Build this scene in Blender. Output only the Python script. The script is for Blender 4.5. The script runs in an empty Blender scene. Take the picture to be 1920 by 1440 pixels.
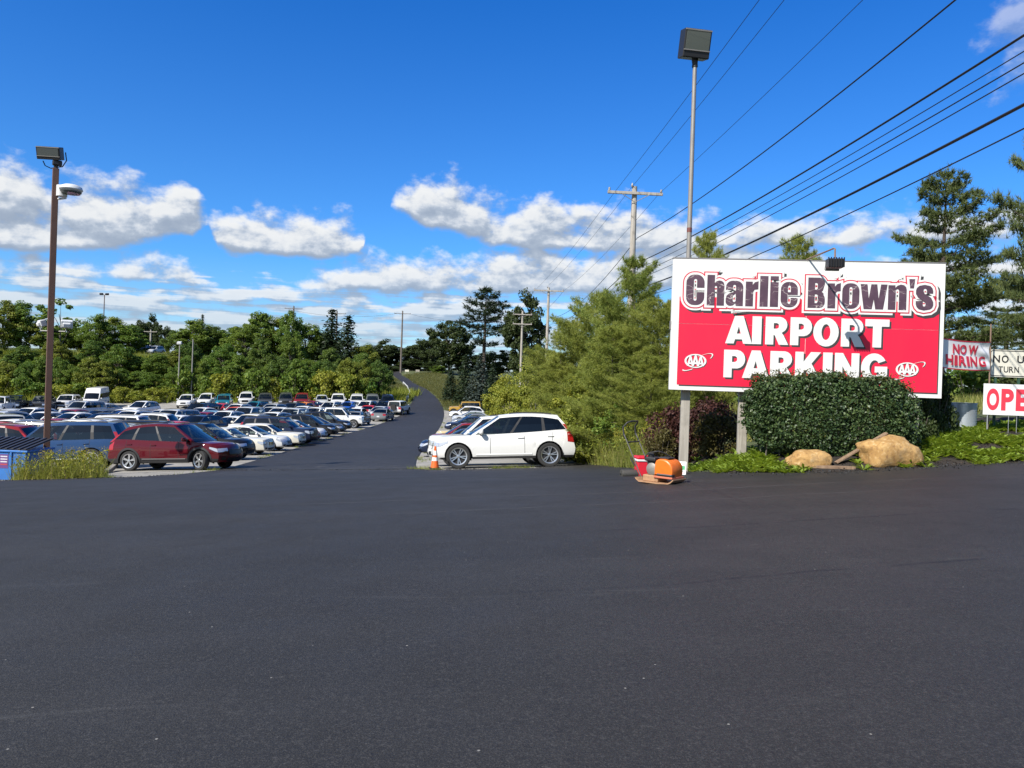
import bpy, bmesh, math, random
import numpy as np
from mathutils import Vector, Matrix

# ------------------------------------------------------------------ camera
S = bpy.context.scene
COL = S.collection
CAM_H = 1.55
ROLL = math.radians(1.9)
FOC = 1440.0                                   # focal length in pixels of the 1920 px wide photograph
cam_d = bpy.data.cameras.new('camera')
cam_d.sensor_width = 36.0
cam_d.lens = FOC / 1920 * 36
cam_d.clip_start = 0.1
cam_d.clip_end = 6000
cam = bpy.data.objects.new('camera', cam_d)
COL.objects.link(cam)
cam.matrix_world = Matrix.Translation((0, 0, CAM_H)) @ Matrix.Rotation(math.radians(90), 4, 'X') @ Matrix.Rotation(ROLL, 4, 'Z')
S.camera = cam

# ------------------------------------------------------------------ light
SUN_AZ = math.radians(41.5)                    # direction the light travels, measured from +Y towards +X
SUN_EL = math.radians(42)
trav = Vector((math.sin(SUN_AZ) * math.cos(SUN_EL), math.cos(SUN_AZ) * math.cos(SUN_EL), -math.sin(SUN_EL)))
sl = bpy.data.lights.new('sun', 'SUN')
sl.energy = 5.0
sl.angle = math.radians(0.53)
sl.color = (1.0, 0.95, 0.87)
sun = bpy.data.objects.new('sun', sl)
COL.objects.link(sun)
sun.rotation_euler = (-trav).to_track_quat('Z', 'Y').to_euler()
sun.location = (-20, -20, 40)

S.view_settings.view_transform = 'Standard'
S.view_settings.look = 'None'
S.view_settings.gamma = 1.0
S.view_settings.exposure = 0.48
S.view_settings.use_curve_mapping = False
try:
    S.cycles.max_bounces = 8
    S.cycles.transparent_max_bounces = 12
    S.cycles.diffuse_bounces = 3
    S.cycles.glossy_bounces = 3
    S.cycles.transmission_bounces = 4
    S.cycles.caustics_reflective = False
    S.cycles.caustics_refractive = False
    S.cycles.use_adaptive_sampling = True
    S.cycles.use_denoising = True
    S.cycles.sample_clamp_indirect = 6.0
except Exception:
    pass

CR, SR = math.cos(ROLL), math.sin(ROLL)

def ray(px, py):
    """direction (x, 1, z) through a pixel of the 1920x1440 photograph"""
    u, v = (px - 960) / FOC, (720 - py) / FOC
    return u * CR - v * SR, u * SR + v * CR

def at(px, py, depth):
    u, v = ray(px, py)
    return Vector((u * depth, depth, CAM_H + v * depth))

# ------------------------------------------------------------------ node helpers
class NT:
    def __init__(s, tree):
        s.t = tree
        s.n = tree.nodes
        s.l = tree.links
    def node(s, kind, **kw):
        n = s.n.new(kind)
        for k, v in kw.items():
            setattr(n, k, v)
        return n
    def put(s, sock, v):
        if isinstance(v, bpy.types.NodeSocket):
            s.l.new(v, sock)
        elif v is not None:
            sock.default_value = v
    def m(s, op, a, b=None, c=None, clamp=False):
        n = s.node('ShaderNodeMath', operation=op, use_clamp=clamp)
        s.put(n.inputs[0], a)
        if b is not None: s.put(n.inputs[1], b)
        if c is not None: s.put(n.inputs[2], c)
        return n.outputs[0]
    def ss(s, v, a, b, lo=0.0, hi=1.0):
        n = s.node('ShaderNodeMapRange', interpolation_type='SMOOTHSTEP')
        for i, x in enumerate((v, a, b, lo, hi)): s.put(n.inputs[i], x)
        return n.outputs[0]
    def mix(s, f, a, b, blend='MIX'):
        n = s.node('ShaderNodeMix', data_type='RGBA', blend_type=blend)
        s.put(n.inputs[0], f)
        for i, x in ((6, a), (7, b)):
            if isinstance(x, (tuple, list)) and len(x) == 3: x = (*x, 1)
            s.put(n.inputs[i], x)
        return n.outputs[2]
    def noise(s, vec, scale, detail=3, rough=0.55, dist=0.0, color=False):
        n = s.node('ShaderNodeTexNoise')
        if vec is not None: s.put(n.inputs['Vector'], vec)
        n.inputs['Scale'].default_value = scale
        n.inputs['Detail'].default_value = detail
        n.inputs['Roughness'].default_value = rough
        n.inputs['Distortion'].default_value = dist
        return n.outputs['Color' if color else 'Fac']
    def vor(s, vec, scale, feature='F1', out='Distance', rnd=1.0):
        n = s.node('ShaderNodeTexVoronoi', feature=feature)
        if vec is not None: s.put(n.inputs['Vector'], vec)
        n.inputs['Scale'].default_value = scale
        n.inputs['Randomness'].default_value = rnd
        return n.outputs[out]
    def ramp(s, f, stops):
        n = s.node('ShaderNodeValToRGB')
        r = n.color_ramp
        while len(r.elements) < len(stops): r.elements.new(0.5)
        for e, (p, c) in zip(r.elements, stops):
            e.position = p
            e.color = (*c, 1) if len(c) == 3 else c
        s.put(n.inputs[0], f)
        return n.outputs[0]
    def mapping(s, vec, scale=(1, 1, 1), rot=(0, 0, 0), loc=(0, 0, 0)):
        n = s.node('ShaderNodeMapping')
        s.put(n.inputs[0], vec)
        n.inputs['Location'].default_value = loc
        n.inputs['Rotation'].default_value = rot
        n.inputs['Scale'].default_value = scale
        return n.outputs[0]
    def pos(s):
        return s.node('ShaderNodeNewGeometry').outputs['Position']
    def objco(s):
        return s.node('ShaderNodeTexCoord').outputs['Object']
    def bump(s, h, strength=0.5, dist=0.02):
        n = s.node('ShaderNodeBump')
        n.inputs['Strength'].default_value = strength
        n.inputs['Distance'].default_value = dist
        s.put(n.inputs['Height'], h)
        return n.outputs[0]

# ------------------------------------------------------------------ sky with fair-weather clouds
W = bpy.data.worlds.new('World')
S.world = W
W.use_nodes = True
try:
    W.cycles.sampling_method = 'MANUAL'
    W.cycles.sample_map_resolution = 256
except Exception:
    pass
wt = NT(W.node_tree)
W.node_tree.nodes.clear()

def azel(px, py):
    u, v = ray(px, py)
    a = math.atan(u)
    return a, math.atan(v * math.cos(a))

# two decks of cumulus: along the view, x of the photograph with the height of the tops and of the flat bases
DECKS = [
    [(-260, 340, 470), (-100, 330, 470), (0, 306, 472), (55, 325, 472), (95, 348, 470), (140, 350, 470), (190, 356, 468), (240, 346, 463), (290, 352, 450), (340, 350, 446), (368, 358, 446), (388, 420, 415),
     (408, 410, 458), (440, 392, 472), (500, 408, 478), (560, 414, 482), (610, 410, 484), (650, 430, 478), (680, 446, 464), (704, 540, 360),
     (738, 360, 388), (770, 354, 404), (800, 346, 424), (850, 338, 432), (890, 362, 450), (950, 398, 464), (1000, 378, 466), (1060, 388, 470), (1120, 400, 472), (1170, 392, 474), (1230, 410, 472), (1285, 425, 465), (1310, 480, 420)],
    [(-260, 480, 520), (0, 476, 518), (60, 482, 516), (100, 512, 500), (130, 500, 514), (190, 500, 522), (235, 484, 526), (300, 500, 527), (352, 512, 524), (366, 535, 505),
     (535, 560, 520), (580, 512, 547), (650, 503, 548), (715, 486, 548), (790, 488, 548), (860, 498, 548), (925, 492, 550), (945, 474, 550), (1000, 470, 552), (1060, 482, 552), (1130, 480, 552), (1200, 448, 550), (1290, 442, 545), (1350, 452, 525), (1430, 456, 508), (1510, 464, 502), (1570, 510, 480), (1610, 484, 502), (1650, 498, 490), (1800, 480, 520)],
]
gt = bpy.data.node_groups.new('cloud_field', 'ShaderNodeTree')
gt.interface.new_socket('az', in_out='INPUT', socket_type='NodeSocketFloat')
gt.interface.new_socket('el', in_out='INPUT', socket_type='NodeSocketFloat')
gt.interface.new_socket('field', in_out='OUTPUT', socket_type='NodeSocketFloat')
g = NT(gt)
gi = g.node('NodeGroupInput')
go = g.node('NodeGroupOutput')
gaz, gel = gi.outputs[0], gi.outputs[1]
def noise2(x, y, scale, detail, rough):
    c = g.node('ShaderNodeCombineXYZ')
    g.put(c.inputs[0], x); g.put(c.inputs[1], y)
    n = g.node('ShaderNodeTexNoise', noise_dimensions='2D')
    g.put(n.inputs['Vector'], c.outputs[0])
    n.inputs['Scale'].default_value = scale; n.inputs['Detail'].default_value = detail; n.inputs['Roughness'].default_value = rough
    return n.outputs['Fac']
el17 = g.m('MULTIPLY', gel, 1.6)
fine = noise2(gaz, el17, 21, 6, 0.56)
best = None
for deck in DECKS:
    stops = []
    for (x, yt, yb) in deck:
        a_, et = azel(x, yt); _, eb = azel(x, yb)
        stops.append(((a_ + 0.72) / 1.44, (et / 0.5, eb / 0.5, 0.0)))
    stops = [st for st in stops if 0 <= st[0] <= 1][:32]
    rp = g.ramp(g.m('MULTIPLY_ADD', gaz, 1 / 1.44, 0.5), stops)
    sp_ = g.node('ShaderNodeSeparateColor'); g.put(sp_.inputs[0], rp)
    up = g.m('MULTIPLY', g.m('MULTIPLY_ADD', sp_.outputs[0], 0.5, g.m('MULTIPLY', gel, -1.0)), 34.0)
    dn = g.m('MULTIPLY', g.m('MULTIPLY_ADD', sp_.outputs[1], -0.5, gel), 110.0)
    d = g.m('MINIMUM', g.m('SMOOTH_MIN', up, dn, 0.5), 0.9)
    best = d if best is None else g.m('MAXIMUM', best, d)
inview = g.ss(g.m('ABSOLUTE', gaz), 0.70, 0.64)
best = g.m('MULTIPLY_ADD', g.m('ADD', g.m('MAXIMUM', best, -2.4), 2.4), inview, -2.4)
# a torn cloud high on the right
a0, e0 = azel(1912, 62)
da = g.m('MULTIPLY_ADD', gaz, 1 / 0.035, -a0 / 0.035)
de = g.m('MULTIPLY_ADD', gel, 1 / 0.045, -e0 / 0.045)
best = g.m('MAXIMUM', best, g.m('SUBTRACT', 0.75, g.m('SQRT', g.m('MULTIPLY_ADD', da, da, g.m('MULTIPLY', de, de)))))
# rows of small flat clouds towards the horizon, all the way round
rows = noise2(g.m('MULTIPLY', gaz, 6.0), g.m('MULTIPLY', g.m('LOGARITHM', g.m('MAXIMUM', g.m('ADD', gel, 0.035), 0.004), 2.718), 8.5), 1.15, 3, 0.55)
band = g.m('MULTIPLY', g.ss(gel, -0.02, 0.012), g.ss(gel, 0.10, 0.15, 1, 0))
rowf = g.m('MULTIPLY_ADD', g.m('SUBTRACT', rows, 0.42), 4.2, g.m('MULTIPLY_ADD', band, 2.6, -2.6))
# scattered cumulus outside the view, as in it
scat = noise2(g.m('MULTIPLY', gaz, 2.4), g.m('MULTIPLY', gel, 7.0), 1.6, 1, 0.5)
away = g.ss(g.m('ABSOLUTE', gaz), 0.62, 0.72)
scf = g.m('MULTIPLY_ADD', g.m('SUBTRACT', scat, 0.53), 7.0, g.m('MULTIPLY_ADD', g.m('MULTIPLY', away, g.m('MULTIPLY', g.ss(gel, 0.08, 0.12), g.ss(gel, 0.22, 0.40, 1, 0))), 2.6, -2.6))
best = g.m('MAXIMUM', g.m('SMOOTH_MAX', best, rowf, 0.2), scf)
g.put(go.inputs[0], g.m('MULTIPLY_ADD', g.m('SUBTRACT', fine, 0.5), 2.9, g.m('ADD', best, 0.22)))

tc = wt.node('ShaderNodeTexCoord').outputs['Generated']
sx = wt.node('ShaderNodeSeparateXYZ')
wt.put(sx.inputs[0], tc)
az = wt.m('ARCTAN2', sx.outputs[0], sx.outputs[1])
el = wt.m('ARCSINE', sx.outputs[2])
def field(a, e):
    n = wt.node('ShaderNodeGroup'); n.node_tree = gt
    wt.put(n.inputs[0], a); wt.put(n.inputs[1], e)
    return n.outputs[0]
f0 = field(az, el)
fup = field(wt.m('ADD', az, -0.004), wt.m('ADD', el, 0.012))
dens = wt.ss(f0, -0.30, 0.80)
lit = wt.m('SUBTRACT', f0, fup)
lit = wt.ss(lit, -0.70, 0.85)
thick = wt.ss(f0, 0.1, 1.4)
ccol = wt.ramp(lit, [(0.0, (0.33, 0.40, 0.51)), (0.38, (0.44, 0.51, 0.61)), (0.66, (0.66, 0.71, 0.78)), (1.0, (0.97, 0.97, 0.95))])
ccol = wt.mix(wt.m('MULTIPLY', thick, 0.22), ccol, (0.52, 0.58, 0.67))
# far clouds near the horizon are bluer and flatter
ccol = wt.mix(wt.ss(el, 0.02, 0.13, 0.55, 0.0), ccol, (0.42, 0.54, 0.70))
dens = wt.m('MULTIPLY', dens, wt.ss(el, -0.01, 0.03))
dens = wt.m('MULTIPLY', dens, wt.ss(el, 0.05, 0.16, 0.80, 0.96))
# the thin high wisps at the top are faint
dens = wt.m('MULTIPLY', dens, wt.ss(el, 0.26, 0.36, 1.0, 0.42))

sky = wt.node('ShaderNodeTexSky', sky_type='NISHITA')
sky.sun_disc = False
sky.sun_elevation = SUN_EL
sky.sun_rotation = math.atan2(-trav.x, -trav.y)
sky.altitude = 300
sky.air_density = 1.0
sky.dust_density = 0.3
sky.ozone_density = 3.0
SKY_STRENGTH = 0.09
ramp_ = wt.ramp(wt.m('MULTIPLY', wt.m('MAXIMUM', el, 0.0), 1.9), [(0.0, (0.88, 1.02, 1.16)), (0.28, (0.38, 0.88, 1.42)), (0.95, (0.11, 0.70, 1.50))])
# the sky is whiter on the side of the sun, deep blue away from it
dt = wt.node('ShaderNodeVectorMath', operation='DOT_PRODUCT')
wt.put(dt.inputs[0], tc); dt.inputs[1].default_value = tuple(-trav)
ramp_ = wt.mix(wt.ss(dt.outputs['Value'], 0.05, 0.75), ramp_, (0.95, 1.0, 1.0))
tint = wt.mix(1.0, sky.outputs[0], ramp_, 'MULTIPLY')
cl = wt.mix(1.0, ccol, (0.72 / SKY_STRENGTH,) * 3, 'MULTIPLY')
fin = wt.mix(dens, tint, cl)
bg = wt.node('ShaderNodeBackground')
bg.inputs['Strength'].default_value = SKY_STRENGTH
wt.put(bg.inputs['Color'], fin)
wo = wt.node('ShaderNodeOutputWorld')
wt.l.new(bg.outputs[0], wo.inputs[0])

# ------------------------------------------------------------------ small helpers
def lin(c):
    return c / 12.92 if c <= 0.04045 else ((c + 0.055) / 1.055) ** 2.4

def hx(h):
    h = h.lstrip('#')
    return tuple(lin(int(h[i:i + 2], 16) / 255) for i in (0, 2, 4))

def sstep(x, a, b):
    t = max(0.0, min(1.0, (x - a) / (b - a)))
    return t * t * (3 - 2 * t)

def interp(x, pts):
    if x <= pts[0][0]: return pts[0][1]
    for (x0, y0), (x1, y1) in zip(pts, pts[1:]):
        if x <= x1:
            return y0 + (y1 - y0) * (x - x0) / (x1 - x0)
    return pts[-1][1]

def tag(o, label=None, cat=None, group=None, kind=None):
    if label: o['label'] = label
    if cat: o['category'] = cat
    if group: o['group'] = group
    if kind: o['kind'] = kind
    return o

def empty(name, loc=(0, 0, 0), rz=0.0, label=None, cat=None, group=None):
    o = bpy.data.objects.new(name, None)
    o.empty_display_size = 0.2
    COL.objects.link(o)
    o.location = loc
    o.rotation_euler = (0, 0, rz)
    return tag(o, label, cat, group)

def link_mesh(name, me, parent=None):
    o = bpy.data.objects.new(name, me)
    COL.objects.link(o)
    if parent is not None: o.parent = parent
    return o

MATS = {}
def mat(name, color=(0.5, 0.5, 0.5), rough=0.5, metal=0.0, coat=0.0, spec=0.5, emit=None):
    if name in MATS: return MATS[name]
    m = bpy.data.materials.new(name)
    m.use_nodes = True
    b = m.node_tree.nodes['Principled BSDF']
    b.inputs['Base Color'].default_value = (*color, 1)
    b.inputs['Roughness'].default_value = rough
    b.inputs['Metallic'].default_value = metal
    b.inputs['Coat Weight'].default_value = coat
    b.inputs['Specular IOR Level'].default_value = spec
    MATS[name] = m
    return m

def nmat(name):
    """a fresh material with its node helper and principled shader"""
    m = bpy.data.materials.new(name)
    m.use_nodes = True
    MATS[name] = m
    return m, NT(m.node_tree), m.node_tree.nodes['Principled BSDF']

def worn(name, color, rough=0.6, metal=0.0, amount=0.35, scale=6.0, dark=0.5, bump=0.1, fine=60):
    """painted or raw surface with blotchy wear and a little relief"""
    if name in MATS: return MATS[name]
    m, t, b = nmat(name)
    p = t.objco()
    n1 = t.noise(p, scale, 5, 0.6)
    n2 = t.noise(p, fine, 3, 0.6)
    c = t.mix(t.m('MULTIPLY', t.ss(n1, 0.42, 0.7), amount), color, tuple(x * dark for x in color))
    c = t.mix(t.m('MULTIPLY', n2, amount * 0.6), c, tuple(min(1, x * 1.25) for x in color))
    t.put(b.inputs['Base Color'], c)
    t.put(b.inputs['Roughness'], t.m('MULTIPLY_ADD', n1, 0.25, rough - 0.12))
    b.inputs['Metallic'].default_value = metal
    t.put(b.inputs['Normal'], t.bump(n2, bump, 0.01))
    return m

class MB:
    """collects shapes; build() links them as one mesh object"""
    def __init__(s):
        s.v, s.f, s.mi = [], [], []
    def add(s, vs, fs, mi=0):
        k = len(s.v)
        s.v.extend([tuple(p) for p in vs])
        for f in fs:
            s.f.append([k + i for i in f]); s.mi.append(mi)
        return s
    def box(s, c, d, rot=None, mi=0, taper=1.0):
        hx_, hy, hz = d[0] / 2, d[1] / 2, d[2] / 2
        vs = []
        for z, t in ((-hz, 1.0), (hz, taper)):
            for x, y in ((-hx_, -hy), (hx_, -hy), (hx_, hy), (-hx_, hy)):
                vs.append(Vector((x * t, y * t, z)))
        if rot is not None: vs = [rot @ v for v in vs]
        c = Vector(c)
        return s.add([v + c for v in vs], [(3, 2, 1, 0), (4, 5, 6, 7), (0, 1, 5, 4), (1, 2, 6, 5), (2, 3, 7, 6), (3, 0, 4, 7)], mi)
    def bbox(s, c, d, bev=0.01, rot=None, mi=0):
        """box with chamfered edges"""
        bm = bmesh.new()
        bmesh.ops.create_cube(bm, size=1)
        for v in bm.verts: v.co = Vector((v.co.x * d[0], v.co.y * d[1], v.co.z * d[2]))
        bmesh.ops.bevel(bm, geom=list(bm.edges), offset=bev, segments=2, affect='EDGES', profile=0.5)
        bm.verts.index_update()
        c = Vector(c)
        vs = [((rot @ v.co) if rot is not None else v.co) + c for v in bm.verts]
        fs = [[v.index for v in f.verts] for f in bm.faces]
        bm.free()
        return s.add(vs, fs, mi)
    def tube(s, path, rad, n=8, mi=0, caps=True, ring=None):
        path = [Vector(p) for p in path]
        if not hasattr(rad, '__len__'): rad = [rad] * len(path)
        vs, fs = [], []
        up = None
        for i, p in enumerate(path):
            if i == 0: d = path[1] - p
            elif i == len(path) - 1: d = p - path[-2]
            else: d = (path[i + 1] - path[i - 1])
            d = d.normalized() if d.length > 1e-9 else Vector((0, 0, 1))
            if up is None:
                up = Vector((0, 0, 1)) if abs(d.z) < 0.9 else Vector((1, 0, 0))
            a = d.cross(up)
            a = a.normalized() if a.length > 1e-6 else Vector((1, 0, 0))
            b = a.cross(d).normalized()
            up = b
            for k in range(n):
                t = 2 * math.pi * k / n
                vs.append(p + (a * math.cos(t) + b * math.sin(t)) * rad[i])
        for i in range(len(path) - 1):
            for k in range(n):
                k2 = (k + 1) % n
                fs.append((i * n + k, i * n + k2, (i + 1) * n + k2, (i + 1) * n + k))
        if caps:
            fs.append(tuple(reversed(range(n))))
            fs.append(tuple((len(path) - 1) * n + k for k in range(n)))
        return s.add(vs, fs, mi)
    def lathe(s, prof, n=20, c=(0, 0, 0), axis='z', mi=0, capa=True, capb=True):
        """prof: (radius, height) pairs"""
        vs, fs = [], []
        for r, h in prof:
            for k in range(n):
                t = 2 * math.pi * k / n
                x, y = r * math.cos(t), r * math.sin(t)
                p = (x, y, h) if axis == 'z' else ((h, x, y) if axis == 'x' else (y, h, x))
                vs.append((p[0] + c[0], p[1] + c[1], p[2] + c[2]))
        for i in range(len(prof) - 1):
            for k in range(n):
                k2 = (k + 1) % n
                fs.append((i * n + k, i * n + k2, (i + 1) * n + k2, (i + 1) * n + k))
        if capa: fs.append(tuple(reversed(range(n))))
        if capb: fs.append(tuple((len(prof) - 1) * n + k for k in range(n)))
        return s.add(vs, fs, mi)
    def grid(s, fn, us, ws, mi=0, flip=False):
        vs = [fn(u, w) for u in us for w in ws]
        m = len(ws)
        fs = []
        for i in range(len(us) - 1):
            for j in range(m - 1):
                q = (i * m + j, (i + 1) * m + j, (i + 1) * m + j + 1, i * m + j + 1)
                fs.append(tuple(reversed(q)) if flip else q)
        return s.add(vs, fs, mi)
    def poly(s, pts, mi=0):
        return s.add(pts, [tuple(range(len(pts)))], mi)
    def mesh(s, name, mats, smooth=None):
        me = bpy.data.meshes.new(name)
        me.from_pydata(s.v, [], s.f)
        if not isinstance(mats, (list, tuple)): mats = [mats]
        for m in mats: me.materials.append(m)
        if len(mats) > 1: me.polygons.foreach_set('material_index', s.mi)
        if smooth is not None:
            me.polygons.foreach_set('use_smooth', [True] * len(s.f))
            me.set_sharp_from_angle(angle=math.radians(smooth))
        me.update()
        return me
    def build(s, name, mats, parent=None, smooth=None):
        return link_mesh(name, s.mesh(name, mats, smooth), parent)

def lerp(a, b, t): return a + (b - a) * t
def frange(a, b, n): return [a + (b - a) * i / (n - 1) for i in range(n)]

def copy_tree(o, parent=None):
    c = o.copy()
    COL.objects.link(c)
    c.parent = parent
    for ch in KIDS.get(o.name, ()):
        copy_tree(ch, c)
    return c
KIDS = {}

# ------------------------------------------------------------------ terrain
F_Y = [(-60, 0), (7, 0), (11, -0.06), (13, -0.16), (16, -0.38), (21, -0.85), (24, -1.10), (28, -1.42), (32, -1.72), (40, -2.25), (50, -2.70), (60, -2.95), (75, -3.10), (92, -3.12), (106, -2.85),
       (114, -2.2), (125, -1.2), (145, -0.1), (160, 0.6), (175, 1.5), (190, 2.5), (230, 4.2), (300, 5.2), (3000, 6.0)]
ROAD_X = [(-60, -2), (24, -2), (32, -4.0), (45, -6.0), (65, -8.3), (88, -10.8), (110, -13.0), (125, -15.5), (160, -24), (190, -35), (230, -62), (300, -110), (3000, -300)]

def road_x(y): return interp(y, ROAD_X)

def smooth_f(y):
    h = 1.2 if y < 40 else 4.0
    return (interp(y - h, F_Y) + 2 * interp(y, F_Y) + interp(y + h, F_Y)) / 4

def G(x, y):
    slope = interp(y, [(-60, 0.055), (20, 0.055), (28, 0.048), (35, 0.034), (50, 0.015), (60, 0.008), (100, 0.008), (130, 0.0)])
    xs = max(-90.0, min(32.0, x))
    if x > 0: slope_t = slope * xs if y < 40 else (0.055 * (1 - sstep(y, 40, 100))) * xs
    else: slope_t = slope * xs
    k = lerp(1.0, 0.15, sstep(x, 2.2, 9.5)) if y < 34 else lerp(1.0, lerp(0.15, 0.45, sstep(y, 34, 70)), sstep(x, lerp(2.2, 0.0, sstep(y, 34, 60)), lerp(9.5, 14, sstep(y, 34, 60))))
    f = smooth_f(y)
    if f < 0: f *= k
    z = slope_t + f
    rx = road_x(y)
    # wooded bank behind and left of the lot, verge on the right of the lane
    if y > 100:
        y0 = max(102.0, min(119.0, 105 + 0.30 * (x + 58)))
        z += 4.7 * sstep(y, y0, y0 + 32) * sstep(rx - 5 - x, 0, 16) * (1 - 0.65 * sstep(y, 165, 240))
        z += 1.1 * sstep(y, 102, 128) * sstep(x - rx - 3.5, 0, 10)
    z += BED(x, y)
    return z

def bed_edge(x):
    """y of the asphalt edge in front of the planted bed"""
    return interp(x, BED_EDGE)

BED_EDGE = [(1.5, 14.2), (2.6, 13.2), (3.3, 12.9), (4.5, 12.6), (6, 12.45), (8, 12.7), (12, 13.0), (30, 14.2)]
def BED(x, y):
    if y < 11 or y > 60: return 0.0
    e = bed_edge(x)
    d = y - e
    a = 0.34 * sstep(d, 0.0, 1.9) * sstep(x, 3.2, 4.6) * (1 - sstep(y, 26, 45))
    a += 0.38 * sstep(d, 1.0, 4.5) * sstep(x, 7.0, 9.0) * (1 - 0.5 * sstep(y, 26, 45))
    return a

def ground_at(px, py, lift=0.0):
    """the point of the ground seen at a pixel"""
    u, v = ray(px, py)
    d, step = 2.0, 0.25
    while d < 900:
        if CAM_H + v * d <= G(u * d, d) + lift:
            lo, hi = d - step, d
            for _ in range(20):
                mid = (lo + hi) / 2
                if CAM_H + v * mid <= G(u * mid, mid) + lift: hi = mid
                else: lo = mid
            return Vector((u * hi, hi, G(u * hi, hi) + lift))
        step = 0.25 if d < 60 else 0.8
        d += step
    return Vector((u * d, d, G(u * d, d)))

# ------------------------------------------------------------------ ground materials
def m_asphalt():
    m, t, b = nmat('fresh_asphalt')
    p = t.pos()
    big = t.noise(p, 0.16, 4, 0.55)
    mid = t.noise(p, 1.7, 4, 0.6)
    # lanes of the paver run across the apron
    lane = t.noise(t.mapping(p, scale=(0.10, 1.1, 1), rot=(0, 0, 0.12)), 1.0, 3, 0.5)
    grain = t.noise(p, 95, 2, 0.7)
    stone = t.vor(p, 120)
    spot = t.vor(p, 4.6)
    chip = t.vor(p, 42)
    c = t.mix(t.ss(big, 0.35, 0.68), (0.0225, 0.0212, 0.0196), (0.0315, 0.0296, 0.0274))
    c = t.mix(t.m('MULTIPLY', t.ss(lane, 0.45, 0.7), 0.5), c, (0.036, 0.0338, 0.0315))
    c = t.mix(t.m('MULTIPLY', t.ss(mid, 0.4, 0.75), 0.35), c, (0.015, 0.0142, 0.0135))
    c = t.mix(t.m('MULTIPLY', t.ss(grain, 0.45, 0.8), 0.75), c, (0.072, 0.069, 0.066))
    g2 = t.noise(p, 38, 2, 0.7)
    c = t.mix(t.m('MULTIPLY', t.ss(g2, 0.54, 0.74), 0.34), c, (0.080, 0.076, 0.072))
    c = t.mix(t.m('MULTIPLY', t.ss(g2, 0.46, 0.3), 0.4), c, (0.010, 0.010, 0.012))
    c = t.mix(t.ss(stone, 0.10, 0.0, 0, 0.55), c, (0.12, 0.12, 0.12))
    # dusty tyre scuffs
    scuff = t.noise(t.mapping(p, scale=(0.5, 3.0, 1), rot=(0, 0, -0.25)), 0.8, 6, 0.72, 1.2)
    c = t.mix(t.m('MULTIPLY', t.ss(scuff, 0.58, 0.80), 0.36), c, (0.10, 0.096, 0.09))
    # dust tracked out of the car park at the mouth of the lane
    dm = t.node('ShaderNodeVectorMath', operation='DISTANCE'); t.put(dm.inputs[0], t.mapping(p, scale=(0.8, 1, 0))); dm.inputs[1].default_value = (-4.4, 26.0, 0)
    dust = t.noise(t.mapping(p, scale=(0.7, 0.9, 1), rot=(0, 0, 0.6)), 1.3, 6, 0.72, 2.0)
    c = t.mix(t.m('MULTIPLY', t.m('MULTIPLY', t.ss(dust, 0.50, 0.72), t.ss(dm.outputs['Value'], 8.0, 2.0)), 0.5), c, (0.15, 0.14, 0.125))
    # stray pale crumbs of stone
    c = t.mix(t.m('MULTIPLY', t.ss(spot, 0.034, 0.018), 0.65), c, (0.42, 0.40, 0.36))
    c = t.mix(t.m('MULTIPLY', t.m('MULTIPLY', t.ss(chip, 0.10, 0.05), t.ss(t.noise(p, 2.3, 2), 0.56, 0.7)), 0.7), c, (0.24, 0.23, 0.22))
    # the roller seams
    sp = t.node('ShaderNodeSeparateXYZ'); t.put(sp.inputs[0], p)
    wob = t.m('MULTIPLY', t.m('SUBTRACT', t.noise(p, 0.35, 3), 0.5), 0.5)
    for y0, k, w, dk, x0, x1 in ((8.15, 0.16, 0.045, 0.62, 0.3, 9.0), (6.0, 0.19, 0.04, 0.6, -0.5, 6.0), (11.2, 0.13, 0.03, 0.48, -3.5, 14.0), (14.6, 0.05, 0.035, 0.48, -9.5, 3.0), (10.0, 0.16, 0.03, 0.42, -2.0, 7.0), (4.35, 0.10, 0.03, 0.4, -6.0, -1.0)):
        d = t.m('ABSOLUTE', t.m('SUBTRACT', t.m('SUBTRACT', sp.outputs[1], t.m('MULTIPLY', sp.outputs[0], k)), t.m('ADD', wob, y0 - 0.55)))
        f = t.m('MULTIPLY', t.ss(d, w, w * 0.2), t.m('MULTIPLY', t.ss(sp.outputs[0], x0, x0 + 1.5), t.ss(sp.outputs[0], x1 - 2.0, x1, 1, 0)))
        f = t.m('MULTIPLY', f, t.ss(mid, 0.35, 0.6))
        c = t.mix(t.m('MULTIPLY', f, dk), c, (0.010, 0.010, 0.012) if dk > 0.5 else (0.10, 0.098, 0.095))
    t.put(b.inputs['Base Color'], c)
    t.put(b.inputs['Roughness'], t.m('MULTIPLY_ADD', mid, 0.2, 0.52))
    b.inputs['Specular IOR Level'].default_value = 0.28
    h = t.m('ADD', t.m('MULTIPLY', stone, 0.8), t.m('MULTIPLY', grain, 0.7))
    t.put(b.inputs['Normal'], t.bump(h, 0.55, 0.006))
    return m

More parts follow.
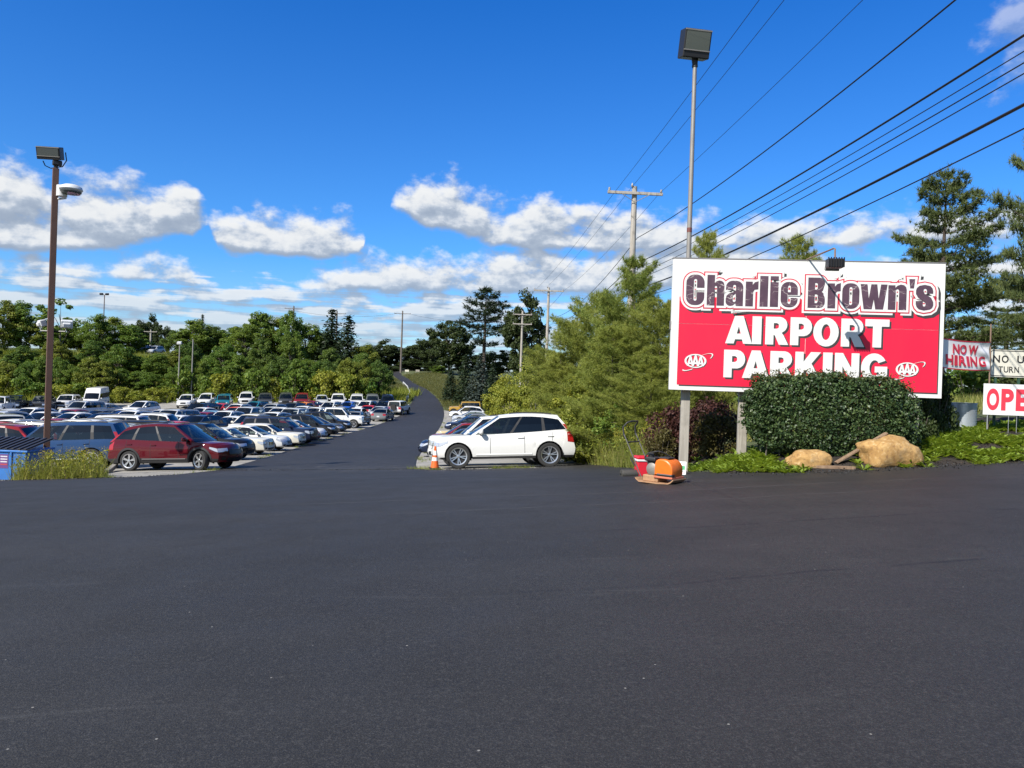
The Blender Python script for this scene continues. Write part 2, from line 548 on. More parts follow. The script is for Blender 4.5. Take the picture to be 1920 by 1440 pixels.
def m_gravel():
    m, t, b = nmat('worn_pavement')
    p = t.pos()
    n1 = t.noise(p, 0.5, 5, 0.6)
    n2 = t.noise(p, 45, 3, 0.7)
    v = t.vor(p, 38)
    c = t.mix(t.ss(n1, 0.35, 0.68), (0.27, 0.255, 0.225), (0.36, 0.34, 0.305))
    c = t.mix(t.ss(n2, 0.4, 0.75, 0, 0.6), c, (0.22, 0.21, 0.19))
    c = t.mix(t.ss(v, 0.22, 0.0, 0, 0.35), c, (0.55, 0.53, 0.49))
    crack = t.vor(t.mapping(p, scale=(1, 1, 0)), 0.35, 'DISTANCE_TO_EDGE')
    c = t.mix(t.m('MULTIPLY', t.ss(crack, 0.02, 0.005), 0.5), c, (0.13, 0.12, 0.10))
    t.put(b.inputs['Base Color'], c)
    b.inputs['Roughness'].default_value = 0.92
    t.put(b.inputs['Normal'], t.bump(n2, 0.5, 0.012))
    return m

def m_soil():
    m, t, b = nmat('grassy_earth')
    p = t.pos()
    n1 = t.noise(p, 0.25, 5, 0.6)
    n2 = t.noise(p, 6, 5, 0.7)
    c = t.mix(t.ss(n1, 0.35, 0.65), (0.045, 0.065, 0.02), (0.085, 0.105, 0.035))
    c = t.mix(t.ss(n2, 0.45, 0.75, 0, 0.7), c, (0.16, 0.14, 0.07))
    c = t.mix(t.ss(n2, 0.5, 0.25, 0, 0.6), c, (0.03, 0.045, 0.016))
    t.put(b.inputs['Base Color'], c)
    b.inputs['Roughness'].default_value = 0.95
    t.put(b.inputs['Normal'], t.bump(n2, 0.7, 0.08))
    return m

def m_mulch():
    m, t, b = nmat('dark_mulch')
    p = t.pos()
    n1 = t.noise(p, 2.0, 5, 0.65)
    n2 = t.noise(t.mapping(p, scale=(1, 1, 1)), 55, 4, 0.7, 1.5)
    c = t.mix(t.ss(n1, 0.35, 0.7), (0.018, 0.015, 0.013), (0.042, 0.032, 0.025))
    c = t.mix(t.ss(n2, 0.5, 0.75, 0, 0.8), c, (0.10, 0.075, 0.055))
    t.put(b.inputs['Base Color'], c)
    b.inputs['Roughness'].default_value = 0.95
    t.put(b.inputs['Normal'], t.bump(n2, 0.9, 0.03))
    return m

M_ASPH, M_GRAV, M_SOIL, M_MULCH = m_asphalt(), m_gravel(), m_soil(), m_mulch()

# ------------------------------------------------------------------ the ground, out to the horizon
def axis(parts):
    out = []
    for a, b, st in parts:
        x = a
        while x < b - 1e-6:
            out.append(x); x += st
    out.append(parts[-1][1])
    return out
gx = axis([(-2600, -400, 220), (-400, -160, 26), (-160, -90, 5), (-90, 36, 1.0), (36, 80, 4), (80, 400, 26), (400, 2600, 220)])
gy = axis([(-80, -4, 8), (-4, 40, 1.0), (40, 125, 1.5), (125, 210, 3.0), (210, 400, 14), (400, 3200, 220)])
mb = MB()
mb.grid(lambda y, x: (x, y, G(x, y)), gy, gx, flip=True)
tag(mb.build('ground', M_SOIL, smooth=60), kind='structure')

LIFT_A, LIFT_G = 0.055, 0.026
def catmull(pts, n):
    pts = [Vector(p) for p in pts]
    out = []
    for i in range(len(pts) - 1):
        p0, p1, p2, p3 = pts[max(i - 1, 0)], pts[i], pts[i + 1], pts[min(i + 2, len(pts) - 1)]
        for k in range(n):
            t = k / n
            out.append(0.5 * ((2 * p1) + (p2 - p0) * t + (2 * p0 - 5 * p1 + 4 * p2 - p3) * t * t + (3 * p1 - p0 - 3 * p2 + p3) * t ** 3))
    out.append(pts[-1])
    return out

rnd = random.Random(11)
LEFT_PX = [(405, 885), (470, 868), (545, 845), (610, 826), (680, 806), (740, 785), (764, 766), (776, 745), (768, 730), (755, 718), (738, 705)]
RIGHT_PX = [(785, 883), (779, 871), (787, 853), (806, 826), (822, 806), (831, 787), (832, 771), (824, 753), (808, 737), (788, 722), (752, 703.5)]
roadL = catmull([ground_at(*p) for p in LEFT_PX], 7)
roadR = catmull([ground_at(*p) for p in RIGHT_PX], 7)
# the lane goes on round the bend beyond what can be seen
for _ in range(6):
    dl = (roadL[-1] - roadL[-4]).normalized(); dl.z = 0
    roadL.append(roadL[-1] + dl * 8); roadR.append(roadL[-1] + Vector((3.5, 2.6, 0)))

EDGE_PX = [(0, 905), (90, 903), (180, 900), (250, 898), (330, 893)]
EDGE_R = [(800, 885), (900, 883), (1000, 881), (1062, 876), (1085, 873), (1130, 876), (1172, 881), (1230, 886), (1290, 890), (1360, 893), (1450, 893), (1540, 892), (1620, 889), (1700, 884), (1800, 879), (1919, 873)]
edge = [Vector((-75, 17.5, 0)), Vector((-40, 19.3, 0)), Vector((-22, 20.2, 0))]
edge += [ground_at(*p) for p in EDGE_PX] + [roadL[0].copy(), roadR[0].copy()] + [ground_at(*p) for p in EDGE_R] + [Vector((16, 13.6, 0)), Vector((45, 15.5, 0))]
ep = [(p.x, p.y) for p in edge]
for (a, b) in zip(ep, ep[1:]):
    assert b[0] > a[0], (a, b)
cols = sorted(set([p[0] for p in ep] + [x * 0.45 for x in range(-60, 60)] + [-70, -60, -50, -45, -35, -30, 30, 36, 40]))
cols = [c for c in cols if -75 <= c <= 45]
mb = MB()
NR = 60
def apron(c, r):
    i, k = int(c), int(r)
    x = cols[i]
    ye = interp(x, ep)
    if not (roadL[0].x - 0.01 <= x <= roadR[0].x + 0.01): ye += rnd.uniform(-0.05, 0.05)
    y = lerp(-40, ye, 1 - (1 - k / NR) ** 2.2) if k < NR else ye
    return (x, y, G(x, y) + LIFT_A)
mb.grid(apron, range(len(cols)), range(NR + 1))
tag(mb.build('asphalt_apron', M_ASPH, smooth=60), kind='structure')
mb = MB()
# raw, slightly crumbled lip of the new surface
for part in ([x for x in cols if x <= roadL[0].x + 1e-6], [x for x in cols if x >= roadR[0].x - 1e-6]):
    lip = [(x, interp(x, ep)) for x in part]
    mb.grid(lambda i, k: (lip[i][0], lip[i][1] + 0.06 * k, G(lip[i][0], lip[i][1]) + LIFT_A - 0.004 - 0.07 * k), range(len(lip)), range(2))
tag(mb.build('asphalt_edge', M_ASPH), kind='structure')
mb = MB()
NW = 9
def lane(i, k):
    p = roadL[i].lerp(roadR[i], k / (NW - 1))
    return (p.x, p.y, G(p.x, p.y) + LIFT_A)
mb.grid(lane, range(len(roadL)), range(NW), flip=True)
tag(mb.build('asphalt_lane', M_ASPH, smooth=60), kind='structure')

# old pavement of the car park on the left of the lane
def road_left_x(y):
    return interp(y, [(p.y, p.x) for p in roadL[:60] if True])
rl = sorted([(p.y, p.x) for p in roadL])
rr = sorted([(p.y, p.x) for p in roadR])
mb = MB()
lot_y = axis([(20.6, 60, 1.2), (60, 120, 2.0)])
def lot(i, k):
    y = lot_y[i]
    xr = interp(y, rl) + 0.6 if y > 25.3 else interp(y, [(20.6, -10.2), (25.3, -9.2)])
    if y > 99: xr = lerp(xr, -21.0, sstep(y, 99, 108))
    x = lerp(-100, xr, 1 - (1 - k / 44) ** 1.5)
    return (x, y, G(x, y) + LIFT_G)
mb.grid(lot, range(len(lot_y)), range(45), flip=True)
tag(mb.build('parking_lot_pavement', M_GRAV, smooth=60), kind='structure')
mb = MB()
pad_y = axis([(23.0, 110, 1.2)])
def pad(i, k):
    y = pad_y[i]
    xl = interp(y, rr) - 0.5 if y > 24 else -2.9
    xr = interp(y, [(23, 3.6), (28, 3.0), (40, 1.9), (60, 0.2), (80, -2.0), (97, -4.4), (105, -6.2), (110, interp(110, rr) + 0.3)])
    x = lerp(xl, xr, k / 10)
    return (x, y, G(x, y) + LIFT_G)
mb.grid(pad, range(len(pad_y)), range(11), flip=True)
tag(mb.build('parking_strip_pavement', M_GRAV, smooth=60), kind='structure')

# planted bed of dark mulch under the billboard
mb = MB()
bxs = frange(2.75, 17, 58)
def bed(i, k):
    x = bxs[i]
    e = interp(x, ep) + 0.02
    y = e + (0.0 + 3.2 * sstep(x, 2.6, 4.2)) * k / 16 + (0.03 * math.sin(x * 9) if k == 16 else 0)
    return (x, y, G(x, y) + 0.03 + rnd.uniform(-0.008, 0.012))
mb.grid(bed, range(len(bxs)), range(17))
tag(mb.build('mulch_bed', M_MULCH, smooth=60), kind='structure')

# ------------------------------------------------------------------ lettering
def arc(cx, cy, rx, ry, a0, a1, n=7):
    return [(cx + rx * math.cos(math.radians(lerp(a0, a1, i / (n - 1)))), cy + ry * math.sin(math.radians(lerp(a0, a1, i / (n - 1))))) for i in range(n)]

def rrect(x0, y0, x1, y1, r):
    return arc(x1 - r, y1 - r, r, r, 0, 90, 6) + arc(x0 + r, y1 - r, r, r, 90, 180, 6) + arc(x0 + r, y0 + r, r, r, 180, 270, 6) + arc(x1 - r, y0 + r, r, r, 270, 360, 6)

FAT = {  # condensed heavy lower case: height in sign pixels above the base line
 'C': [arc(20, 42, 15, 15, 0, 90) + arc(15, 42, 15, 15, 90, 180) + arc(15, 15, 15, 15, 180, 270) + arc(20, 15, 15, 15, 270, 360) + [(35, 24), (20.5, 24)] + arc(17.5, 11, 3, 3, 0, -180) + arc(17.5, 46, 3, 3, 180, 0) + [(20.5, 32.5), (35, 32.5)]],
 'h': [[(0, 0), (0, 57), (14.5, 57), (14.5, 42)] + [(18, 45.5), (23, 47), (28, 46), (31.5, 43), (33, 38), (33, 0), (19, 0), (19, 34)] + [(18.3, 36), (16.7, 37), (15.2, 36), (14.5, 34), (14.5, 0)]],
 'a': [[(33, 0), (33, 35)] + arc(19, 35, 14, 12, 10, 90) + arc(13, 35, 13, 12, 90, 180) + [(0, 29.5), (13.5, 29.5), (13.5, 37), (14.5, 39), (16.3, 39.5), (18.2, 39), (19, 37), (19, 29), (15, 26), (6, 23), (1.5, 19), (0, 13), (0, 9)] + arc(9, 8, 9, 8, 190, 270) + [(14, 1), (18.5, 5), (19.5, 0)], [(13.5, 9), (13.5, 19), (19, 23), (19, 9), (16.2, 7)]],
 'r': [[(0, 0), (0, 46), (13, 46), (13, 40), (17, 45), (24, 47), (24, 32), (17, 31), (14.5, 27), (14.5, 0)]],
 'l': [[(0, 0), (0, 57), (15.5, 57), (15.5, 0)]],
 'i': [[(0, 0), (0, 46), (15.5, 46), (15.5, 0)], [(0, 50), (0, 57), (15.5, 57), (15.5, 50)]],
 'e': [arc(18, 33, 14, 14, 0, 90) + arc(14, 33, 14, 14, 90, 180) + arc(14, 14, 14, 14, 180, 270) + arc(18, 14, 14, 14, 270, 360) + [(32, 17.5), (18.7, 17.5)] + arc(16, 9, 2.7, 2.7, 0, -180) + [(13.3, 23), (32, 23)], [(13.3, 28), (13.3, 38), (14.5, 40), (16, 40.5), (17.6, 40), (18.7, 38), (18.7, 28)]],
 'B': [[(0, 0), (0, 56), (20, 56)] + arc(21, 45.5, 10.5, 10.5, 85, -30) + [(28, 32), (25.5, 30), (29, 27.5)] + arc(21.5, 16, 10.5, 12, 40, 0) + arc(21.5, 10.5, 10.5, 10.5, 0, -90), [(13, 34), (13, 46), (16.5, 46), (18, 44), (18, 36), (16.5, 34)], [(13, 9), (13, 25), (16.8, 25), (18.4, 23), (18.4, 11), (16.8, 9)]],
 'o': [rrect(0, 0, 32, 47, 14), rrect(13.3, 7, 18.7, 40, 2.6)],
 'w': [[(0, 46), (13, 46), (16, 20), (20, 46), (31, 46), (34.3, 20), (38, 46), (50, 46), (43, 0), (28.5, 0), (25.2, 18), (22, 0), (7, 0)]],
 'n': [[(0, 0), (0, 45), (13, 45), (13, 40.5), (17, 44.5), (23, 46.5), (29, 45.5), (32.8, 42), (34, 37), (34, 0), (20, 0), (20, 35), (18.8, 37.2), (17, 38), (15.2, 37.2), (14, 35), (14, 0)]],
 "'": [[(0, 57), (11, 57), (9, 40), (2, 40)]],
 's': [[(20, 31), (31.5, 31), (31.5, 36), (30, 41), (26, 45), (16, 47), (6, 45), (1.5, 41), (0, 37), (0, 30), (4, 23.5), (16.5, 15.5), (18.3, 11.5), (17.5, 8), (15.5, 7.3), (13.5, 8), (13, 11), (13, 17), (0, 17), (0, 11), (2, 6), (6, 2), (15, 0), (26, 1.8), (30.5, 5), (32.3, 10), (32, 16), (28, 23.5), (15.5, 31), (13.7, 36), (14.5, 39), (16.5, 39.8), (18.8, 39), (20, 36)]],
}
CAPS = {
 'A': [[(0, 0), (17, 51), (33, 51), (50, 0), (34, 0), (31.5, 8), (18, 8), (15.5, 0)], [(20.7, 18), (29, 18), (24.8, 33)]],
 'I': [[(0, 0), (0, 51), (17, 51), (17, 0)]],
 'R': [[(0, 0), (0, 51), (24, 51)] + arc(26, 36.5, 14.5, 14.5, 85, -60, 8) + [(30, 22), (34, 17), (43, 0), (26, 0), (18, 17), (15, 18.5), (15, 0)], [(15, 29), (15, 40), (21, 40), (24.5, 38.5), (25.5, 34.5), (24.5, 30.5), (21, 29)]],
 'P': [[(0, 0), (0, 51), (23, 51)] + arc(24, 34, 16, 17, 85, -85, 9) + [(15, 17), (15, 0)], [(15, 28.5), (15, 40), (21, 40), (24.5, 38), (25.5, 34.3), (24.5, 30.5), (21, 28.5)]],
 'O': [arc(23.5, 25.5, 23.5, 26.5, 0, 345, 24), arc(23.5, 25.5, 8.6, 15, 0, 337.5, 16)],
 'T': [[(0, 51), (44, 51), (44, 38.5), (29.8, 38.5), (29.8, 0), (14.3, 0), (14.3, 38.5), (0, 38.5)]],
 'K': [[(0, 0), (0, 51), (15, 51), (15, 32), (29, 51), (47, 51), (30, 30), (48, 0), (29, 0), (19.5, 19), (15, 14), (15, 0)]],
 'N': [[(0, 0), (0, 51), (14.5, 51), (31, 23), (31, 51), (45, 51), (45, 0), (30.5, 0), (14, 28), (14, 0)]],
 'G': [arc(24, 25.5, 24, 26.5, 32, 300, 20) + [(42, 2.5), (48, 7), (48, 28), (25.5, 28), (25.5, 17.5), (33.5, 17.5), (33.5, 13)] + arc(25, 25.5, 10, 14.5, 300, 62, 12) + [(32, 35)]],
}

def flat_glyph(loops, ox, oz, kx, kz, grow=0.0, y=0.0):
    """filled outline in the x-z plane facing -y; grow widens the stroke. returns (verts, faces)"""
    cu = bpy.data.curves.new('tmp', 'CURVE')
    cu.dimensions = '2D'; cu.fill_mode = 'BOTH'
    cu.offset = grow
    for lp in loops:
        sp = cu.splines.new('POLY')
        sp.points.add(len(lp) - 1)
        for p, (a, b2) in zip(sp.points, lp):
            p.co = (ox + a * kx, oz + b2 * kz, 0, 1)
        sp.use_cyclic_u = True
    return curve_faces(cu, y)

def curve_faces(cu, y=0.0):
    ob = bpy.data.objects.new('tmp', cu)
    COL.objects.link(ob)
    bpy.context.view_layer.update()
    me = bpy.data.meshes.new_from_object(ob.evaluated_get(bpy.context.evaluated_depsgraph_get()))
    vs = [(v.co.x, y, v.co.y) for v in me.vertices]
    fs = [tuple(p.vertices) for p in me.polygons if abs(p.normal.z) > 0.5]
    fs = [f if me.polygons[0].normal.z > 0 else tuple(reversed(f)) for f in fs]
    bpy.data.meshes.remove(me)
    bpy.data.objects.remove(ob)
    bpy.data.curves.remove(cu)
    return vs, fs

def text_faces(txt, size, bold=0.0, xs=1.0, y=0.0, align='CENTER', space=1.0):
    cu = bpy.data.curves.new('tmp', 'FONT')
    cu.body = txt; cu.size = size; cu.offset = bold; cu.align_x = align; cu.space_character = space
    cu.fill_mode = 'BOTH'
    vs, fs = curve_faces(cu, y)
    return [(v[0] * xs, v[1], v[2]) for v in vs], fs

def sun_faded(name, col, amt=0.12, scale=3.0, rough=0.5, streak=True):
    """flat sign paint with faint streaks and fading"""
    if name in MATS: return MATS[name]
    m, t, b = nmat(name)
    p = t.objco()
    n = t.noise(t.mapping(p, scale=(1, 1, 0.25) if streak else (1, 1, 1)), scale, 5, 0.65)
    c = t.mix(t.m('MULTIPLY', t.ss(n, 0.4, 0.75), amt), col, tuple(min(1, x * 0.72 + 0.02) for x in col))
    t.put(b.inputs['Base Color'], c)
    b.inputs['Roughness'].default_value = rough
    return m

S_WHITE = sun_faded('sign_white', (0.76, 0.76, 0.73), 0.30)
S_RED = sun_faded('sign_red', (0.80, 0.010, 0.050), 0.30)
S_RED2 = sun_faded('sign_outline_red', (0.58, 0.025, 0.06), 0.1)
S_DARK = sun_faded('sign_shadow_grey', (0.045, 0.042, 0.043), 0.1)
S_CREAM = sun_faded('sign_cream', (0.78, 0.66, 0.46), 0.1)
S_POST = None

def m_crackle():
    """plum vinyl with pale curling cracks"""
    m, t, b = nmat('sign_plum')
    p = t.objco()
    w = t.node('ShaderNodeVectorMath', operation='MULTIPLY_ADD')
    t.put(w.inputs[0], t.noise(p, 3.0, 3, 0.6, color=True)); w.inputs[1].default_value = (0.5, 0.5, 0.35); t.put(w.inputs[2], p)
    v = t.vor(t.mapping(w.outputs[0], scale=(1.6, 1, 5.0)), 1.25, 'DISTANCE_TO_EDGE')
    f = t.m('MULTIPLY', t.ss(v, 0.018, 0.006), t.ss(t.noise(p, 2.5, 2), 0.45, 0.6))
    c = t.mix(t.ss(t.noise(p, 5, 4), 0.35, 0.7), (0.075, 0.040, 0.062), (0.105, 0.058, 0.085))
    c = t.mix(t.m('MULTIPLY', f, 0.8), c, (0.55, 0.48, 0.46))
    t.put(b.inputs['Base Color'], c); b.inputs['Roughness'].default_value = 0.5
    return m
S_PLUM = m_crackle()

def m_wood(name, c1, c2, scale=1.0):
    m, t, b = nmat(name)
    p = t.objco()
    gr = t.noise(t.mapping(p, scale=(14, 14, 0.7)), scale, 5, 0.65, 0.6)
    n = t.noise(p, 3, 4)
    c = t.mix(t.ss(gr, 0.3, 0.7), c1, c2)
    c = t.mix(t.m('MULTIPLY', t.ss(n, 0.5, 0.75), 0.5), c, tuple(x * 0.55 for x in c1))
    crack = t.noise(t.mapping(p, scale=(26, 26, 0.5)), scale, 2, 0.5)
    c = t.mix(t.ss(crack, 0.36, 0.30, 0, 0.7), c, tuple(x * 0.25 for x in c1))
    t.put(b.inputs['Base Color'], c)
    b.inputs['Roughness'].default_value = 0.9
    t.put(b.inputs['Normal'], t.bump(gr, 0.4, 0.01))
    return m
W_POST = m_wood('weathered_post', (0.30, 0.275, 0.235), (0.42, 0.39, 0.34))
W_POLE = m_wood('utility_pole_wood', (0.30, 0.27, 0.23), (0.44, 0.41, 0.37))
W_POLED = m_wood('utility_pole_wood_dark', (0.12, 0.10, 0.085), (0.19, 0.165, 0.145))
W_PLANK = m_wood('old_plank', (0.19, 0.12, 0.075), (0.29, 0.20, 0.13))

# ------------------------------------------------------------------ the billboard
SA, SB_ = Vector((2.97, 14.5, 0)), Vector((7.89, 14.1, 0))
SYAW = math.atan2(SB_.y - SA.y, SB_.x - SA.x)
SW, SZ0, SZ1 = (SB_ - SA).length, 1.545, 4.02
KX, KZ = SW / 511, (SZ1 - SZ0) / 246
bill = empty('billboard', (SA.x, SA.y, 0), SYAW, 'large white and red billboard on wooden posts behind the clipped hedge', 'billboard')
def sx_(u): return u * KX
def sz_(v): return SZ1 - v * KZ
US, VS = 255.5, 121.5
b = MB(); b.bbox((SW / 2, 0.092, (SZ0 + SZ1) / 2), (SW - 0.01, 0.176, SZ1 - SZ0 - 0.01), 0.002); b.build('backing_frame', S_WHITE, bill)
for i in range(2):
    for j in range(2):
        x0, x1 = (0, sx_(US) - 0.003) if i == 0 else (sx_(US) + 0.003, SW)
        z0, z1 = (sz_(VS) + 0.003, SZ1) if j == 0 else (SZ0, sz_(VS) - 0.003)
        b = MB(); b.bbox(((x0 + x1) / 2, 0.04, (z0 + z1) / 2), (x1 - x0, 0.078, z1 - z0), 0.003); b.build('panel', S_WHITE, bill)
        # the red field painted on this panel, and the dark edge to its right and below
        u0, u1 = (14, US - 0.4) if i == 0 else (US + 0.4, 501.5)
        v0, v1 = (71, VS - 0.35) if j == 0 else (VS + 0.35, 236)
        b = MB(); b.poly([(sx_(u0), -0.003, sz_(v1)), (sx_(u1), -0.003, sz_(v1)), (sx_(u1), -0.003, sz_(v0)), (sx_(u0), -0.003, sz_(v0))]); b.build('red_field', S_RED, bill)
b = MB()
for (u0, v0, u1, v1) in ((501.5, 76, 503.6, 238.5), (18, 236, 501.5, 238.5)):
    b.poly([(sx_(u0), -0.0025, sz_(v1)), (sx_(u1), -0.0025, sz_(v1)), (sx_(u1), -0.0025, sz_(v0)), (sx_(u0), -0.0025, sz_(v0))])
b.build('field_shadow', S_DARK, bill)
b = MB()
for c in ((SW / 2, 0.045, SZ1 + 0.012, SW + 0.02, 0.10, 0.02),):
    b.box(c[:3], c[3:])
b.build('cap_flashing', mat('dull_metal', (0.30, 0.28, 0.27), 0.5, 0.6), bill)
b = MB(); b.bbox((-0.012, 0.06, sz_(125)), (0.022, 0.09, 0.16), 0.004); b.build('side_latch', mat('dull_metal'), bill)

def letter(loops, u, base_v, layers, idx, kxs=1.0):
    """layers: (material index, growth in px, du, dv)"""
    b = MB()
    for li, (mi, grow, du, dv) in enumerate(layers):
        lps = loops
        if grow > 2 and loops is FAT['w']: lps = [[(0, 46), (50, 46), (43, 0), (7, 0)]]
        vs, fs = flat_glyph(lps, sx_(u + du), sz_(base_v + dv), KX * kxs, KZ, grow * KX, -0.005 - 0.0035 * li - 0.0002 * idx)
        b.add(vs, fs, mi)
    return b.build('letter', [S_DARK, S_WHITE, S_RED2, S_CREAM, S_PLUM], bill)
BIG = [('C', 26), ('h', 66), ('a', 102), ('r', 139.5), ('l', 166.5), ('i', 186), ('e', 206), ('B', 257), ('r', 294), ('o', 321), ('w', 354.5), ('n', 406), ("'", 444), ('s', 457)]
for i, (ch, u) in enumerate(BIG):
    letter(FAT[ch], u, 86.5, [(0, 10.2, 4.5, 4.5), (1, 10.2, 0, 0), (2, 6.5, 0, 0), (1, 4.3, 0, 0), (4, 0.0, 0, 0)], i)
for i, (ch, u) in enumerate((('A', 104.5), ('I', 155), ('R', 180), ('P', 227), ('O', 270), ('R', 322), ('T', 366.5))):
    letter(CAPS[ch], u, 156, [(0, 0.4, 3.6, 3.4), (1, 0.3, 0, 0)], i)
for i, (ch, u) in enumerate((('P', 103), ('A', 138.5), ('R', 191), ('K', 238), ('I', 290), ('N', 312), ('G', 361))):
    letter(CAPS[ch], u, 219.5, [(0, 0.4, 3.6, 3.4), (1, 0.3, 0, 0)], i)

def oval_badge(uc, vc):
    b = MB()
    for li, (mi, du, dv) in enumerate(((0, 1.3, 1.3), (1, 0, 0))):
        y = -0.005 - 0.0035 * li
        def P_(u, v): return (sx_(uc + u + du), y, sz_(vc - v + dv))
        # oval ring
        n = 36
        for i in range(n):
            a0, a1 = 2 * math.pi * i / n, 2 * math.pi * (i + 1) / n
            b.poly([P_(21 * math.cos(a0), 13 * math.sin(a0)), P_(21 * math.cos(a1), 13 * math.sin(a1)), P_(17.2 * math.cos(a1), 11 * math.sin(a1)), P_(17.2 * math.cos(a0), 11 * math.sin(a0))], mi)
        # swoosh: a slanted thin ellipse, open where it passes in front
        def W_(a, r):
            x, y2 = 33 * math.cos(a) * r, 8.6 * math.sin(a) * r
            t = math.radians(28)
            return P_(4 + x * math.cos(t) - y2 * math.sin(t), -2.0 + x * math.sin(t) + y2 * math.cos(t))
        n = 40
        for i in range(n):
            a0, a1 = 2 * math.pi * i / n, 2 * math.pi * (i + 1) / n
            d = math.degrees(a0) % 360
            if 72 < d < 176 or 235 < d < 318: continue
            th = lambda d_: 0.86 + 0.10 * abs(math.sin(math.radians(d_) / 2 + 0.8))
            b.poly([W_(a0, 1), W_(a1, 1), W_(a1, th(math.degrees(a1))), W_(a0, th(math.degrees(a0)))], mi)
        for k in range(3):
            vs, fs = flat_glyph([[(0, 0), (5.0, 20), (8.4, 20), (13.4, 0), (9.6, 0), (8.8, 3.6), (4.6, 3.6), (3.8, 0)], [(5.4, 7), (8.0, 7), (6.7, 13.2)]], sx_(uc - 16.4 + 9.8 * k + du), sz_(vc + 9.4 + dv), KX, KZ * (0.9 if k != 1 else 1.0), 0, y - 0.0008 * (k + 1))
            b.add(vs, fs, mi)
    return b.build('oval_badge', [S_DARK, S_WHITE], bill)
oval_badge(48.5, 191); oval_badge(446, 195)
for x in (0.34, 1.42, 3.6, 4.55):
    gz = G(SA.x + x * math.cos(SYAW), SA.y + x * math.sin(SYAW))
    b = MB(); b.bbox((x, 0.24, (gz - 0.3 + SZ0 + 1.2) / 2), (0.165, 0.12, SZ0 + 1.2 - gz + 0.3), 0.008); b.build('post', W_POST, bill)

# lamp on an arm over the billboard
M_LAMPB = mat('lamp_black', (0.018, 0.018, 0.02), 0.45)
M_RUST = worn('rusty_pipe', (0.24, 0.16, 0.11), 0.7, 0.2, 0.6, 20)
sn_, cs__ = math.sin(SYAW), math.cos(SYAW)
def sgn(x, y, z): return Vector((SA.x + x * cs__ - y * sn_, SA.y + x * sn_ + y * cs__, z))
lp = empty('sign_floodlight', sgn(2.47, 0.06, SZ1), SYAW, 'black finned floodlight on a bent pipe over the billboard', 'floodlight')
b = MB(); b.tube([(0, 0.03, -0.25), (0, 0.0, 0.04), (0.12, -1.13, 0.05), (0.125, -1.17, 0.03), (0.125, -1.18, -0.12)], 0.016, 8); b.build('arm', M_RUST, lp)
b = MB()
b.bbox((0.125, -1.17, -0.22), (0.27, 0.17, 0.16), 0.02)
b.build('housing', M_LAMPB, lp)
for i in range(7):
    b = MB(); b.box((0.125 - 0.13 + 0.043 * i, -1.265, -0.21), (0.012, 0.035, 0.17)); b.build('cooling_fin', M_LAMPB, lp)
b = MB(); b.bbox((0.125, -1.05, -0.26), (0.24, 0.07, 0.13), 0.01, Matrix.Rotation(0.5, 3, 'X')); b.build('lens', mat('lamp_glass', (0.22, 0.24, 0.24), 0.12, 0.2, 1.0), lp)

# ------------------------------------------------------------------ smaller signs on the right
def signpost(name, label, px0, py0, px1, py1, depth, board_mat, cat='sign', rnd_=0.0, thick=0.012, yaw=0.0):
    a, c = at(px0, py0, depth), at(px1, py1, depth)
    w, h = c.x - a.x, a.z - c.z
    o = empty(name, (a.x, depth, c.z), yaw, label, cat)
    b = MB()
    if rnd_ > 0:
        pts = rrect(0, 0, w, h, rnd_)
        b.poly([(p[0], 0, p[1]) for p in reversed(pts)] if False else [(p[0], 0, p[1]) for p in pts])
        n = len(pts)
        b.add([(p[0], 0, p[1]) for p in pts] + [(p[0], thick, p[1]) for p in pts], [(i, n + i, n + (i + 1) % n, (i + 1) % n) for i in range(n)] + [tuple(range(2 * n - 1, n - 1, -1))])
    else:
        b.bbox((w / 2, thick / 2, h / 2), (w, thick, h), 0.002)
    b.build('board', board_mat, o)
    return o, w, h
S_PALE = sun_faded('road_sign_cream', (0.72, 0.69, 0.58), 0.15)
S_BLACK = mat('sign_black', (0.012, 0.012, 0.013), 0.5)
S_TXTRED = sun_faded('sign_text_red', (0.62, 0.025, 0.055), 0.2)
S_PLAST = sun_faded('sign_plastic_white', (0.80, 0.80, 0.80), 0.08)
P_GREEN = worn('green_steel_post', (0.035, 0.09, 0.055), 0.6, 0.1)
CW = {'I': 0.42, 'W': 1.35, ' ': 0.75}
def put_text(o, txt, cx, cz, height, width, material, bold, y=-0.003, gap=0.16, warp=None):
    tot = sum(CW.get(c, 1.0) for c in txt) + gap * (len(txt) - 1)
    k = width / tot
    x = cx - width / 2
    for i, c in enumerate(txt):
        wd = CW.get(c, 1.0) * k
        if c != ' ':
            vs, fs = text_faces(c, 1.0, bold, 1.0, 0)
            xs = [v[0] for v in vs]; zs = [v[2] for v in vs]
            x0, x1, z0, z1 = min(xs), max(xs), min(zs), max(zs)
            out = [(x + (v[0] - x0) / (x1 - x0) * wd, y - 0.0002 * i, cz + ((v[2] - z0) / (z1 - z0) - 0.5) * height) for v in vs]
            if warp: out = [warp(*p) for p in out]
            b = MB(); b.add(out, fs); b.build('letter', material, o)
        x += wd + gap * k

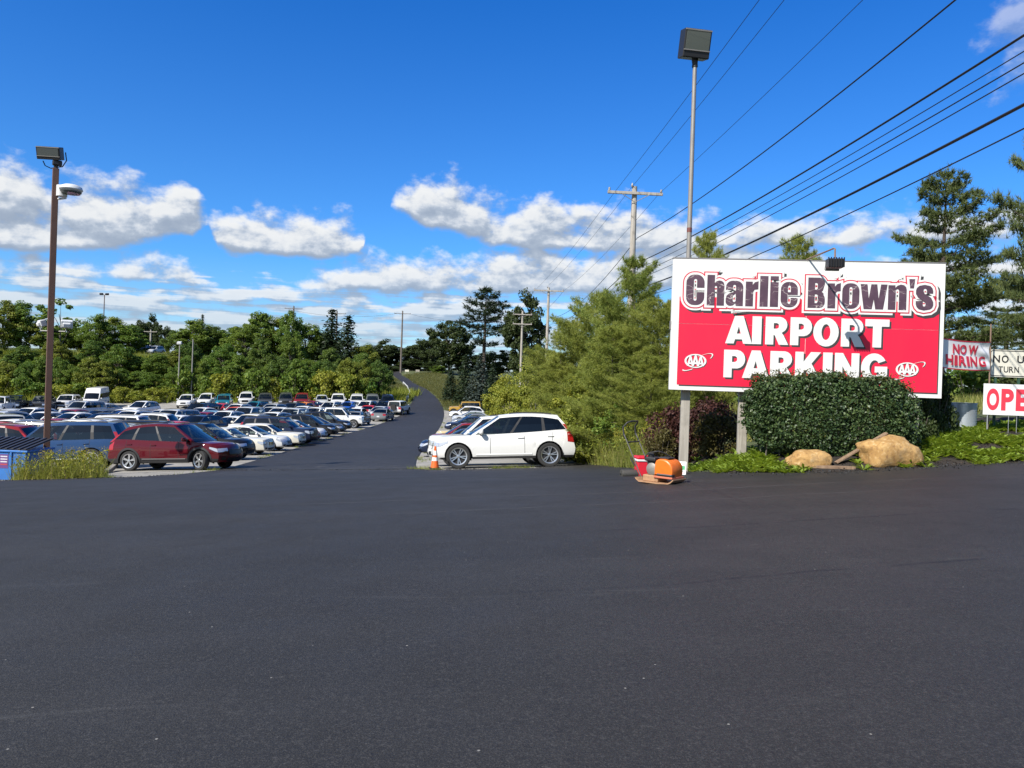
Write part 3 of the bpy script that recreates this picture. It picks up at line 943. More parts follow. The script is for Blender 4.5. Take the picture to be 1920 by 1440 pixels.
o, w, h = signpost('road_sign', 'cream NO U TURN road sign with black border at the right edge', 1856, 655, 1927, 708.5, 15.2, S_PALE, rnd_=0.05)
b = MB()
po, pi_ = rrect(0.015, 0.015, w - 0.015, h - 0.015, 0.045), rrect(0.03, 0.03, w - 0.03, h - 0.03, 0.035)
n = len(po)
b.add([(p[0], -0.002, p[1]) for p in po] + [(p[0], -0.002, p[1]) for p in pi_], [(i, (i + 1) % n, n + (i + 1) % n, n + i) for i in range(n)])
b.build('border', S_BLACK, o)
put_text(o, 'NO U', w * 0.49, h * 0.66, h * 0.27, w * 0.80, S_BLACK, 0.02, gap=0.25)
put_text(o, 'TURN', w * 0.50, h * 0.28, h * 0.22, w * 0.53, S_BLACK, 0.012)
for x in (w * 0.19, w * 0.79):
    b = MB()
    gz = G(o.location.x + x, 15.25) - o.location.z - 0.2
    b.box((x, 0.03, (gz + h * 0.95) / 2), (0.045, 0.03, h * 0.95 - gz)); b.build('post', P_GREEN, o)
o, w, h = signpost('open_sign', 'white plastic sign with tall red capitals at the right edge', 1845, 719, 1958, 781, 14.75, S_PLAST, yaw=-0.03)
put_text(o, 'OPEN', w * 0.50, h * 0.50, h * 0.70, w * 0.90, sun_faded('sign_bright_red', (0.72, 0.045, 0.075), 0.15), 0.045)
for x in (w * 0.08, w * 0.42, w * 0.55, w * 0.92):
    gz = G(o.location.x + x, 14.75) - o.location.z - 0.15
    b = MB(); b.tube([(x, 0.018, gz), (x, 0.018, h * 0.5)], 0.006 if x != w * 0.08 else 0.012, 6); b.build('stake', mat('galvanised_wire', (0.45, 0.46, 0.47), 0.4, 0.8), o)
# fabric banner tied between the billboard and a stake
a_, c_ = at(1768.5, 634, 14.35), at(1854.5, 695, 14.9)
ban = empty('hiring_banner', (a_.x, a_.y, c_.z), 0, 'white NOW HIRING banner with red letters right of the billboard', 'banner')
bw_, bd_ = c_.x - a_.x, c_.y - a_.y
bh_ = a_.z - c_.z
def drape(u, v):
    puck = 0.028 * math.sin(9 * u + 5 * v) * (1 - abs(2 * u - 1)) + 0.03 * math.exp(-((u - 0.88) / 0.12) ** 2) * math.sin(14 * v + 10 * u)
    return (u * bw_ + 0.012 * math.sin(7 * v), u * bd_ + puck, v * bh_ - 0.02 * math.sin(math.pi * u))
b = MB(); b.grid(drape, frange(0, 1, 25), frange(0, 1, 15)); b.build('cloth', S_PLAST, ban, 60)
b = MB()
for v0 in (0.0, 0.965):
    b.grid(lambda u, v: (drape(u, v)[0], drape(u, v)[1] - 0.004, drape(u, v)[2]), frange(0, 1, 25), [v0, v0 + 0.035])
b.build('hem', S_TXTRED, ban, 60)
def on_cloth(x, y, z):
    p = drape(x / bw_, z / bh_)
    return (p[0], p[1] - 0.012 + y, p[2])
put_text(ban, 'NOW', bw_ * 0.47, bh_ * 0.70, bh_ * 0.33, bw_ * 0.54, S_TXTRED, 0.035, warp=on_cloth)
put_text(ban, 'HIRING', bw_ * 0.48, bh_ * 0.31, bh_ * 0.35, bw_ * 0.84, S_TXTRED, 0.035, warp=on_cloth)
b = MB(); b.tube([(bw_ + 0.03, bd_ + 0.02, G(c_.x, c_.y) - c_.z - 0.2), (bw_ + 0.02, bd_ + 0.02, bh_ + 0.35)], 0.014, 6); b.build('stake', M_RUST, ban)

# ------------------------------------------------------------------ cars
def m_paint():
    m, t, b = nmat('car_paint')
    oi = t.node('ShaderNodeObjectInfo')
    dust = t.noise(t.objco(), 3.0, 3, 0.6)
    c = t.mix(t.m('MULTIPLY', dust, 0.025), oi.outputs['Color'], (0.30, 0.28, 0.25))
    t.put(b.inputs['Base Color'], c)
    b.inputs['Roughness'].default_value = 0.38
    b.inputs['Metallic'].default_value = 0.0
    b.inputs['Specular IOR Level'].default_value = 0.0
    b.inputs['Coat Weight'].default_value = 0.9
    b.inputs['Coat Roughness'].default_value = 0.04
    return m

def m_glass(name, tint):
    m = bpy.data.materials.new(name); m.use_nodes = True
    t = NT(m.node_tree); m.node_tree.nodes.clear()
    tr = t.node('ShaderNodeBsdfTransparent'); tr.inputs[0].default_value = (*tint, 1)
    gl = t.node('ShaderNodeBsdfGlossy'); gl.inputs['Color'].default_value = (1, 1, 1, 1); gl.inputs['Roughness'].default_value = 0.015
    fr = t.node('ShaderNodeFresnel'); fr.inputs[0].default_value = 1.55
    mx = t.node('ShaderNodeMixShader')
    t.put(mx.inputs[0], t.m('MULTIPLY_ADD', fr.outputs[0], 0.9, 0.03))
    t.l.new(tr.outputs[0], mx.inputs[1]); t.l.new(gl.outputs[0], mx.inputs[2])
    o = t.node('ShaderNodeOutputMaterial'); t.l.new(mx.outputs[0], o.inputs[0])
    return m

P_PAINT = m_paint()
P_TRIM = mat('black_plastic', (0.022, 0.022, 0.024), 0.55)
P_GREYTRIM = mat('grey_plastic', (0.075, 0.078, 0.082), 0.6)
P_INT = mat('cabin_dark', (0.012, 0.012, 0.013), 0.8)
P_SEAT = mat('cabin_cloth', (0.045, 0.043, 0.042), 0.9)
P_TYRE = worn('tyre_rubber', (0.022, 0.022, 0.022), 0.85, amount=0.3, scale=9, dark=1.9, bump=0.2)
P_RIM = mat('alloy_silver', (0.62, 0.62, 0.63), 0.28, 0.9)
P_RIMD = mat('alloy_dark', (0.03, 0.03, 0.032), 0.5, 0.3)  # dark metal: backing disc behind the spokes, and the grille bars
P_CHROME = mat('chrome', (0.75, 0.76, 0.78), 0.12, 1.0)
P_LAMP = mat('headlamp', (0.55, 0.57, 0.60), 0.08, 0.35, 1.0)
P_TAIL = mat('tail_lamp', (0.34, 0.012, 0.014), 0.12, 0.0, 1.0)
P_AMBER = mat('amber_lamp', (0.5, 0.14, 0.02), 0.15, 0.0, 1.0)
P_GRILLE = mat('grille_black', (0.010, 0.010, 0.011), 0.35)
P_GLASS = m_glass('window_glass', (0.42, 0.47, 0.46))
P_TINT = m_glass('tinted_glass', (0.045, 0.05, 0.055))
P_PLATE = mat('plate_white', (0.62, 0.63, 0.66), 0.4)

def prof_lookup(pts):
    return lambda q: interp(q, pts)

# every kind: sizes in metres, x forward from the middle of the car
CAR = {
 'crossover': dict(L=4.62, W=1.88, H=1.70, wb=2.72, fo=0.92, wr=0.355, sill=0.27,
    zs=[(-2.31, 0.98), (-1.9, 1.07), (-1.2, 1.08), (0.62, 0.99), (1.0, 0.985), (1.5, 0.96), (1.9, 0.90), (2.31, 0.78)], A0=1.18, A1=0.26, R1=-1.55, R0=-2.14, clad=True, quarter=True, slope=0.10),
 'volvoish': dict(L=4.69, W=1.90, H=1.74, wb=2.865, fo=0.87, wr=0.385, sill=0.29,
    zs=[(-2.34, 1.04), (-1.9, 1.12), (-1.3, 1.11), (0.5, 1.03), (0.95, 1.03), (1.5, 1.01), (1.95, 0.97), (2.34, 0.87)], A0=1.08, A1=0.10, R1=-1.70, R0=-2.14, clad=False, quarter=True, slope=0.075),
 'big_suv': dict(L=5.05, W=1.99, H=1.80, wb=2.92, fo=0.95, wr=0.39, sill=0.31,
    zs=[(-2.52, 1.10), (-1.8, 1.12), (0.8, 1.09), (1.2, 1.09), (2.2, 1.05), (2.52, 0.96)], A0=1.22, A1=0.52, R1=-2.02, R0=-2.36, clad=False, quarter=True, slope=0.05),
 'sedan': dict(L=4.84, W=1.84, H=1.45, wb=2.80, fo=0.94, wr=0.335, sill=0.22,
    zs=[(-2.42, 0.90), (-1.7, 0.965), (0.7, 0.885), (1.05, 0.885), (1.95, 0.80), (2.42, 0.69)], A0=1.12, A1=0.20, R1=-0.98, R0=-1.78, clad=False, quarter=False, slope=0.05),
 'old_sedan': dict(L=5.02, W=1.84, H=1.42, wb=2.82, fo=0.96, wr=0.325, sill=0.22,
    zs=[(-2.51, 0.92), (-1.7, 0.945), (0.7, 0.88), (1.05, 0.885), (2.1, 0.83), (2.51, 0.76)], A0=1.02, A1=0.28, R1=-1.05, R0=-1.62, clad=False, quarter=False, slope=0.03),
 'hatchback': dict(L=4.25, W=1.78, H=1.50, wb=2.60, fo=0.86, wr=0.32, sill=0.22,
    zs=[(-2.12, 0.95), (-1.5, 0.985), (0.7, 0.92), (1.0, 0.92), (1.75, 0.83), (2.12, 0.72)], A0=1.06, A1=0.18, R1=-1.42, R0=-1.92, clad=False, quarter=False, slope=0.08),
 'pickup': dict(L=5.80, W=2.02, H=1.93, wb=3.65, fo=0.98, wr=0.41, sill=0.40,
    zs=[(-2.9, 1.18), (-1.4, 1.19), (0.5, 1.18), (1.35, 1.18), (2.5, 1.15), (2.9, 1.06)], A0=1.38, A1=0.78, R1=-0.82, R0=-1.02, clad=False, quarter=False, slope=0.02),
 'offroader': dict(L=4.35, W=1.88, H=1.86, wb=2.95, fo=0.68, wr=0.41, sill=0.42,
    zs=[(-2.17, 1.16), (-1.5, 1.16), (0.5, 1.14), (0.8, 1.16), (1.7, 1.12), (2.17, 1.06)], A0=0.66, A1=0.40, R1=-2.02, R0=-2.12, clad=True, quarter=True, slope=0.0),
 'van': dict(L=5.6, W=2.02, H=2.62, wb=3.6, fo=0.98, wr=0.36, sill=0.30,
    zs=[(-2.8, 1.25), (1.0, 1.22), (1.5, 1.20), (2.2, 1.10), (2.8, 0.88)], A0=1.95, A1=0.95, R1=-2.70, R0=-2.76, clad=False, quarter=False, slope=0.0),
}
CS = [(0, 0.915), (0.12, 0.965), (0.32, 0.985), (0.55, 1.0), (0.75, 0.992), (0.9, 0.965), (1.0, 0.925)]
FPROF = {'crossover': [(0, 0.13), (0.12, 0.05), (0.3, 0.0), (0.55, 0.02), (0.8, 0.06), (1, 0.16)],
         'sedan': [(0, 0.14), (0.12, 0.05), (0.3, 0.0), (0.5, 0.02), (0.75, 0.08), (1, 0.22)],
         'box': [(0, 0.10), (0.1, 0.03), (0.25, 0.0), (0.42, 0.03), (0.8, 0.05), (1, 0.10)]}
RPROF = [(0, 0.12), (0.15, 0.04), (0.35, 0.0), (0.5, 0.03), (0.7, 0.06), (1, 0.09)]
KIND_PROF = {'crossover': 'crossover', 'volvoish': 'crossover', 'big_suv': 'box', 'sedan': 'sedan', 'old_sedan': 'box', 'hatchback': 'sedan', 'pickup': 'box', 'offroader': 'box', 'van': 'crossover'}

class CarShape:
    def __init__(s, kind):
        c = CAR[kind]
        s.kind = kind
        s.__dict__.update(c)
        s.fb = {'offroader': 0.06, 'pickup': 0.16, 'old_sedan': 0.14, 'van': 0.30}.get(kind, 0.22)     # how far the nose bows forward
        s.rb = {'offroader': 0.03, 'pickup': 0.05, 'van': 0.05}.get(kind, 0.12)
        s.fp = prof_lookup(FPROF[KIND_PROF[kind]])
        s.rp = prof_lookup(RPROF)
        s.xf, s.xr = s.L / 2 - s.fo, s.L / 2 - s.fo - s.wb
        s.Ra = s.wr * 1.13
        s.x1, s.x0 = s.L / 2 - s.fb, -s.L / 2 + s.rb
        s.zs_ = lambda x: interp(x, s.zs)
    def hw(s, x):
        h = s.W / 2
        f = max(0.0, (x - s.xf) / (s.x1 - s.xf))
        r = max(0.0, (s.xr - x) / (s.xr - s.x0))
        kf, kr = (0.04, 0.02) if s.kind in ('offroader', 'pickup') else (0.10, 0.07)
        return h * (1 - kf * f ** 2.2 - kr * r ** 2.2)
    def zbot(s, x):
        for xc in (s.xf, s.xr):
            d = abs(x - xc)
            if d < s.Ra - 1e-4: return s.wr + math.sqrt(s.Ra ** 2 - d * d)
        return s.sill
    def q(s, x, z): return (z - s.sill) / (s.zs_(x) - s.sill)
    def side(s, x, z, sg=1, off=0.0):
        """point of the flank at length x and height z"""
        q = s.q(x, z)
        xx = x - s.fp(q) * sstep(x, s.x1 - 0.4, s.x1) + s.rp(q) * sstep(-x, -s.x0 - 0.35, -s.x0)
        return (xx, sg * (s.hw(x) * interp(q, CS) + off), z)
    def front(s, t, q, off=0.0):
        x = s.x1
        z = s.sill + q * (s.zs_(x) - s.sill)
        bow = s.fb * (1 - abs(t) ** 2.6)
        zc = s.crown(x) * (1 - t * t) * sstep(q, 0.7, 1.0)
        return (x - s.fp(q) + bow + off, t * s.hw(x) * interp(q, CS) * (1 + off * 0.3), z + zc)
    def rear(s, t, q, off=0.0):
        x = s.x0
        z = s.sill + q * (s.zs_(x) - s.sill)
        bow = s.rb * (1 - abs(t) ** 2.6)
        zc = s.crown(x) * (1 - t * t) * sstep(q, 0.7, 1.0)
        return (x + s.rp(q) - bow - off, t * s.hw(x) * interp(q, CS) * (1 + off * 0.3), z + zc)
    def crown(s, x):
        return 0.055 if x > 0 else 0.035
    # greenhouse
    def yb(s, x): return s.hw(x) * 0.925 - 0.012
    def zroof(s, x):
        m = s.R1 + 0.6 * (s.A1 - s.R1)
        d = (x - m)
        drop = (0.05 * (d / (s.A1 - m)) ** 2 if d > 0 else s.slope * (d / (s.R1 - m)) ** 2)
        return s.H - 0.05 - drop
    def yt(s, x):
        k = 0.84 if s.kind in ('offroader', 'van') else (0.76 if s.kind in ('big_suv', 'pickup') else 0.72)
        return s.W / 2 * k * (1 - 0.05 * sstep(-x, 0.3, 2.2))
    def house(s, u, t, sg=1, off=0.0):
        """u along from windscreen (0) to tail (1), t from belt (0) to roof (1)"""
        xb = lerp(s.A0, s.R0, u); xt = lerp(s.A1, s.R1, u)
        x = lerp(xb, xt, t)
        y = lerp(s.yb(xb), s.yt(xt), t) + 0.035 * math.sin(math.pi * min(1, t)) * (1 if t <= 1 else 0)
        z = lerp(s.zs_(xb), s.zroof(xt), t)
        return (x, sg * (y + off), z)

def build_car_meshes(kind):
    s = CarShape(kind)
    P = {}
    b = MB()
    # ---- flanks
    xs = set([s.x0, s.x1, s.A0, s.R0] + [p[0] for p in s.zs if s.x0 < p[0] < s.x1])
    for xc in (s.xf, s.xr):
        for a in range(0, 181, 15):
            xs.add(xc + (s.Ra - 0.0002) * math.cos(math.radians(a)))
        xs.add(xc + s.Ra + 0.003); xs.add(xc - s.Ra - 0.003)
    xs |= set(frange(s.x0, s.x1, 26)) | {s.x1 - 0.08, s.x1 - 0.03, s.x0 + 0.08}
    xs = sorted(x for x in xs if s.x0 - 1e-6 <= x <= s.x1 + 1e-6)
    cl = []
    for x in xs:
        if not cl or x - cl[-1] > 0.0025: cl.append(x)
    xs = cl
    qs = [0, 0.10, 0.22, 0.38, 0.55, 0.7, 0.82, 0.92, 1.0]
    nq = len(qs)
    for sg in (1, -1):
        vs = []
        for x in xs:
            zb, zt = s.zbot(x), s.zs_(x)
            lo = s.q(x, zb)
            for k in range(nq):
                z = s.sill + lerp(lo, 1.0, qs[k]) * (zt - s.sill) if lo > 0.001 else s.sill + qs[k] * (zt - s.sill)
                vs.append(s.side(x, z, sg))
        fs, fs2 = [], []
        for i in range(len(xs) - 1):
            for k in range(nq - 1):
                f = (i * nq + k, (i + 1) * nq + k, (i + 1) * nq + k + 1, i * nq + k + 1)
                if sg > 0: f = tuple(reversed(f))
                inarch = any(abs((xs[i] + xs[i + 1]) / 2 - xc) < s.Ra for xc in (s.xf, s.xr))
                (fs2 if (k < 2 and s.clad and not inarch) or (k < 1 and not inarch) else fs).append(f)
        k0 = len(b.v)
        b.add(vs, fs, 0)
        for f in fs2:
            b.f.append([k0 + i for i in f]); b.mi.append(1)
    # ---- nose, tail, bonnet, boot
    ts = [-1, -0.92, -0.8, -0.6, -0.4, -0.2, 0, 0.2, 0.4, 0.6, 0.8, 0.92, 1]
    b.grid(lambda t, q: s.front(t, q), ts, qs, 0)
    b.grid(lambda t, q: s.rear(t, q), ts, qs, 0, flip=True)
    def deck(x, t):
        w = sstep(x, s.A0, s.x1) if x > 0 else sstep(-x, -s.R0, -s.x0)
        bow = (1 - abs(t) ** 2.6) * w * (s.fb if x > 0 else -s.rb)
        sh = -s.fp(1.0) * sstep(x, s.x1 - 0.4, s.x1) + s.rp(1.0) * sstep(-x, -s.x0 - 0.35, -s.x0)
        return (x + sh + bow, t * s.hw(x) * 0.925, s.zs_(x) + s.crown(x) * (1 - t * t))
    fx = [x for x in xs if x >= s.A0 - 1e-6]
    rx = [x for x in xs if x <= s.R0 + 1e-6]
    b.grid(deck, fx, ts, 0)
    if kind == 'pickup':
        # open load bed
        bx = [-2.78, s.R0 - 0.02]
        hwb = s.W / 2 - 0.16
        b.grid(lambda x, t: (x, t * hwb, 0.78), bx, [-1, 1], 2)
        for sg in (1, -1):
            b.grid(lambda x, z: (x, sg * hwb, z), bx, [0.78, 1.2], 1, flip=sg < 0)
            b.grid(lambda x, y: (x, sg * y, s.zs_(x) + 0.01), [s.x0, s.R0], [hwb, s.W / 2 * 0.925], 0, flip=sg < 0)
        b.grid(lambda y, z: (-2.78, y, z), [-hwb, hwb], [0.78, 1.2], 1)
        b.grid(lambda y, z: (s.R0 - 0.02, y, z), [-hwb, hwb], [0.78, 1.2], 2)
        b.grid(lambda x, y: (x, y, 1.195), [s.x0, -2.78], [-hwb, hwb], 0)
        b.grid(lambda y, t: lerp(Vector((s.R0, y, s.zs_(s.R0))), Vector((s.R0 - 0.02, y, 0.78)), t), [-hwb, hwb], [0, 1], 0)
    else:
        b.grid(deck, rx, ts, 0)
    # floor, dark cabin tub and seats
    b.grid(lambda x, y: (x, y * s.W / 2 * 0.88, s.sill + 0.02), [s.x0 + 0.1, s.x1 - 0.05], [-1, 1], 2, flip=True)
    zt = s.zs_(0) - 0.22
    b.grid(lambda x, y: (x, y * s.W / 2 * 0.90, zt), [s.R0 + 0.02, s.A0 - 0.05], [-1, 1], 2)
    for sg in (1, -1):
        b.grid(lambda x, z: (x, sg * s.W / 2 * 0.90, z), [s.R0 + 0.02, s.A0 - 0.02], [zt - 0.02, zt + 0.22], 2, flip=sg > 0)
    b.box((s.A0 - 0.30, 0, zt + 0.09), (0.55, s.W * 0.86, 0.22), mi=2)
    head = s.zroof(0) - 0.16
    hc = (s.A0 + s.A1) / 2
    for sx_, n in ((hc - 1.05, 2), (hc - 1.95, 2)):
        if sx_ < s.R0 + 0.25: continue
        for sg in (1, -1):
            b.bbox((sx_, sg * 0.38, lerp(zt, head, 0.30)), (0.16, 0.48, 0.62 * (head - zt)), 0.04, mi=3)
            b.bbox((sx_ - 0.03, sg * 0.38, head - 0.10), (0.10, 0.27, 0.19), 0.03, mi=3)
    # wheel housings
    for xc in (s.xf, s.xr):
        for sg in (1, -1):
            b.grid(lambda a, y: (xc + s.Ra * math.cos(math.radians(a)), sg * (s.hw(xc) * 0.985 - y), s.wr + s.Ra * math.sin(math.radians(a))), range(-10, 191, 20), [0, 0.36], 2, flip=sg < 0)
            b.grid(lambda r, a: (xc + r * s.Ra * math.cos(math.radians(a)), sg * (s.hw(xc) * 0.985 - 0.35), s.wr + r * s.Ra * math.sin(math.radians(a))), [0.05, 1], range(-20, 201, 22), 2)
            if s.clad:
                def ring(r, a):
                    x, z = xc + r * math.cos(math.radians(a)), s.wr + r * math.sin(math.radians(a))
                    return s.side(x, max(z, s.sill), sg, 0.008)
                b.grid(ring, [s.Ra - 0.005, s.Ra + 0.065], [a for a in range(-12, 193, 12)], 1, flip=sg < 0)
    # roof and pillars; panes are left open
    us_open = {True: [(0.035, 0.375), (0.405, 0.70), (0.735, 0.955)], False: [(0.035, 0.47), (0.51, 0.93)]}[s.quarter]
    if kind == 'pickup': us_open = [(0.05, 0.50), (0.55, 0.92)]
    if kind == 'van': us_open = [(0.02, 0.24)]
    if kind == 'offroader': us_open = [(0.04, 0.36), (0.40, 0.66), (0.70, 0.96)]
    t0, t1 = 0.03, (0.87 if kind != 'van' else 0.50)
    cuts = sorted(set([0, 1] + [c for p in us_open for c in p] + [lerp(p[0], p[1], 0.5) for p in us_open]))
    tcs = [0, t0, lerp(t0, t1, 0.5), t1, 0.94, 1.0]
    panes = {}
    taper = 0.20 if kind == 'crossover' else 0.13 if kind == 'volvoish' else (0.10 if kind in ('sedan', 'hatchback') else 0.0)
    def tt(k, u):
        if k == 0 or k >= len(tcs) - 2: return tcs[k]
        lift = (0.14 * max(0.0, (u - 0.62) / 0.38) ** 1.6) if taper > 0.12 else 0.0
        lo, hi = t0 + lift, t1 - taper * max(0.0, (u - 0.45) / 0.55) ** 2
        return lerp(lo, hi, (tcs[k] - t0) / (t1 - t0))
    for sg in (1, -1):
        for i in range(len(cuts) - 1):
            for k in range(len(tcs) - 1):
                um, tm = (cuts[i] + cuts[i + 1]) / 2, (tcs[k] + tcs[k + 1]) / 2
                w = next((j for j, p in enumerate(us_open) if p[0] < um < p[1]), None)
                c4 = [s.house(cuts[i], tt(k, cuts[i]), sg), s.house(cuts[i + 1], tt(k, cuts[i + 1]), sg), s.house(cuts[i + 1], tt(k + 1, cuts[i + 1]), sg), s.house(cuts[i], tt(k + 1, cuts[i]), sg)]
                if sg < 0: c4.reverse()
                if w is not None and t0 < tm < t1:
                    panes.setdefault((sg, w), MB()).poly(c4)
                else:
                    pil = (w is None and t0 < tm < t1 and 0.2 < um < 0.8)
                    b.poly(c4, 1 if pil else 0)
    yts = [-1, -0.94, -0.7, -0.35, 0, 0.35, 0.7, 0.94, 1]
    def roof(u, t):
        x = lerp(s.A1, s.R1, u)
        return (x + 0.06 * (1 - t * t) * (1 - 2 * u), t * s.yt(x), s.zroof(x) + 0.055 * (1 - t * t) ** 0.7)
    b.grid(roof, frange(0, 1, 9), yts, 0, flip=True)
    for end in ('front', 'rear'):
        x0_, x1_ = (s.A0, s.A1) if end == 'front' else (s.R0, s.R1)
        sgn = 1 if end == 'front' else -1
        bulge0 = (0.16 if end == 'front' else 0.06) * (0.3 if kind in ('offroader', 'pickup', 'van') else 1)
        def screen(a, t):
            x = lerp(x0_ + sgn * bulge0 * (1 - a * a), x1_ + sgn * 0.06 * (1 - a * a), t)
            y = a * lerp(s.yb(x0_), s.yt(x1_), t)
            y += math.copysign(0.035 * math.sin(math.pi * t), a) if abs(a) > 0.99 else 0
            z = lerp(s.zs_(x0_) + s.crown(x0_) * (1 - a * a) * 0.6, s.zroof(x1_) + 0.055 * (1 - a * a) ** 0.7, t)
            return (x, y, z)
        acs = [-1, -0.93, -0.6, -0.3, 0, 0.3, 0.6, 0.93, 1]
        tsc = [0, 0.04, 0.35, 0.65, 0.94, 1.0]
        if end == 'rear': tsc = [0, 0.10, 0.4, 0.65, 0.88, 1.0]
        if kind == 'van': tsc = [0, 0.03, 0.2, 0.4, 0.56, 1.0]
        pane = MB()
        for i in range(len(acs) - 1):
            for k in range(len(tsc) - 1):
                c4 = [screen(acs[i], tsc[k]), screen(acs[i + 1], tsc[k]), screen(acs[i + 1], tsc[k + 1]), screen(acs[i], tsc[k + 1])]
                if end == 'rear': c4.reverse()
                inside = 0 < i < len(acs) - 2 and 0 < k < len(tsc) - 2
                if inside and not (kind == 'van' and end == 'rear'): pane.poly(c4)
                else: b.poly(c4, 1 if (k == 0 and kind != 'van') else 0)
        if pane.v: P['windshield' if end == 'front' else 'rear_window'] = pane.mesh('windshield' if end == 'front' else 'rear_window', P_GLASS if end == 'front' else P_TINT, 60)
    for (sg, w), pm in panes.items():
        P[('side_window', sg, w)] = pm.mesh('side_window', P_GLASS if w == 0 or not s.quarter else P_TINT, 60)
    # roof rails
    if s.quarter and kind != 'offroader':
        for sg in (1, -1):
            b.tube([(x, sg * (s.yt(x) - 0.03), s.zroof(x) + 0.045) for x in frange(s.A1 - 0.25, s.R1 + 0.2, 6)], 0.018, 5, 1)
    # shut lines
    xb = [hc - 0.12 - 0.0, hc - 1.20, max(hc - 2.15, s.xr - 0.1)]
    for sg in (1, -1):
        for x in xb:
            if abs(x - s.xr) < s.Ra and s.zbot(x) > s.sill: z0 = s.zbot(x) + 0.02
            else: z0 = s.sill + 0.09
            b.grid(lambda dx, z: s.side(x + dx, z, sg, 0.0025), [-0.006, 0.006], frange(z0, s.zs_(x) - 0.005, 7), 2, flip=sg > 0)
        # crease along the sill
        b.grid(lambda x, dz: s.side(x, s.sill + 0.13 + dz, sg, 0.004 + 0.014 * (dz == 0)), frange(s.xr + s.Ra + 0.12, s.xf - s.Ra - 0.12, 8), [-0.03, 0.0, 0.03], 1 if s.clad else 0, flip=sg > 0)
    P['body'] = b.mesh('body', [P_PAINT, P_TRIM, P_INT, P_SEAT], 38)
    # ---- bolted-on parts
    hq0, hq1 = {'sedan': (0.60, 0.86), 'hatchback': (0.60, 0.88), 'pickup': (0.52, 0.84), 'big_suv': (0.58, 0.84), 'offroader': (0.5, 0.8), 'old_sedan': (0.56, 0.84), 'van': (0.50, 0.86)}.get(kind, (0.62, 0.84))
    for sg in (1, -1):
        h = MB()
        if kind == 'offroader':
            c = s.front(0.66 * sg, 0.68)
            h.lathe([(0.115, 0.0), (0.115, 0.03), (0.085, 0.05), (0.02, 0.055)], 14, (c[0] - 0.02, c[1], c[2]), 'x')
        else:
            h.grid(lambda t, q: s.front(sg * t, lerp(hq0 + (0.0 if t > 0.8 else 0.05), hq1, q), 0.008), [0.56, 0.7, 0.84, 0.94, 1.0], [0, 0.5, 1], flip=sg < 0)
            h.grid(lambda x, q: s.side(x, s.sill + lerp(hq0 + 0.14 * sstep(-x, -s.x1, -s.x1 + 0.4), hq1, q) * (s.zs_(x) - s.sill), sg, 0.008), [s.x1, s.x1 - 0.12, s.x1 - 0.32], [0, 0.5, 1], flip=sg < 0)
        P[('headlight', sg)] = h.mesh('headlight', P_LAMP, 50)
        tl = MB()
        q0, q1 = (0.66, 0.97) if not s.quarter else (0.62, 1.0)
        if kind == 'pickup' or kind == 'offroader': q0, q1 = 0.5, 0.9
        tl.grid(lambda t, q: s.rear(sg * t, lerp(q0, q1, q), 0.008), [0.62, 0.8, 0.92, 1.0], [0, 0.5, 1], flip=sg > 0)
        tl.grid(lambda x, q: s.side(x, s.sill + lerp(q0, q1, q) * (s.zs_(x) - s.sill), sg, 0.008), [s.x0, s.x0 + 0.1, s.x0 + 0.24], [0, 0.5, 1], flip=sg > 0)
        if s.quarter and kind not in ('offroader',):
            tl.grid(lambda u, t: s.house(u, t, sg, 0.006), [1.0, 0.962], [0.0, 0.25, 0.5], flip=sg < 0)
        P[('tail_light', sg)] = tl.mesh('tail_light', P_TAIL, 50)
        mr = MB()
        mx_, mz = hc - 0.02 + 0.18, s.zs_(s.A0 - 0.3) + 0.10
        yy = s.hw(mx_) + 0.09
        mr.bbox((mx_, sg * yy, mz), (0.13, 0.21, 0.15), 0.045)
        mr.tube([(mx_ + 0.02, sg * (yy - 0.16), mz - 0.09), (mx_, sg * (yy - 0.05), mz - 0.03)], 0.025, 6, 1)
        P[('mirror', sg)] = mr.mesh('mirror', [P_PAINT, P_TRIM], 50)
        for j, hx__ in enumerate((hc - 1.08, hc - 2.02)):
            if hx__ < s.xr - 0.2 or kind == 'van' and j: continue
            hd = MB()
            p = s.side(hx__, s.zs_(hx__) - 0.14, sg, 0.018)
            hd.bbox(p, (0.20, 0.03, 0.032), 0.01)
            P[('door_handle', sg, j)] = hd.mesh('door_handle', P_PAINT, 50)
    gr = MB()
    g0, g1, gw = {'sedan': (0.40, 0.72, 0.46), 'old_sedan': (0.52, 0.86, 0.40), 'pickup': (0.42, 0.90, 0.52), 'big_suv': (0.46, 0.86, 0.50), 'offroader': (0.48, 0.92, 0.46), 'van': (0.34, 0.52, 0.45), 'hatchback': (0.5, 0.66, 0.4), 'volvoish': (0.52, 0.82, 0.40)}.get(kind, (0.46, 0.78, 0.50))
    gr.grid(lambda t, q: s.front(t, q, 0.007), frange(-gw, gw, 7), frange(g0, g1, 4), 0)
    if kind == 'offroader':
        for i in range(7):
            t = -0.33 + 0.11 * i
            gr.grid(lambda tt, q: s.front(tt, q, 0.013), [t + 0.035, t + 0.075], frange(g0 + 0.04, g1 - 0.03, 4), 2)
    else:
        for i in range(4):
            q = lerp(g0, g1, (i + 0.5) / 4)
            gr.grid(lambda t, dq: s.front(t, q + dq, 0.018), frange(-gw * 0.97, gw * 0.97, 7), [-0.014, 0.014], 1)
    gr.grid(lambda t, q: s.front(t, q, 0.008), frange(-0.62, 0.62, 7), [0.06, 0.16, 0.27], 0)
    for sg in (1, -1):
        gr.grid(lambda t, q: s.front(sg * t, q, 0.008), [0.70, 0.80, 0.90], [0.14, 0.22, 0.32], 0, flip=sg < 0)
    P['grille'] = gr.mesh('grille', [P_GRILLE, P_RIMD if kind != 'old_sedan' else P_CHROME, P_PAINT], 50)
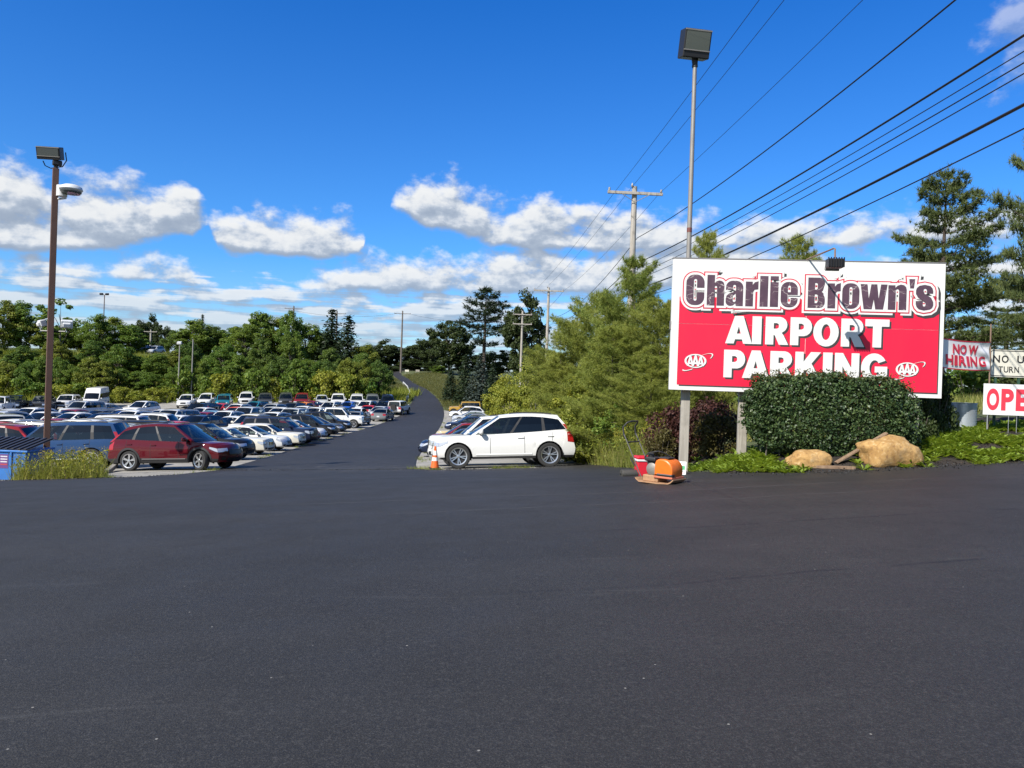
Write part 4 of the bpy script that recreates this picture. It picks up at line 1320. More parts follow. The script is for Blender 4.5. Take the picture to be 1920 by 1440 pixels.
    pl = MB()
    p = s.rear(0, 0.52, 0.012)
    pl.bbox((p[0], 0, p[2]), (0.012, 0.31, 0.16), 0.004)
    P['number_plate'] = pl.mesh('number_plate', P_PLATE)
    if kind == 'offroader':
        sp = MB()
        c = (-s.L / 2 - 0.14, 0.05, 1.02)
        sp.lathe([(0.20, -0.11), (0.36, -0.11), (0.395, -0.06), (0.395, 0.06), (0.36, 0.10), (0.22, 0.10)], 22, c, 'x')
        P['spare_wheel'] = sp.mesh('spare_wheel', P_TYRE, 40)
    return s, P

def wheel_meshes(wr, wd, style):
    ty = MB()
    ty.lathe([(wr * 0.68, wd / 2 - 0.02), (wr * 0.80, wd / 2), (wr * 0.95, wd / 2 - 0.012), (wr, wd / 2 - 0.045), (wr, -wd / 2 + 0.045), (wr * 0.95, -wd / 2 + 0.012), (wr * 0.68, -wd / 2)], 28, axis='y', capa=False, capb=False)
    rm = MB()
    ro = wr * 0.70
    rm.lathe([(ro * 1.0, wd / 2 - 0.012), (ro * 1.02, wd / 2 - 0.004), (ro * 0.90, wd / 2 - 0.012), (ro * 0.88, wd / 2 - 0.06)], 28, axis='y', capa=False, capb=False)
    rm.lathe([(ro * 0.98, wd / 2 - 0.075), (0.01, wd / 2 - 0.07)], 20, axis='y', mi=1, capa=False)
    n = 5
    for i in range(n):
        for d in ((-0.17, 0.17) if style == 'double' else ((-0.12, 0.12) if style == 'ten' else (0,))):
            a = 2 * math.pi * i / n + d
            w = 0.028 if style != 'five' else 0.055
            r = Matrix.Rotation(a, 3, 'Y')
            a2 = r @ Vector((0.035, wd / 2 - 0.03, 0)); b2 = r @ Vector((ro * 0.95, wd / 2 - 0.02, 0))
            side = r @ Vector((0, 0, w / 2)); sideb = side * (1.25 if style != 'double' else 1.15)
            up = Vector((0, 0.012, 0))
            rm.add([a2 - side, b2 - sideb, b2 + sideb, a2 + side, a2 - side - up * 2, b2 - sideb - up * 2, b2 + sideb - up * 2, a2 + side - up * 2],
                   [(0, 1, 2, 3), (0, 4, 5, 1), (3, 2, 6, 7)], 0)
    rm.lathe([(0.055, wd / 2 - 0.05), (0.055, wd / 2 - 0.018), (0.01, wd / 2 - 0.012)], 12, axis='y')
    return ty, rm

WHEELS = {}
def wheel_for(kind, style):
    key = (CAR[kind]['wr'], style)
    if key not in WHEELS:
        ty, rm = wheel_meshes(CAR[kind]['wr'], 0.23 if kind not in ('pickup', 'offroader', 'big_suv') else 0.27, style)
        both = MB()
        both.add(ty.v, ty.f, 0)
        k = len(both.v)
        both.v += rm.v
        for f, mi in zip(rm.f, rm.mi):
            both.f.append([i + k for i in f]); both.mi.append(1 + mi)
        WHEELS[key] = (ty.mesh('tyre', P_TYRE, 40), rm.mesh('rim', [P_RIM, P_RIMD], 35), both.mesh('wheel', [P_TYRE, P_RIM, P_RIMD], 40))
    return WHEELS[key]

SHAPES = {}
def shape_for(kind):
    if kind not in SHAPES: SHAPES[kind] = build_car_meshes(kind)
    return SHAPES[kind]

def car_frame(x, y, yaw, kind):
    """stand the car on the ground under its wheels"""
    s, _ = shape_for(kind)
    c, sn = math.cos(yaw), math.sin(yaw)
    def g(lx, ly): return G(x + c * lx - sn * ly, y + sn * lx + c * ly) + LIFT_G
    w = s.W / 2 - 0.15
    fl, fr, rl_, rr_ = g(s.xf, w), g(s.xf, -w), g(s.xr, w), g(s.xr, -w)
    pitch = math.atan2((rl_ + rr_) / 2 - (fl + fr) / 2, s.wb)
    rollc = math.atan2((fl + rl_) / 2 - (fr + rr_) / 2, 2 * w)
    zf, zr_ = (fl + fr) / 2, (rl_ + rr_) / 2
    z0 = zr_ + (zf - zr_) * (0 - s.xr) / s.wb
    return Vector((x, y, z0 + 0.002)), (rollc, pitch, yaw)

def make_car(name, kind, color, x, y, yaw, near=False, style='ten', steer=0.0, rear_seen=False, rails=True):
    s, P = shape_for(kind)
    loc, rot = car_frame(x, y, yaw, kind)
    o = empty(name, loc)
    o.rotation_euler = rot
    col = (*color, 1)
    for key, me in P.items():
        nm = key if isinstance(key, str) else key[0]
        if not near:
            if nm in ('door_handle',): continue
            if nm in ('number_plate', 'tail_light', 'rear_window', 'spare_wheel') and not rear_seen: continue
            if nm in ('headlight', 'grille') and rear_seen: continue
        p = link_mesh(nm, me, o)
        p.color = col
    ty, rm, both = wheel_for(kind, style)
    for xc in (s.xf, s.xr):
        for sg in (1, -1):
            st = steer if xc == s.xf else 0.0
            loc2 = (xc, sg * (s.hw(xc) * 0.985 - 0.125), s.wr)
            rz = st + (math.pi if sg < 0 else 0)
            if near:
                wh = link_mesh('wheel', ty, o)
                wh.location = loc2; wh.rotation_euler = (0, 0.3 * xc, rz)
                r = link_mesh('rim', rm, wh)
            else:
                wh = link_mesh('wheel', both, o)
                wh.location = loc2; wh.rotation_euler = (0, 0, rz)
    return o

# ------------------------------------------------------------------ plants
def m_leaf(name, c1, c2, c3, trans=0.35, rough=0.55, spec=0.3, nscale=0.5, hue=0.25):
    """foliage: leaf to leaf, clump to clump and plant to plant variation, light shining through"""
    m = bpy.data.materials.new(name); m.use_nodes = True
    t = NT(m.node_tree); m.node_tree.nodes.clear()
    geo = t.node('ShaderNodeNewGeometry')
    oi = t.node('ShaderNodeObjectInfo')
    n = t.noise(geo.outputs['Position'], nscale, 3, 0.6)
    isl = geo.outputs['Random Per Island']
    c = t.mix(t.ss(n, 0.32, 0.68), c1, c2)
    c = t.mix(t.m('MULTIPLY', t.ss(isl, 0.45, 1.0), 0.75), c, c3)
    c = t.mix(t.m('MULTIPLY', t.ss(isl, 0.5, 0.0), 0.45), c, tuple(x * 0.55 for x in c1))
    c = t.mix(t.m('MULTIPLY', oi.outputs['Random'], hue), c, (c3[0] * 1.1, c3[1] * 0.95, c3[2] * 0.8))
    pr = t.node('ShaderNodeBsdfPrincipled')
    t.put(pr.inputs['Base Color'], c)
    pr.inputs['Roughness'].default_value = rough
    pr.inputs['Specular IOR Level'].default_value = spec
    tl = t.node('ShaderNodeBsdfTranslucent')
    t.put(tl.inputs['Color'], t.mix(1.0, c, (1.2, 1.15, 0.55), 'MULTIPLY'))
    mx = t.node('ShaderNodeMixShader'); mx.inputs[0].default_value = trans
    t.l.new(pr.outputs[0], mx.inputs[1]); t.l.new(tl.outputs[0], mx.inputs[2])
    o = t.node('ShaderNodeOutputMaterial'); t.l.new(mx.outputs[0], o.inputs[0])
    MATS[name] = m
    return m

L_BROAD = m_leaf('leaf_broad', (0.060, 0.140, 0.022), (0.125, 0.220, 0.034), (0.225, 0.280, 0.050), nscale=0.30)
L_OLIVE = m_leaf('leaf_olive', (0.100, 0.165, 0.025), (0.190, 0.240, 0.037), (0.290, 0.300, 0.052), nscale=0.30)
L_MID = m_leaf('leaf_mid_green', (0.050, 0.118, 0.022), (0.105, 0.180, 0.034), (0.175, 0.232, 0.048), nscale=0.30)
L_YELLOW = m_leaf('leaf_yellow_green', (0.15, 0.21, 0.026), (0.26, 0.30, 0.040), (0.36, 0.35, 0.055), nscale=0.9)
L_DARK = m_leaf('leaf_dark', (0.028, 0.052, 0.018), (0.048, 0.076, 0.024), (0.08, 0.105, 0.034), nscale=0.4)
L_SPRUCE = m_leaf('needle_spruce', (0.016, 0.034, 0.016), (0.028, 0.050, 0.022), (0.045, 0.068, 0.03), trans=0.15, nscale=0.6)
L_BLUE = m_leaf('needle_blue_spruce', (0.03, 0.05, 0.045), (0.05, 0.075, 0.066), (0.08, 0.11, 0.10), trans=0.15, nscale=0.6)
L_PINE = m_leaf('needle_pine', (0.155, 0.230, 0.050), (0.275, 0.330, 0.070), (0.39, 0.40, 0.10), trans=0.38, nscale=1.1)
L_PINED = m_leaf('needle_pine_dark', (0.052, 0.092, 0.034), (0.095, 0.138, 0.046), (0.17, 0.195, 0.06), trans=0.25, nscale=0.8)
L_HEDGE = m_leaf('leaf_hedge', (0.030, 0.062, 0.023), (0.055, 0.098, 0.032), (0.105, 0.150, 0.045), trans=0.12, rough=0.45, spec=0.4, nscale=3.0, hue=0.0)
L_NEW = m_leaf('leaf_new_growth', (0.06, 0.085, 0.02), (0.11, 0.10, 0.028), (0.17, 0.10, 0.035), trans=0.35, nscale=3.0, hue=0.0)
L_RED = m_leaf('leaf_barberry', (0.045, 0.018, 0.018), (0.085, 0.034, 0.030), (0.13, 0.06, 0.045), trans=0.3, nscale=2.5, hue=0.1)
L_BROWN = m_leaf('leaf_brownish', (0.06, 0.045, 0.016), (0.10, 0.085, 0.025), (0.13, 0.12, 0.035), trans=0.3, nscale=2.5, hue=0.1)
L_GRASS = m_leaf('grass_blade', (0.115, 0.185, 0.032), (0.21, 0.265, 0.050), (0.37, 0.34, 0.12), trans=0.4, nscale=0.9)
L_VERGE = m_leaf('verge_blade', (0.075, 0.105, 0.026), (0.125, 0.145, 0.036), (0.20, 0.18, 0.07), trans=0.35, nscale=0.5)
L_DRY = m_leaf('dry_stalk', (0.16, 0.12, 0.06), (0.24, 0.18, 0.09), (0.32, 0.25, 0.14), trans=0.15, nscale=2.0)
L_FLOWER = m_leaf('goldenrod', (0.30, 0.24, 0.02), (0.42, 0.33, 0.03), (0.5, 0.42, 0.08), trans=0.3, nscale=2.0)
L_COVER = m_leaf('leaf_ground_cover', (0.17, 0.27, 0.035), (0.25, 0.36, 0.055), (0.34, 0.44, 0.10), trans=0.42, nscale=2.0, rough=0.45)
B_BARK = worn('bark_grey', (0.11, 0.095, 0.08), 0.9, amount=0.6, scale=5, bump=0.6, fine=25)
B_PINE = worn('bark_pine', (0.075, 0.058, 0.048), 0.9, amount=0.6, scale=5, bump=0.6, fine=25)

def np_mesh(name, verts, faces_n, nper, material):
    """verts (N*nper, 3): every nper verts are one face"""
    me = bpy.data.meshes.new(name)
    nv = len(verts)
    me.vertices.add(nv)
    me.vertices.foreach_set('co', np.asarray(verts, dtype=np.float32).ravel())
    me.loops.add(nv)
    me.loops.foreach_set('vertex_index', np.arange(nv, dtype=np.int32))
    nf = nv // nper
    me.polygons.add(nf)
    me.polygons.foreach_set('loop_start', np.arange(0, nv, nper, dtype=np.int32))
    me.materials.append(material)
    me.update(calc_edges=True)
    return me

def unit(v):
    return v / np.maximum(np.linalg.norm(v, axis=-1, keepdims=True), 1e-9)

def leaves(rg, pts, size, aspect=0.55, normal=None, nb=0.5):
    """rhombic leaves at pts; returns (N*4,3) corner array"""
    n = len(pts)
    r = unit(rg.normal(size=(n, 3)))
    nn = r if normal is None else unit(normal * nb + r * (1 - nb))
    a = unit(np.cross(nn, unit(rg.normal(size=(n, 3)))))
    b = np.cross(nn, a)
    s = np.asarray(size).reshape(-1, 1) * np.ones((n, 1))
    a, b = a * s * 0.5, b * s * 0.5 * aspect
    bend = nn * s * 0.10
    return np.stack([pts - a - bend, pts - b * 1.0 + bend * 0.4, pts + a - bend, pts + b + bend * 0.4], axis=1).reshape(-1, 3)

def blades(rg, base, tip, width):
    """thin triangles from base to tip"""
    d = tip - base
    sd = unit(np.cross(d, unit(rg.normal(size=d.shape)))) * np.asarray(width).reshape(-1, 1) * 0.5
    return np.stack([base - sd, base + sd, tip], axis=1).reshape(-1, 3)

def clump_points(rg, centres, radii, per):
    C = np.repeat(centres, per, axis=0); R = np.repeat(radii, per)[:, None]
    d = unit(rg.normal(size=C.shape)); d[:, 2] = d[:, 2] * 0.8 + 0.12
    r = rg.random(len(C))[:, None] ** 0.35
    return C + d * r * R * np.array([1.0, 1.0, 0.95]), unit(d)

# ---- crowns in metres, base of the tree at the origin, height 10
def crown_broad(seed, mat_, width=7.0, bare=0.10, n=84, leaf=0.235, per=200, spread=1.0):
    rg = np.random.default_rng(seed)
    cs, rs = [], []
    zc, rz = 10 * (0.5 + bare / 2) - 0.3, 10 * (0.5 - bare / 2) - 0.5
    for i in range(n):
        d = unit(rg.normal(size=3))
        r = (0.35 + 0.65 * rg.random() ** 0.45) * (0.86 + 0.28 * rg.random())
        x, y, z = d * r
        wz = 1.0 - 0.35 * max(0.0, z) - 0.15 * max(0.0, -z)
        rad = (0.42 + 0.72 * rg.random() ** 1.3) * (width / 7.0) ** 0.5
        cs.append((x * wz * (width / 2 - 0.5 * rad), y * wz * (width / 2 - 0.5 * rad), max(0.5, min(zc + z * rz, 10.1 - rad * 0.8)))); rs.append(rad)
    cs, rs = np.array(cs), np.array(rs)
    p, d = clump_points(rg, cs, rs, per)
    nrm = unit(d + np.array([0, 0, 0.5]))
    v = leaves(rg, p, leaf * (0.6 + 0.8 * rg.random(len(p))), 0.72, nrm, 0.55)
    return np_mesh('crown', v, None, 4, mat_), cs

def trunk_broad(seed, cs, r=0.2):
    rg = random.Random(seed)
    b = MB()
    top = 7.2
    path = [(0, 0, -0.4)] + [(rg.uniform(-0.15, 0.15) * i, rg.uniform(-0.15, 0.15) * i, top * i / 5) for i in range(1, 6)]
    b.tube(path, [r * 1.3] + [r * (1 - 0.15 * i) for i in range(1, 6)], 7)
    for c in cs[::3]:
        k = rg.uniform(0.25, 0.75) * 5
        i = int(k); p0 = Vector(path[i]).lerp(Vector(path[min(5, i + 1)]), k - i)
        c = Vector(c)
        if c.z < p0.z - 0.5: continue
        b.tube([p0, p0.lerp(c, 0.5) + Vector((0, 0, 0.25)), c], [r * 0.4, r * 0.25, r * 0.08], 5)
    return b.mesh('trunk', B_BARK, 60)

def crown_spruce(seed, mat_, width=4.2, n_lv=26, leaf=0.42):
    rg = np.random.default_rng(seed)
    P, N = [], []
    for i in range(n_lv):
        h = i / (n_lv - 1)
        z = 0.5 + 9.3 * h
        R = width / 2 * (1 - h) ** 0.85 + 0.12
        nb = int(7 + 7 * (1 - h))
        for k in range(nb):
            a = 2 * math.pi * (k + rg.random() * 0.7) / nb + i
            Rk = R * (0.72 + 0.4 * rg.random())
            m = max(5, int(Rk * 13))
            s = (rg.random(m) ** 0.6)[:, None]
            d = np.array([math.cos(a), math.sin(a), 0])
            pts = d * (s * Rk) + np.array([0, 0, z]) + np.array([0, 0, -1]) * (s * s * Rk * 0.38) + rg.normal(size=(m, 3)) * np.array([0.13, 0.13, 0.09]) * (0.5 + s)
            P.append(pts); N.append(np.tile(d * 0.4 + np.array([0, 0, 0.9]), (m, 1)))
    P.append(np.stack([rg.normal(size=14) * 0.06, rg.normal(size=14) * 0.06, 9.3 + rg.random(14) * 0.75], axis=1)); N.append(np.tile([0, 0, 1.0], (14, 1)))
    p = np.concatenate(P); nn = unit(np.concatenate(N))
    v = leaves(rg, p, leaf * (0.55 + 0.7 * rg.random(len(p))), 0.42, nn, 0.55)
    return np_mesh('crown', v, None, 4, mat_)

def crown_pine(seed, mat_, width=5.0, lv=13, bare=0.08, tuft=0.20, nper=13, blade=0.016, gap=0.15, arm=0.9, dens=1.0, topw=0.25, rise=0.22, bw=1.0, pw=1.3, pe=0.8, nbr=(5, 8), plate=0.26):
    """white pine: whorls of sweeping boughs carrying brushes of needles"""
    rg = np.random.default_rng(seed)
    limbs = MB()
    rr_ = random.Random(seed)
    T = []
    for i in range(lv):
        h = i / (lv - 1)
        z = 10 * (bare + (0.95 - bare) * h ** 0.95)
        R = width / 2 * max(0.06, (1 - h ** pw)) ** pe * (0.8 if h < 0.06 else 1) * (0.78 + 0.4 * rg.random())
        nb = rg.integers(*nbr)
        for k in range(nb):
            if rg.random() < gap: continue
            a = 2 * math.pi * (k + rg.random() * 0.6) / nb + i * 0.9
            L = R * (0.6 + 0.55 * rg.random())
            up = rise + 0.25 * h + 0.15 * rg.random()
            d = np.array([math.cos(a), math.sin(a), 0.0])
            z = 10 * (bare + (0.95 - bare) * h ** 0.95) + rg.uniform(-0.3, 0.3) * (1 - h)
            e = np.array([0, 0, z]) + d * L + np.array([0, 0, up * L])
            mid = np.array([0, 0, z]) + d * L * 0.5 + np.array([0, 0, up * L * 0.28])
            limbs.tube([(0, 0, z), tuple(mid), tuple(e)], [0.045 * arm * (1.1 - h), 0.03 * arm * (1.1 - h), 0.008], 4, caps=False)
            m = int(max(6, L * 26) * dens)
            s = (0.22 + 0.78 * rg.random(m) ** 0.8)[:, None]
            base = np.where(s < 0.5, np.array([0, 0, z]) + (mid - np.array([0, 0, z])) * s * 2, mid + (e - mid) * (s - 0.5) * 2)
            lat = np.array([-d[1], d[0], 0])
            off = lat * (rg.normal(size=(m, 1)) * 0.30 * L * (1.12 - s) ** 0.5 * bw) + np.array([0, 0, 1]) * (rg.random((m, 1)) ** 1.5 * plate * bw) + d * rg.normal(size=(m, 1)) * 0.08
            T.append(np.concatenate([base + off, np.tile(d, (m, 1)) + lat * np.sign(rg.normal(size=(m, 1))) * 0.5], axis=1))
    tz = np.linspace(8.9, 10.0, 9)
    T.append(np.stack([rg.normal(size=9) * 0.05, rg.normal(size=9) * 0.05, tz, np.zeros(9), np.zeros(9), np.ones(9)], axis=1))
    T = np.concatenate(T)
    c, d = T[:, :3], unit(T[:, 3:])
    C = np.repeat(c, nper, axis=0); D = np.repeat(d, nper, axis=0)
    dirs = unit(D * 0.55 + np.array([0, 0, 0.45]) + rg.normal(size=C.shape) * 0.75)
    ln = tuft * (0.6 + 0.7 * rg.random(len(C)))[:, None]
    v = blades(rg, C - dirs * ln * 0.1, C + dirs * ln, np.full(len(C), blade))
    limbs.tube([(0, 0, -0.4), (0.03, 0, 3), (-0.02, 0.03, 6.5), (0, 0, 9.6)], [0.15 * arm, 0.12 * arm, 0.07 * arm, 0.015], 7)
    return np_mesh('crown', v, None, 3, mat_), limbs.mesh('trunk', B_PINE, 60)

def crown_shrub(seed, mat_, leaf=0.2, n=26, per=90, flat=1.0, aspect=0.7):
    """rounded bush of height 1 and width about 1.2"""
    rg = np.random.default_rng(seed)
    cs, rs = [], []
    for i in range(n):
        a, h = rg.random() * 6.283, rg.random()
        R = 0.48 * math.sqrt(max(0.05, 1 - (h * 0.95) ** 2.2)) * rg.random() ** 0.5
        cs.append((R * math.cos(a), R * math.sin(a), 0.08 + 0.72 * h)); rs.append(0.12 + 0.13 * rg.random())
    p, d = clump_points(rg, np.array(cs), np.array(rs), per)
    # a few long shoots stick out
    k = int(len(p) * 0.06)
    p[:k] += d[:k] * 0.10 * rg.random((k, 1))
    v = leaves(rg, p, leaf * (0.6 + 0.8 * rg.random(len(p))), aspect, unit(d + np.array([0, 0, 0.4])), 0.5)
    return np_mesh('foliage', v, None, 4, mat_)

def stems_shrub(seed):
    b = MB(); r = random.Random(seed)
    for i in range(7):
        a = r.random() * 6.283
        b.tube([(0.04 * math.cos(a), 0.04 * math.sin(a), -0.1), (0.15 * math.cos(a), 0.15 * math.sin(a), 0.3), (0.33 * math.cos(a), 0.33 * math.sin(a), 0.68)], [0.016, 0.011, 0.004], 4)
    return b.mesh('stem', B_BARK)

BROAD = []
for i in range(6):
    cm, cs_ = crown_broad(100 + i, L_BROAD, width=[7, 6.2, 8.4, 5.4, 7.6, 6.6][i], bare=[0.08, 0.05, 0.12, 0.04, 0.06, 0.1][i], n=[86, 82, 100, 74, 92, 82][i])
    BROAD.append((cm, trunk_broad(100 + i, cs_)))
cm, cs_ = crown_broad(140, L_DARK, width=7.5, bare=0.12, n=80, leaf=0.28, per=190)
DARKB = [(cm, trunk_broad(140, cs_))]
cm, cs_ = crown_broad(141, L_DARK, width=6.5, bare=0.05, n=100, leaf=0.28, per=180)
DARKB.append((cm, trunk_broad(141, cs_)))
cm, cs_ = crown_broad(150, L_BROAD, width=5.5, bare=0.35, n=17, leaf=0.36, per=70)
SPARSE = (cm, trunk_broad(150, cs_, 0.13))
cm, cs_ = crown_broad(160, L_YELLOW, width=7.5, bare=0.02, n=60, leaf=0.26, per=140)
YELL = [(cm, trunk_broad(160, cs_))]
cm, cs_ = crown_broad(161, L_YELLOW, width=8.5, bare=0.02, n=64, leaf=0.22, per=150)
YELL.append((cm, trunk_broad(161, cs_)))
tb = MB(); tb.tube([(0, 0, -0.4), (0, 0, 5), (0, 0, 9.7)], [0.16, 0.1, 0.015], 7)
T_SPR = tb.mesh('trunk', B_PINE, 60)
SPRUCE = [(crown_spruce(200 + i, L_SPRUCE, width=[4.4, 3.6][i]), T_SPR) for i in range(2)]
BLUES = [(crown_spruce(210, L_BLUE, width=4.8), T_SPR)]
PINE_N = [crown_pine(300, L_PINE, 6.4, lv=15, tuft=0.26, blade=0.021, nper=15, dens=2.1, gap=0.16, pw=3.2, pe=0.6), crown_pine(301, L_PINE, 7.0, lv=14, tuft=0.26, blade=0.021, nper=15, dens=2.0, gap=0.18, pw=3.4, pe=0.55), crown_pine(302, L_PINE, 5.4, lv=16, tuft=0.24, blade=0.020, nper=15, dens=2.1, gap=0.15, pw=2.8, pe=0.6)]
PINE_R = [crown_pine(310, L_PINED, 6.0, lv=14, bare=0.22, tuft=0.22, nper=12, blade=0.036, plate=0.15, gap=0.14, arm=1.3, dens=2.3, rise=0.02, bw=1.25, pw=2.6, pe=0.6, nbr=(4, 7)),
          crown_pine(311, L_PINED, 6.6, lv=13, bare=0.16, tuft=0.22, nper=12, blade=0.036, plate=0.15, gap=0.16, arm=1.3, dens=2.3, rise=0.0, bw=1.25, pw=2.6, pe=0.6, nbr=(4, 7))]
PINE_F = [crown_pine(320, L_SPRUCE, 3.6, lv=8, bare=0.38, tuft=0.34, nper=9, blade=0.07, gap=0.35, arm=1.2, dens=0.85, rise=0.25, pw=3.5, pe=0.5, bw=1.3)]
SHRUB = [crown_shrub(400 + i, L_BROAD, 0.085) for i in range(2)]
SHRUBY = [crown_shrub(410 + i, L_YELLOW, 0.075) for i in range(2)]
STEMS = [stems_shrub(1), stems_shrub(2)]

ORD = ['first', 'second', 'third', 'fourth', 'fifth', 'sixth', 'seventh', 'eighth', 'ninth', 'tenth', 'eleventh', 'twelfth', 'thirteenth', 'fourteenth', 'fifteenth', 'sixteenth', 'seventeenth', 'eighteenth', 'nineteenth', 'twentieth']
def ordinal(i):
    return ORD[i] if i < len(ORD) else ('twenty-' + ORD[i - 20] if i < 30 else 'number %d' % (i + 1))

trng = random.Random(77)
def plant_tree(name, pair, px, top_y, depth, width_px, label, group, native_w, cat='tree', base=None, rz=None, second='trunk', first='crown', H=10.0, leafmat=None):
    top = at(px, top_y, depth)
    gz = G(top.x, top.y) if base is None else base
    h = max(1.0, top.z - gz)
    w = width_px / FOC * depth
    o = empty(name, (top.x, top.y, gz), trng.uniform(0, 6.283) if rz is None else rz, label, cat, group)
    o.scale = (w / native_w, w / native_w, h / H)
    ch = link_mesh(first, pair[0], o)
    if leafmat is not None:
        ch.material_slots[0].link = 'OBJECT'; ch.material_slots[0].material = leafmat
    if pair[1] is not None: link_mesh(second, pair[1], o)
    return o

# ---- the wood on the bank behind the car park
LM = [L_BROAD, L_OLIVE, L_MID, L_BROAD]
NW_ = [7, 6.2, 8.4, 5.4, 7.6, 6.6]
row = [(-70, 575), (-30, 560), (10, 552), (44, 566), (78, 592), (104, 604), (128, 610), (150, 618), (182, 596), (212, 584), (242, 606), (338, 622), (366, 604), (398, 596), (430, 606), (462, 598), (490, 586), (520, 600), (548, 580), (578, 590), (604, 602), (684, 630)]
for i, (px, ty) in enumerate(row):
    k = trng.randrange(6)
    plant_tree('broadleaf_tree', BROAD[k], px, ty + trng.randint(-12, 10), 133 + trng.uniform(-2, 5), 68 + trng.randint(-10, 16), 'tall green broadleaf tree, %s from the left along the skyline of the wood' % ordinal(i), 'trees along the skyline of the wood', NW_[k], leafmat=LM[trng.randrange(4)])
plant_tree('broadleaf_tree', SPARSE, 112, 552, 124, 85, 'thin open-crowned tree rising just behind the brown lamp pole', 'trees along the skyline of the wood', 5.5)
plant_tree('spruce_tree', SPRUCE[0], 624, 580, 134, 92, 'dark pointed spruce, left of the pair on the wood skyline', 'spruces on the wood skyline', 4.4)
plant_tree('spruce_tree', SPRUCE[1], 654, 592, 132, 84, 'dark pointed spruce, right of the pair on the wood skyline', 'spruces on the wood skyline', 3.6)
row = []
for i, px in enumerate(range(-55, 712, 32)):
    ty = 648 + (-1) ** i * 11 + (14 if 225 < px < 325 else 0) + trng.randint(-14, 12) + max(0, (px - 560)) * 0.08
    row.append((px + trng.randint(-8, 8), ty, 120 + trng.uniform(-2, 4) - (3 if px < 120 else 0) + 4 * (px > 500), 58 + trng.randint(-8, 14), trng.randrange(6)))
for i, (px, ty, d, w, k) in enumerate(row):
    plant_tree('broadleaf_tree', BROAD[k], px, ty, d, w, 'leafy mid-height tree, %s from the left on the wooded bank' % ordinal(i), 'mid-height trees on the wooded bank', NW_[k], leafmat=L_MID if px > 600 else LM[trng.randrange(4)])
row = []
for i, px in enumerate(list(range(-40, 716, 30))):
    row.append((px + trng.randint(-7, 7), 676 + trng.randint(-16, 12) + (12 if 215 < px < 330 else 0), (110.5 if px < 215 else 113.5 if px < 330 else 0) or (110.5 if px < 225 else 116 + 0.006 * (px - 330)) + trng.uniform(-0.8, 1.2), 50 + trng.randint(-6, 12), trng.randrange(6)))
for i, (px, ty, d, w, k) in enumerate(row):
    plant_tree('young_tree', BROAD[k], px, ty, d, w, 'low leafy young tree at the foot of the bank, %s from the left' % ordinal(i), 'young trees at the foot of the bank', NW_[k], leafmat=LM[trng.randrange(4)])
row = []
for i, px in enumerate(list(range(-30, 215, 36)) + list(range(345, 715, 34))):
    row.append((px + trng.randint(-6, 6), 698 + trng.randint(-14, 12) + (8 if px < 215 else -2), (106.5 if px < 215 else 112 + 0.012 * (px - 345)) + trng.uniform(-0.5, 1.5), 52 + trng.randint(-6, 16), trng.randrange(2)))
for i, (px, ty, d, w, k) in enumerate(row):
    plant_tree('understorey_bush', ((SHRUB if trng.random() < 0.6 else SHRUBY)[k], STEMS[k]), px, ty, d, w, 'leafy bush at the edge of the car park, %s from the left below the wood' % ordinal(i), 'bushes below the wood', 1.2, 'bush', second='stem', first='foliage', H=1.0)
for i, (px, ty, d, w) in enumerate(((228, 722, 108, 42), (255, 728, 108, 44), (288, 724, 109, 46), (318, 722, 111, 40))):
    plant_tree('weed_bush', (SHRUBY[i % 2], STEMS[i % 2]), px, ty, d, w, 'low yellow-green weedy bush, %s from the left in the gap of the bank' % ordinal(i), 'low bushes in the gap of the bank', 1.2, 'bush', second='stem', first='foliage', H=1.0)
# trees far behind the wood
for i, (px, ty, d, w, k) in enumerate(((262, 592, 230, 46, 0), (284, 586, 235, 44, 1), (306, 602, 230, 42, 0), (380, 590, 240, 26, 2))):
    if k < 2: plant_tree('distant_tree', DARKB[k], px, ty, d, w, 'dark distant tree, %s from the left above the gap in the wood' % ordinal(i), 'distant trees above the wood', 7)
    else: plant_tree('distant_spruce', SPRUCE[1], px, ty, d, w, 'small dark distant spruce beside a far utility pole', None, 3.6)
for i, (px, ty, d, w, k) in enumerate(((694, 640, 205, 62, 0), (724, 634, 210, 66, 1), (752, 646, 215, 60, 0), (786, 634, 210, 66, 1), (812, 622, 200, 60, 0), (876, 655, 185, 80, 1), (935, 650, 170, 80, 0), (772, 672, 205, 60, 1), (816, 676, 195, 55, 0))):
    plant_tree('roadside_tree', DARKB[k], px, ty, d, w, 'dark green tree beyond the bend of the lane, %s from the left' % ordinal(i), 'trees beyond the bend of the lane', 7)
for i, (px, ty, d, w, k) in enumerate(((704, 684, 150, 44, 0), (722, 690, 160, 40, 1), (735, 684, 200, 40, 0), (770, 680, 215, 44, 1), (800, 682, 205, 40, 0), (826, 684, 190, 44, 1), (748, 676, 225, 50, 0), (690, 690, 138, 44, 1))):
    plant_tree('brush_bush', (SHRUB[k], STEMS[k]), px, ty, d, w, 'dark brush bush closing in on the lane bend, %s from the left' % ordinal([1, 2, 3, 5, 6, 7, 4, 0][i]), 'brush at the lane bend', 1.2, 'bush', second='stem', first='foliage', H=1.0, leafmat=L_MID if i % 2 else L_DARK)
plant_tree('oak_tree', DARKB[0], 846, 588, 185, 100, 'big dark spreading tree right of the thin utility pole', None, 7.5)
plant_tree('tall_pine', PINE_F[0], 912, 541, 160, 84, 'tall open pine with a bare lower trunk against the clouds', None, 3.4)
plant_tree('tall_tree', DARKB[1], 985, 540, 150, 92, 'tall dense dark tree right of the open pine', None, 6.5)
plant_tree('tall_tree', DARKB[0], 1010, 640, 115, 90, 'dark tree behind the second utility pole', None, 7)
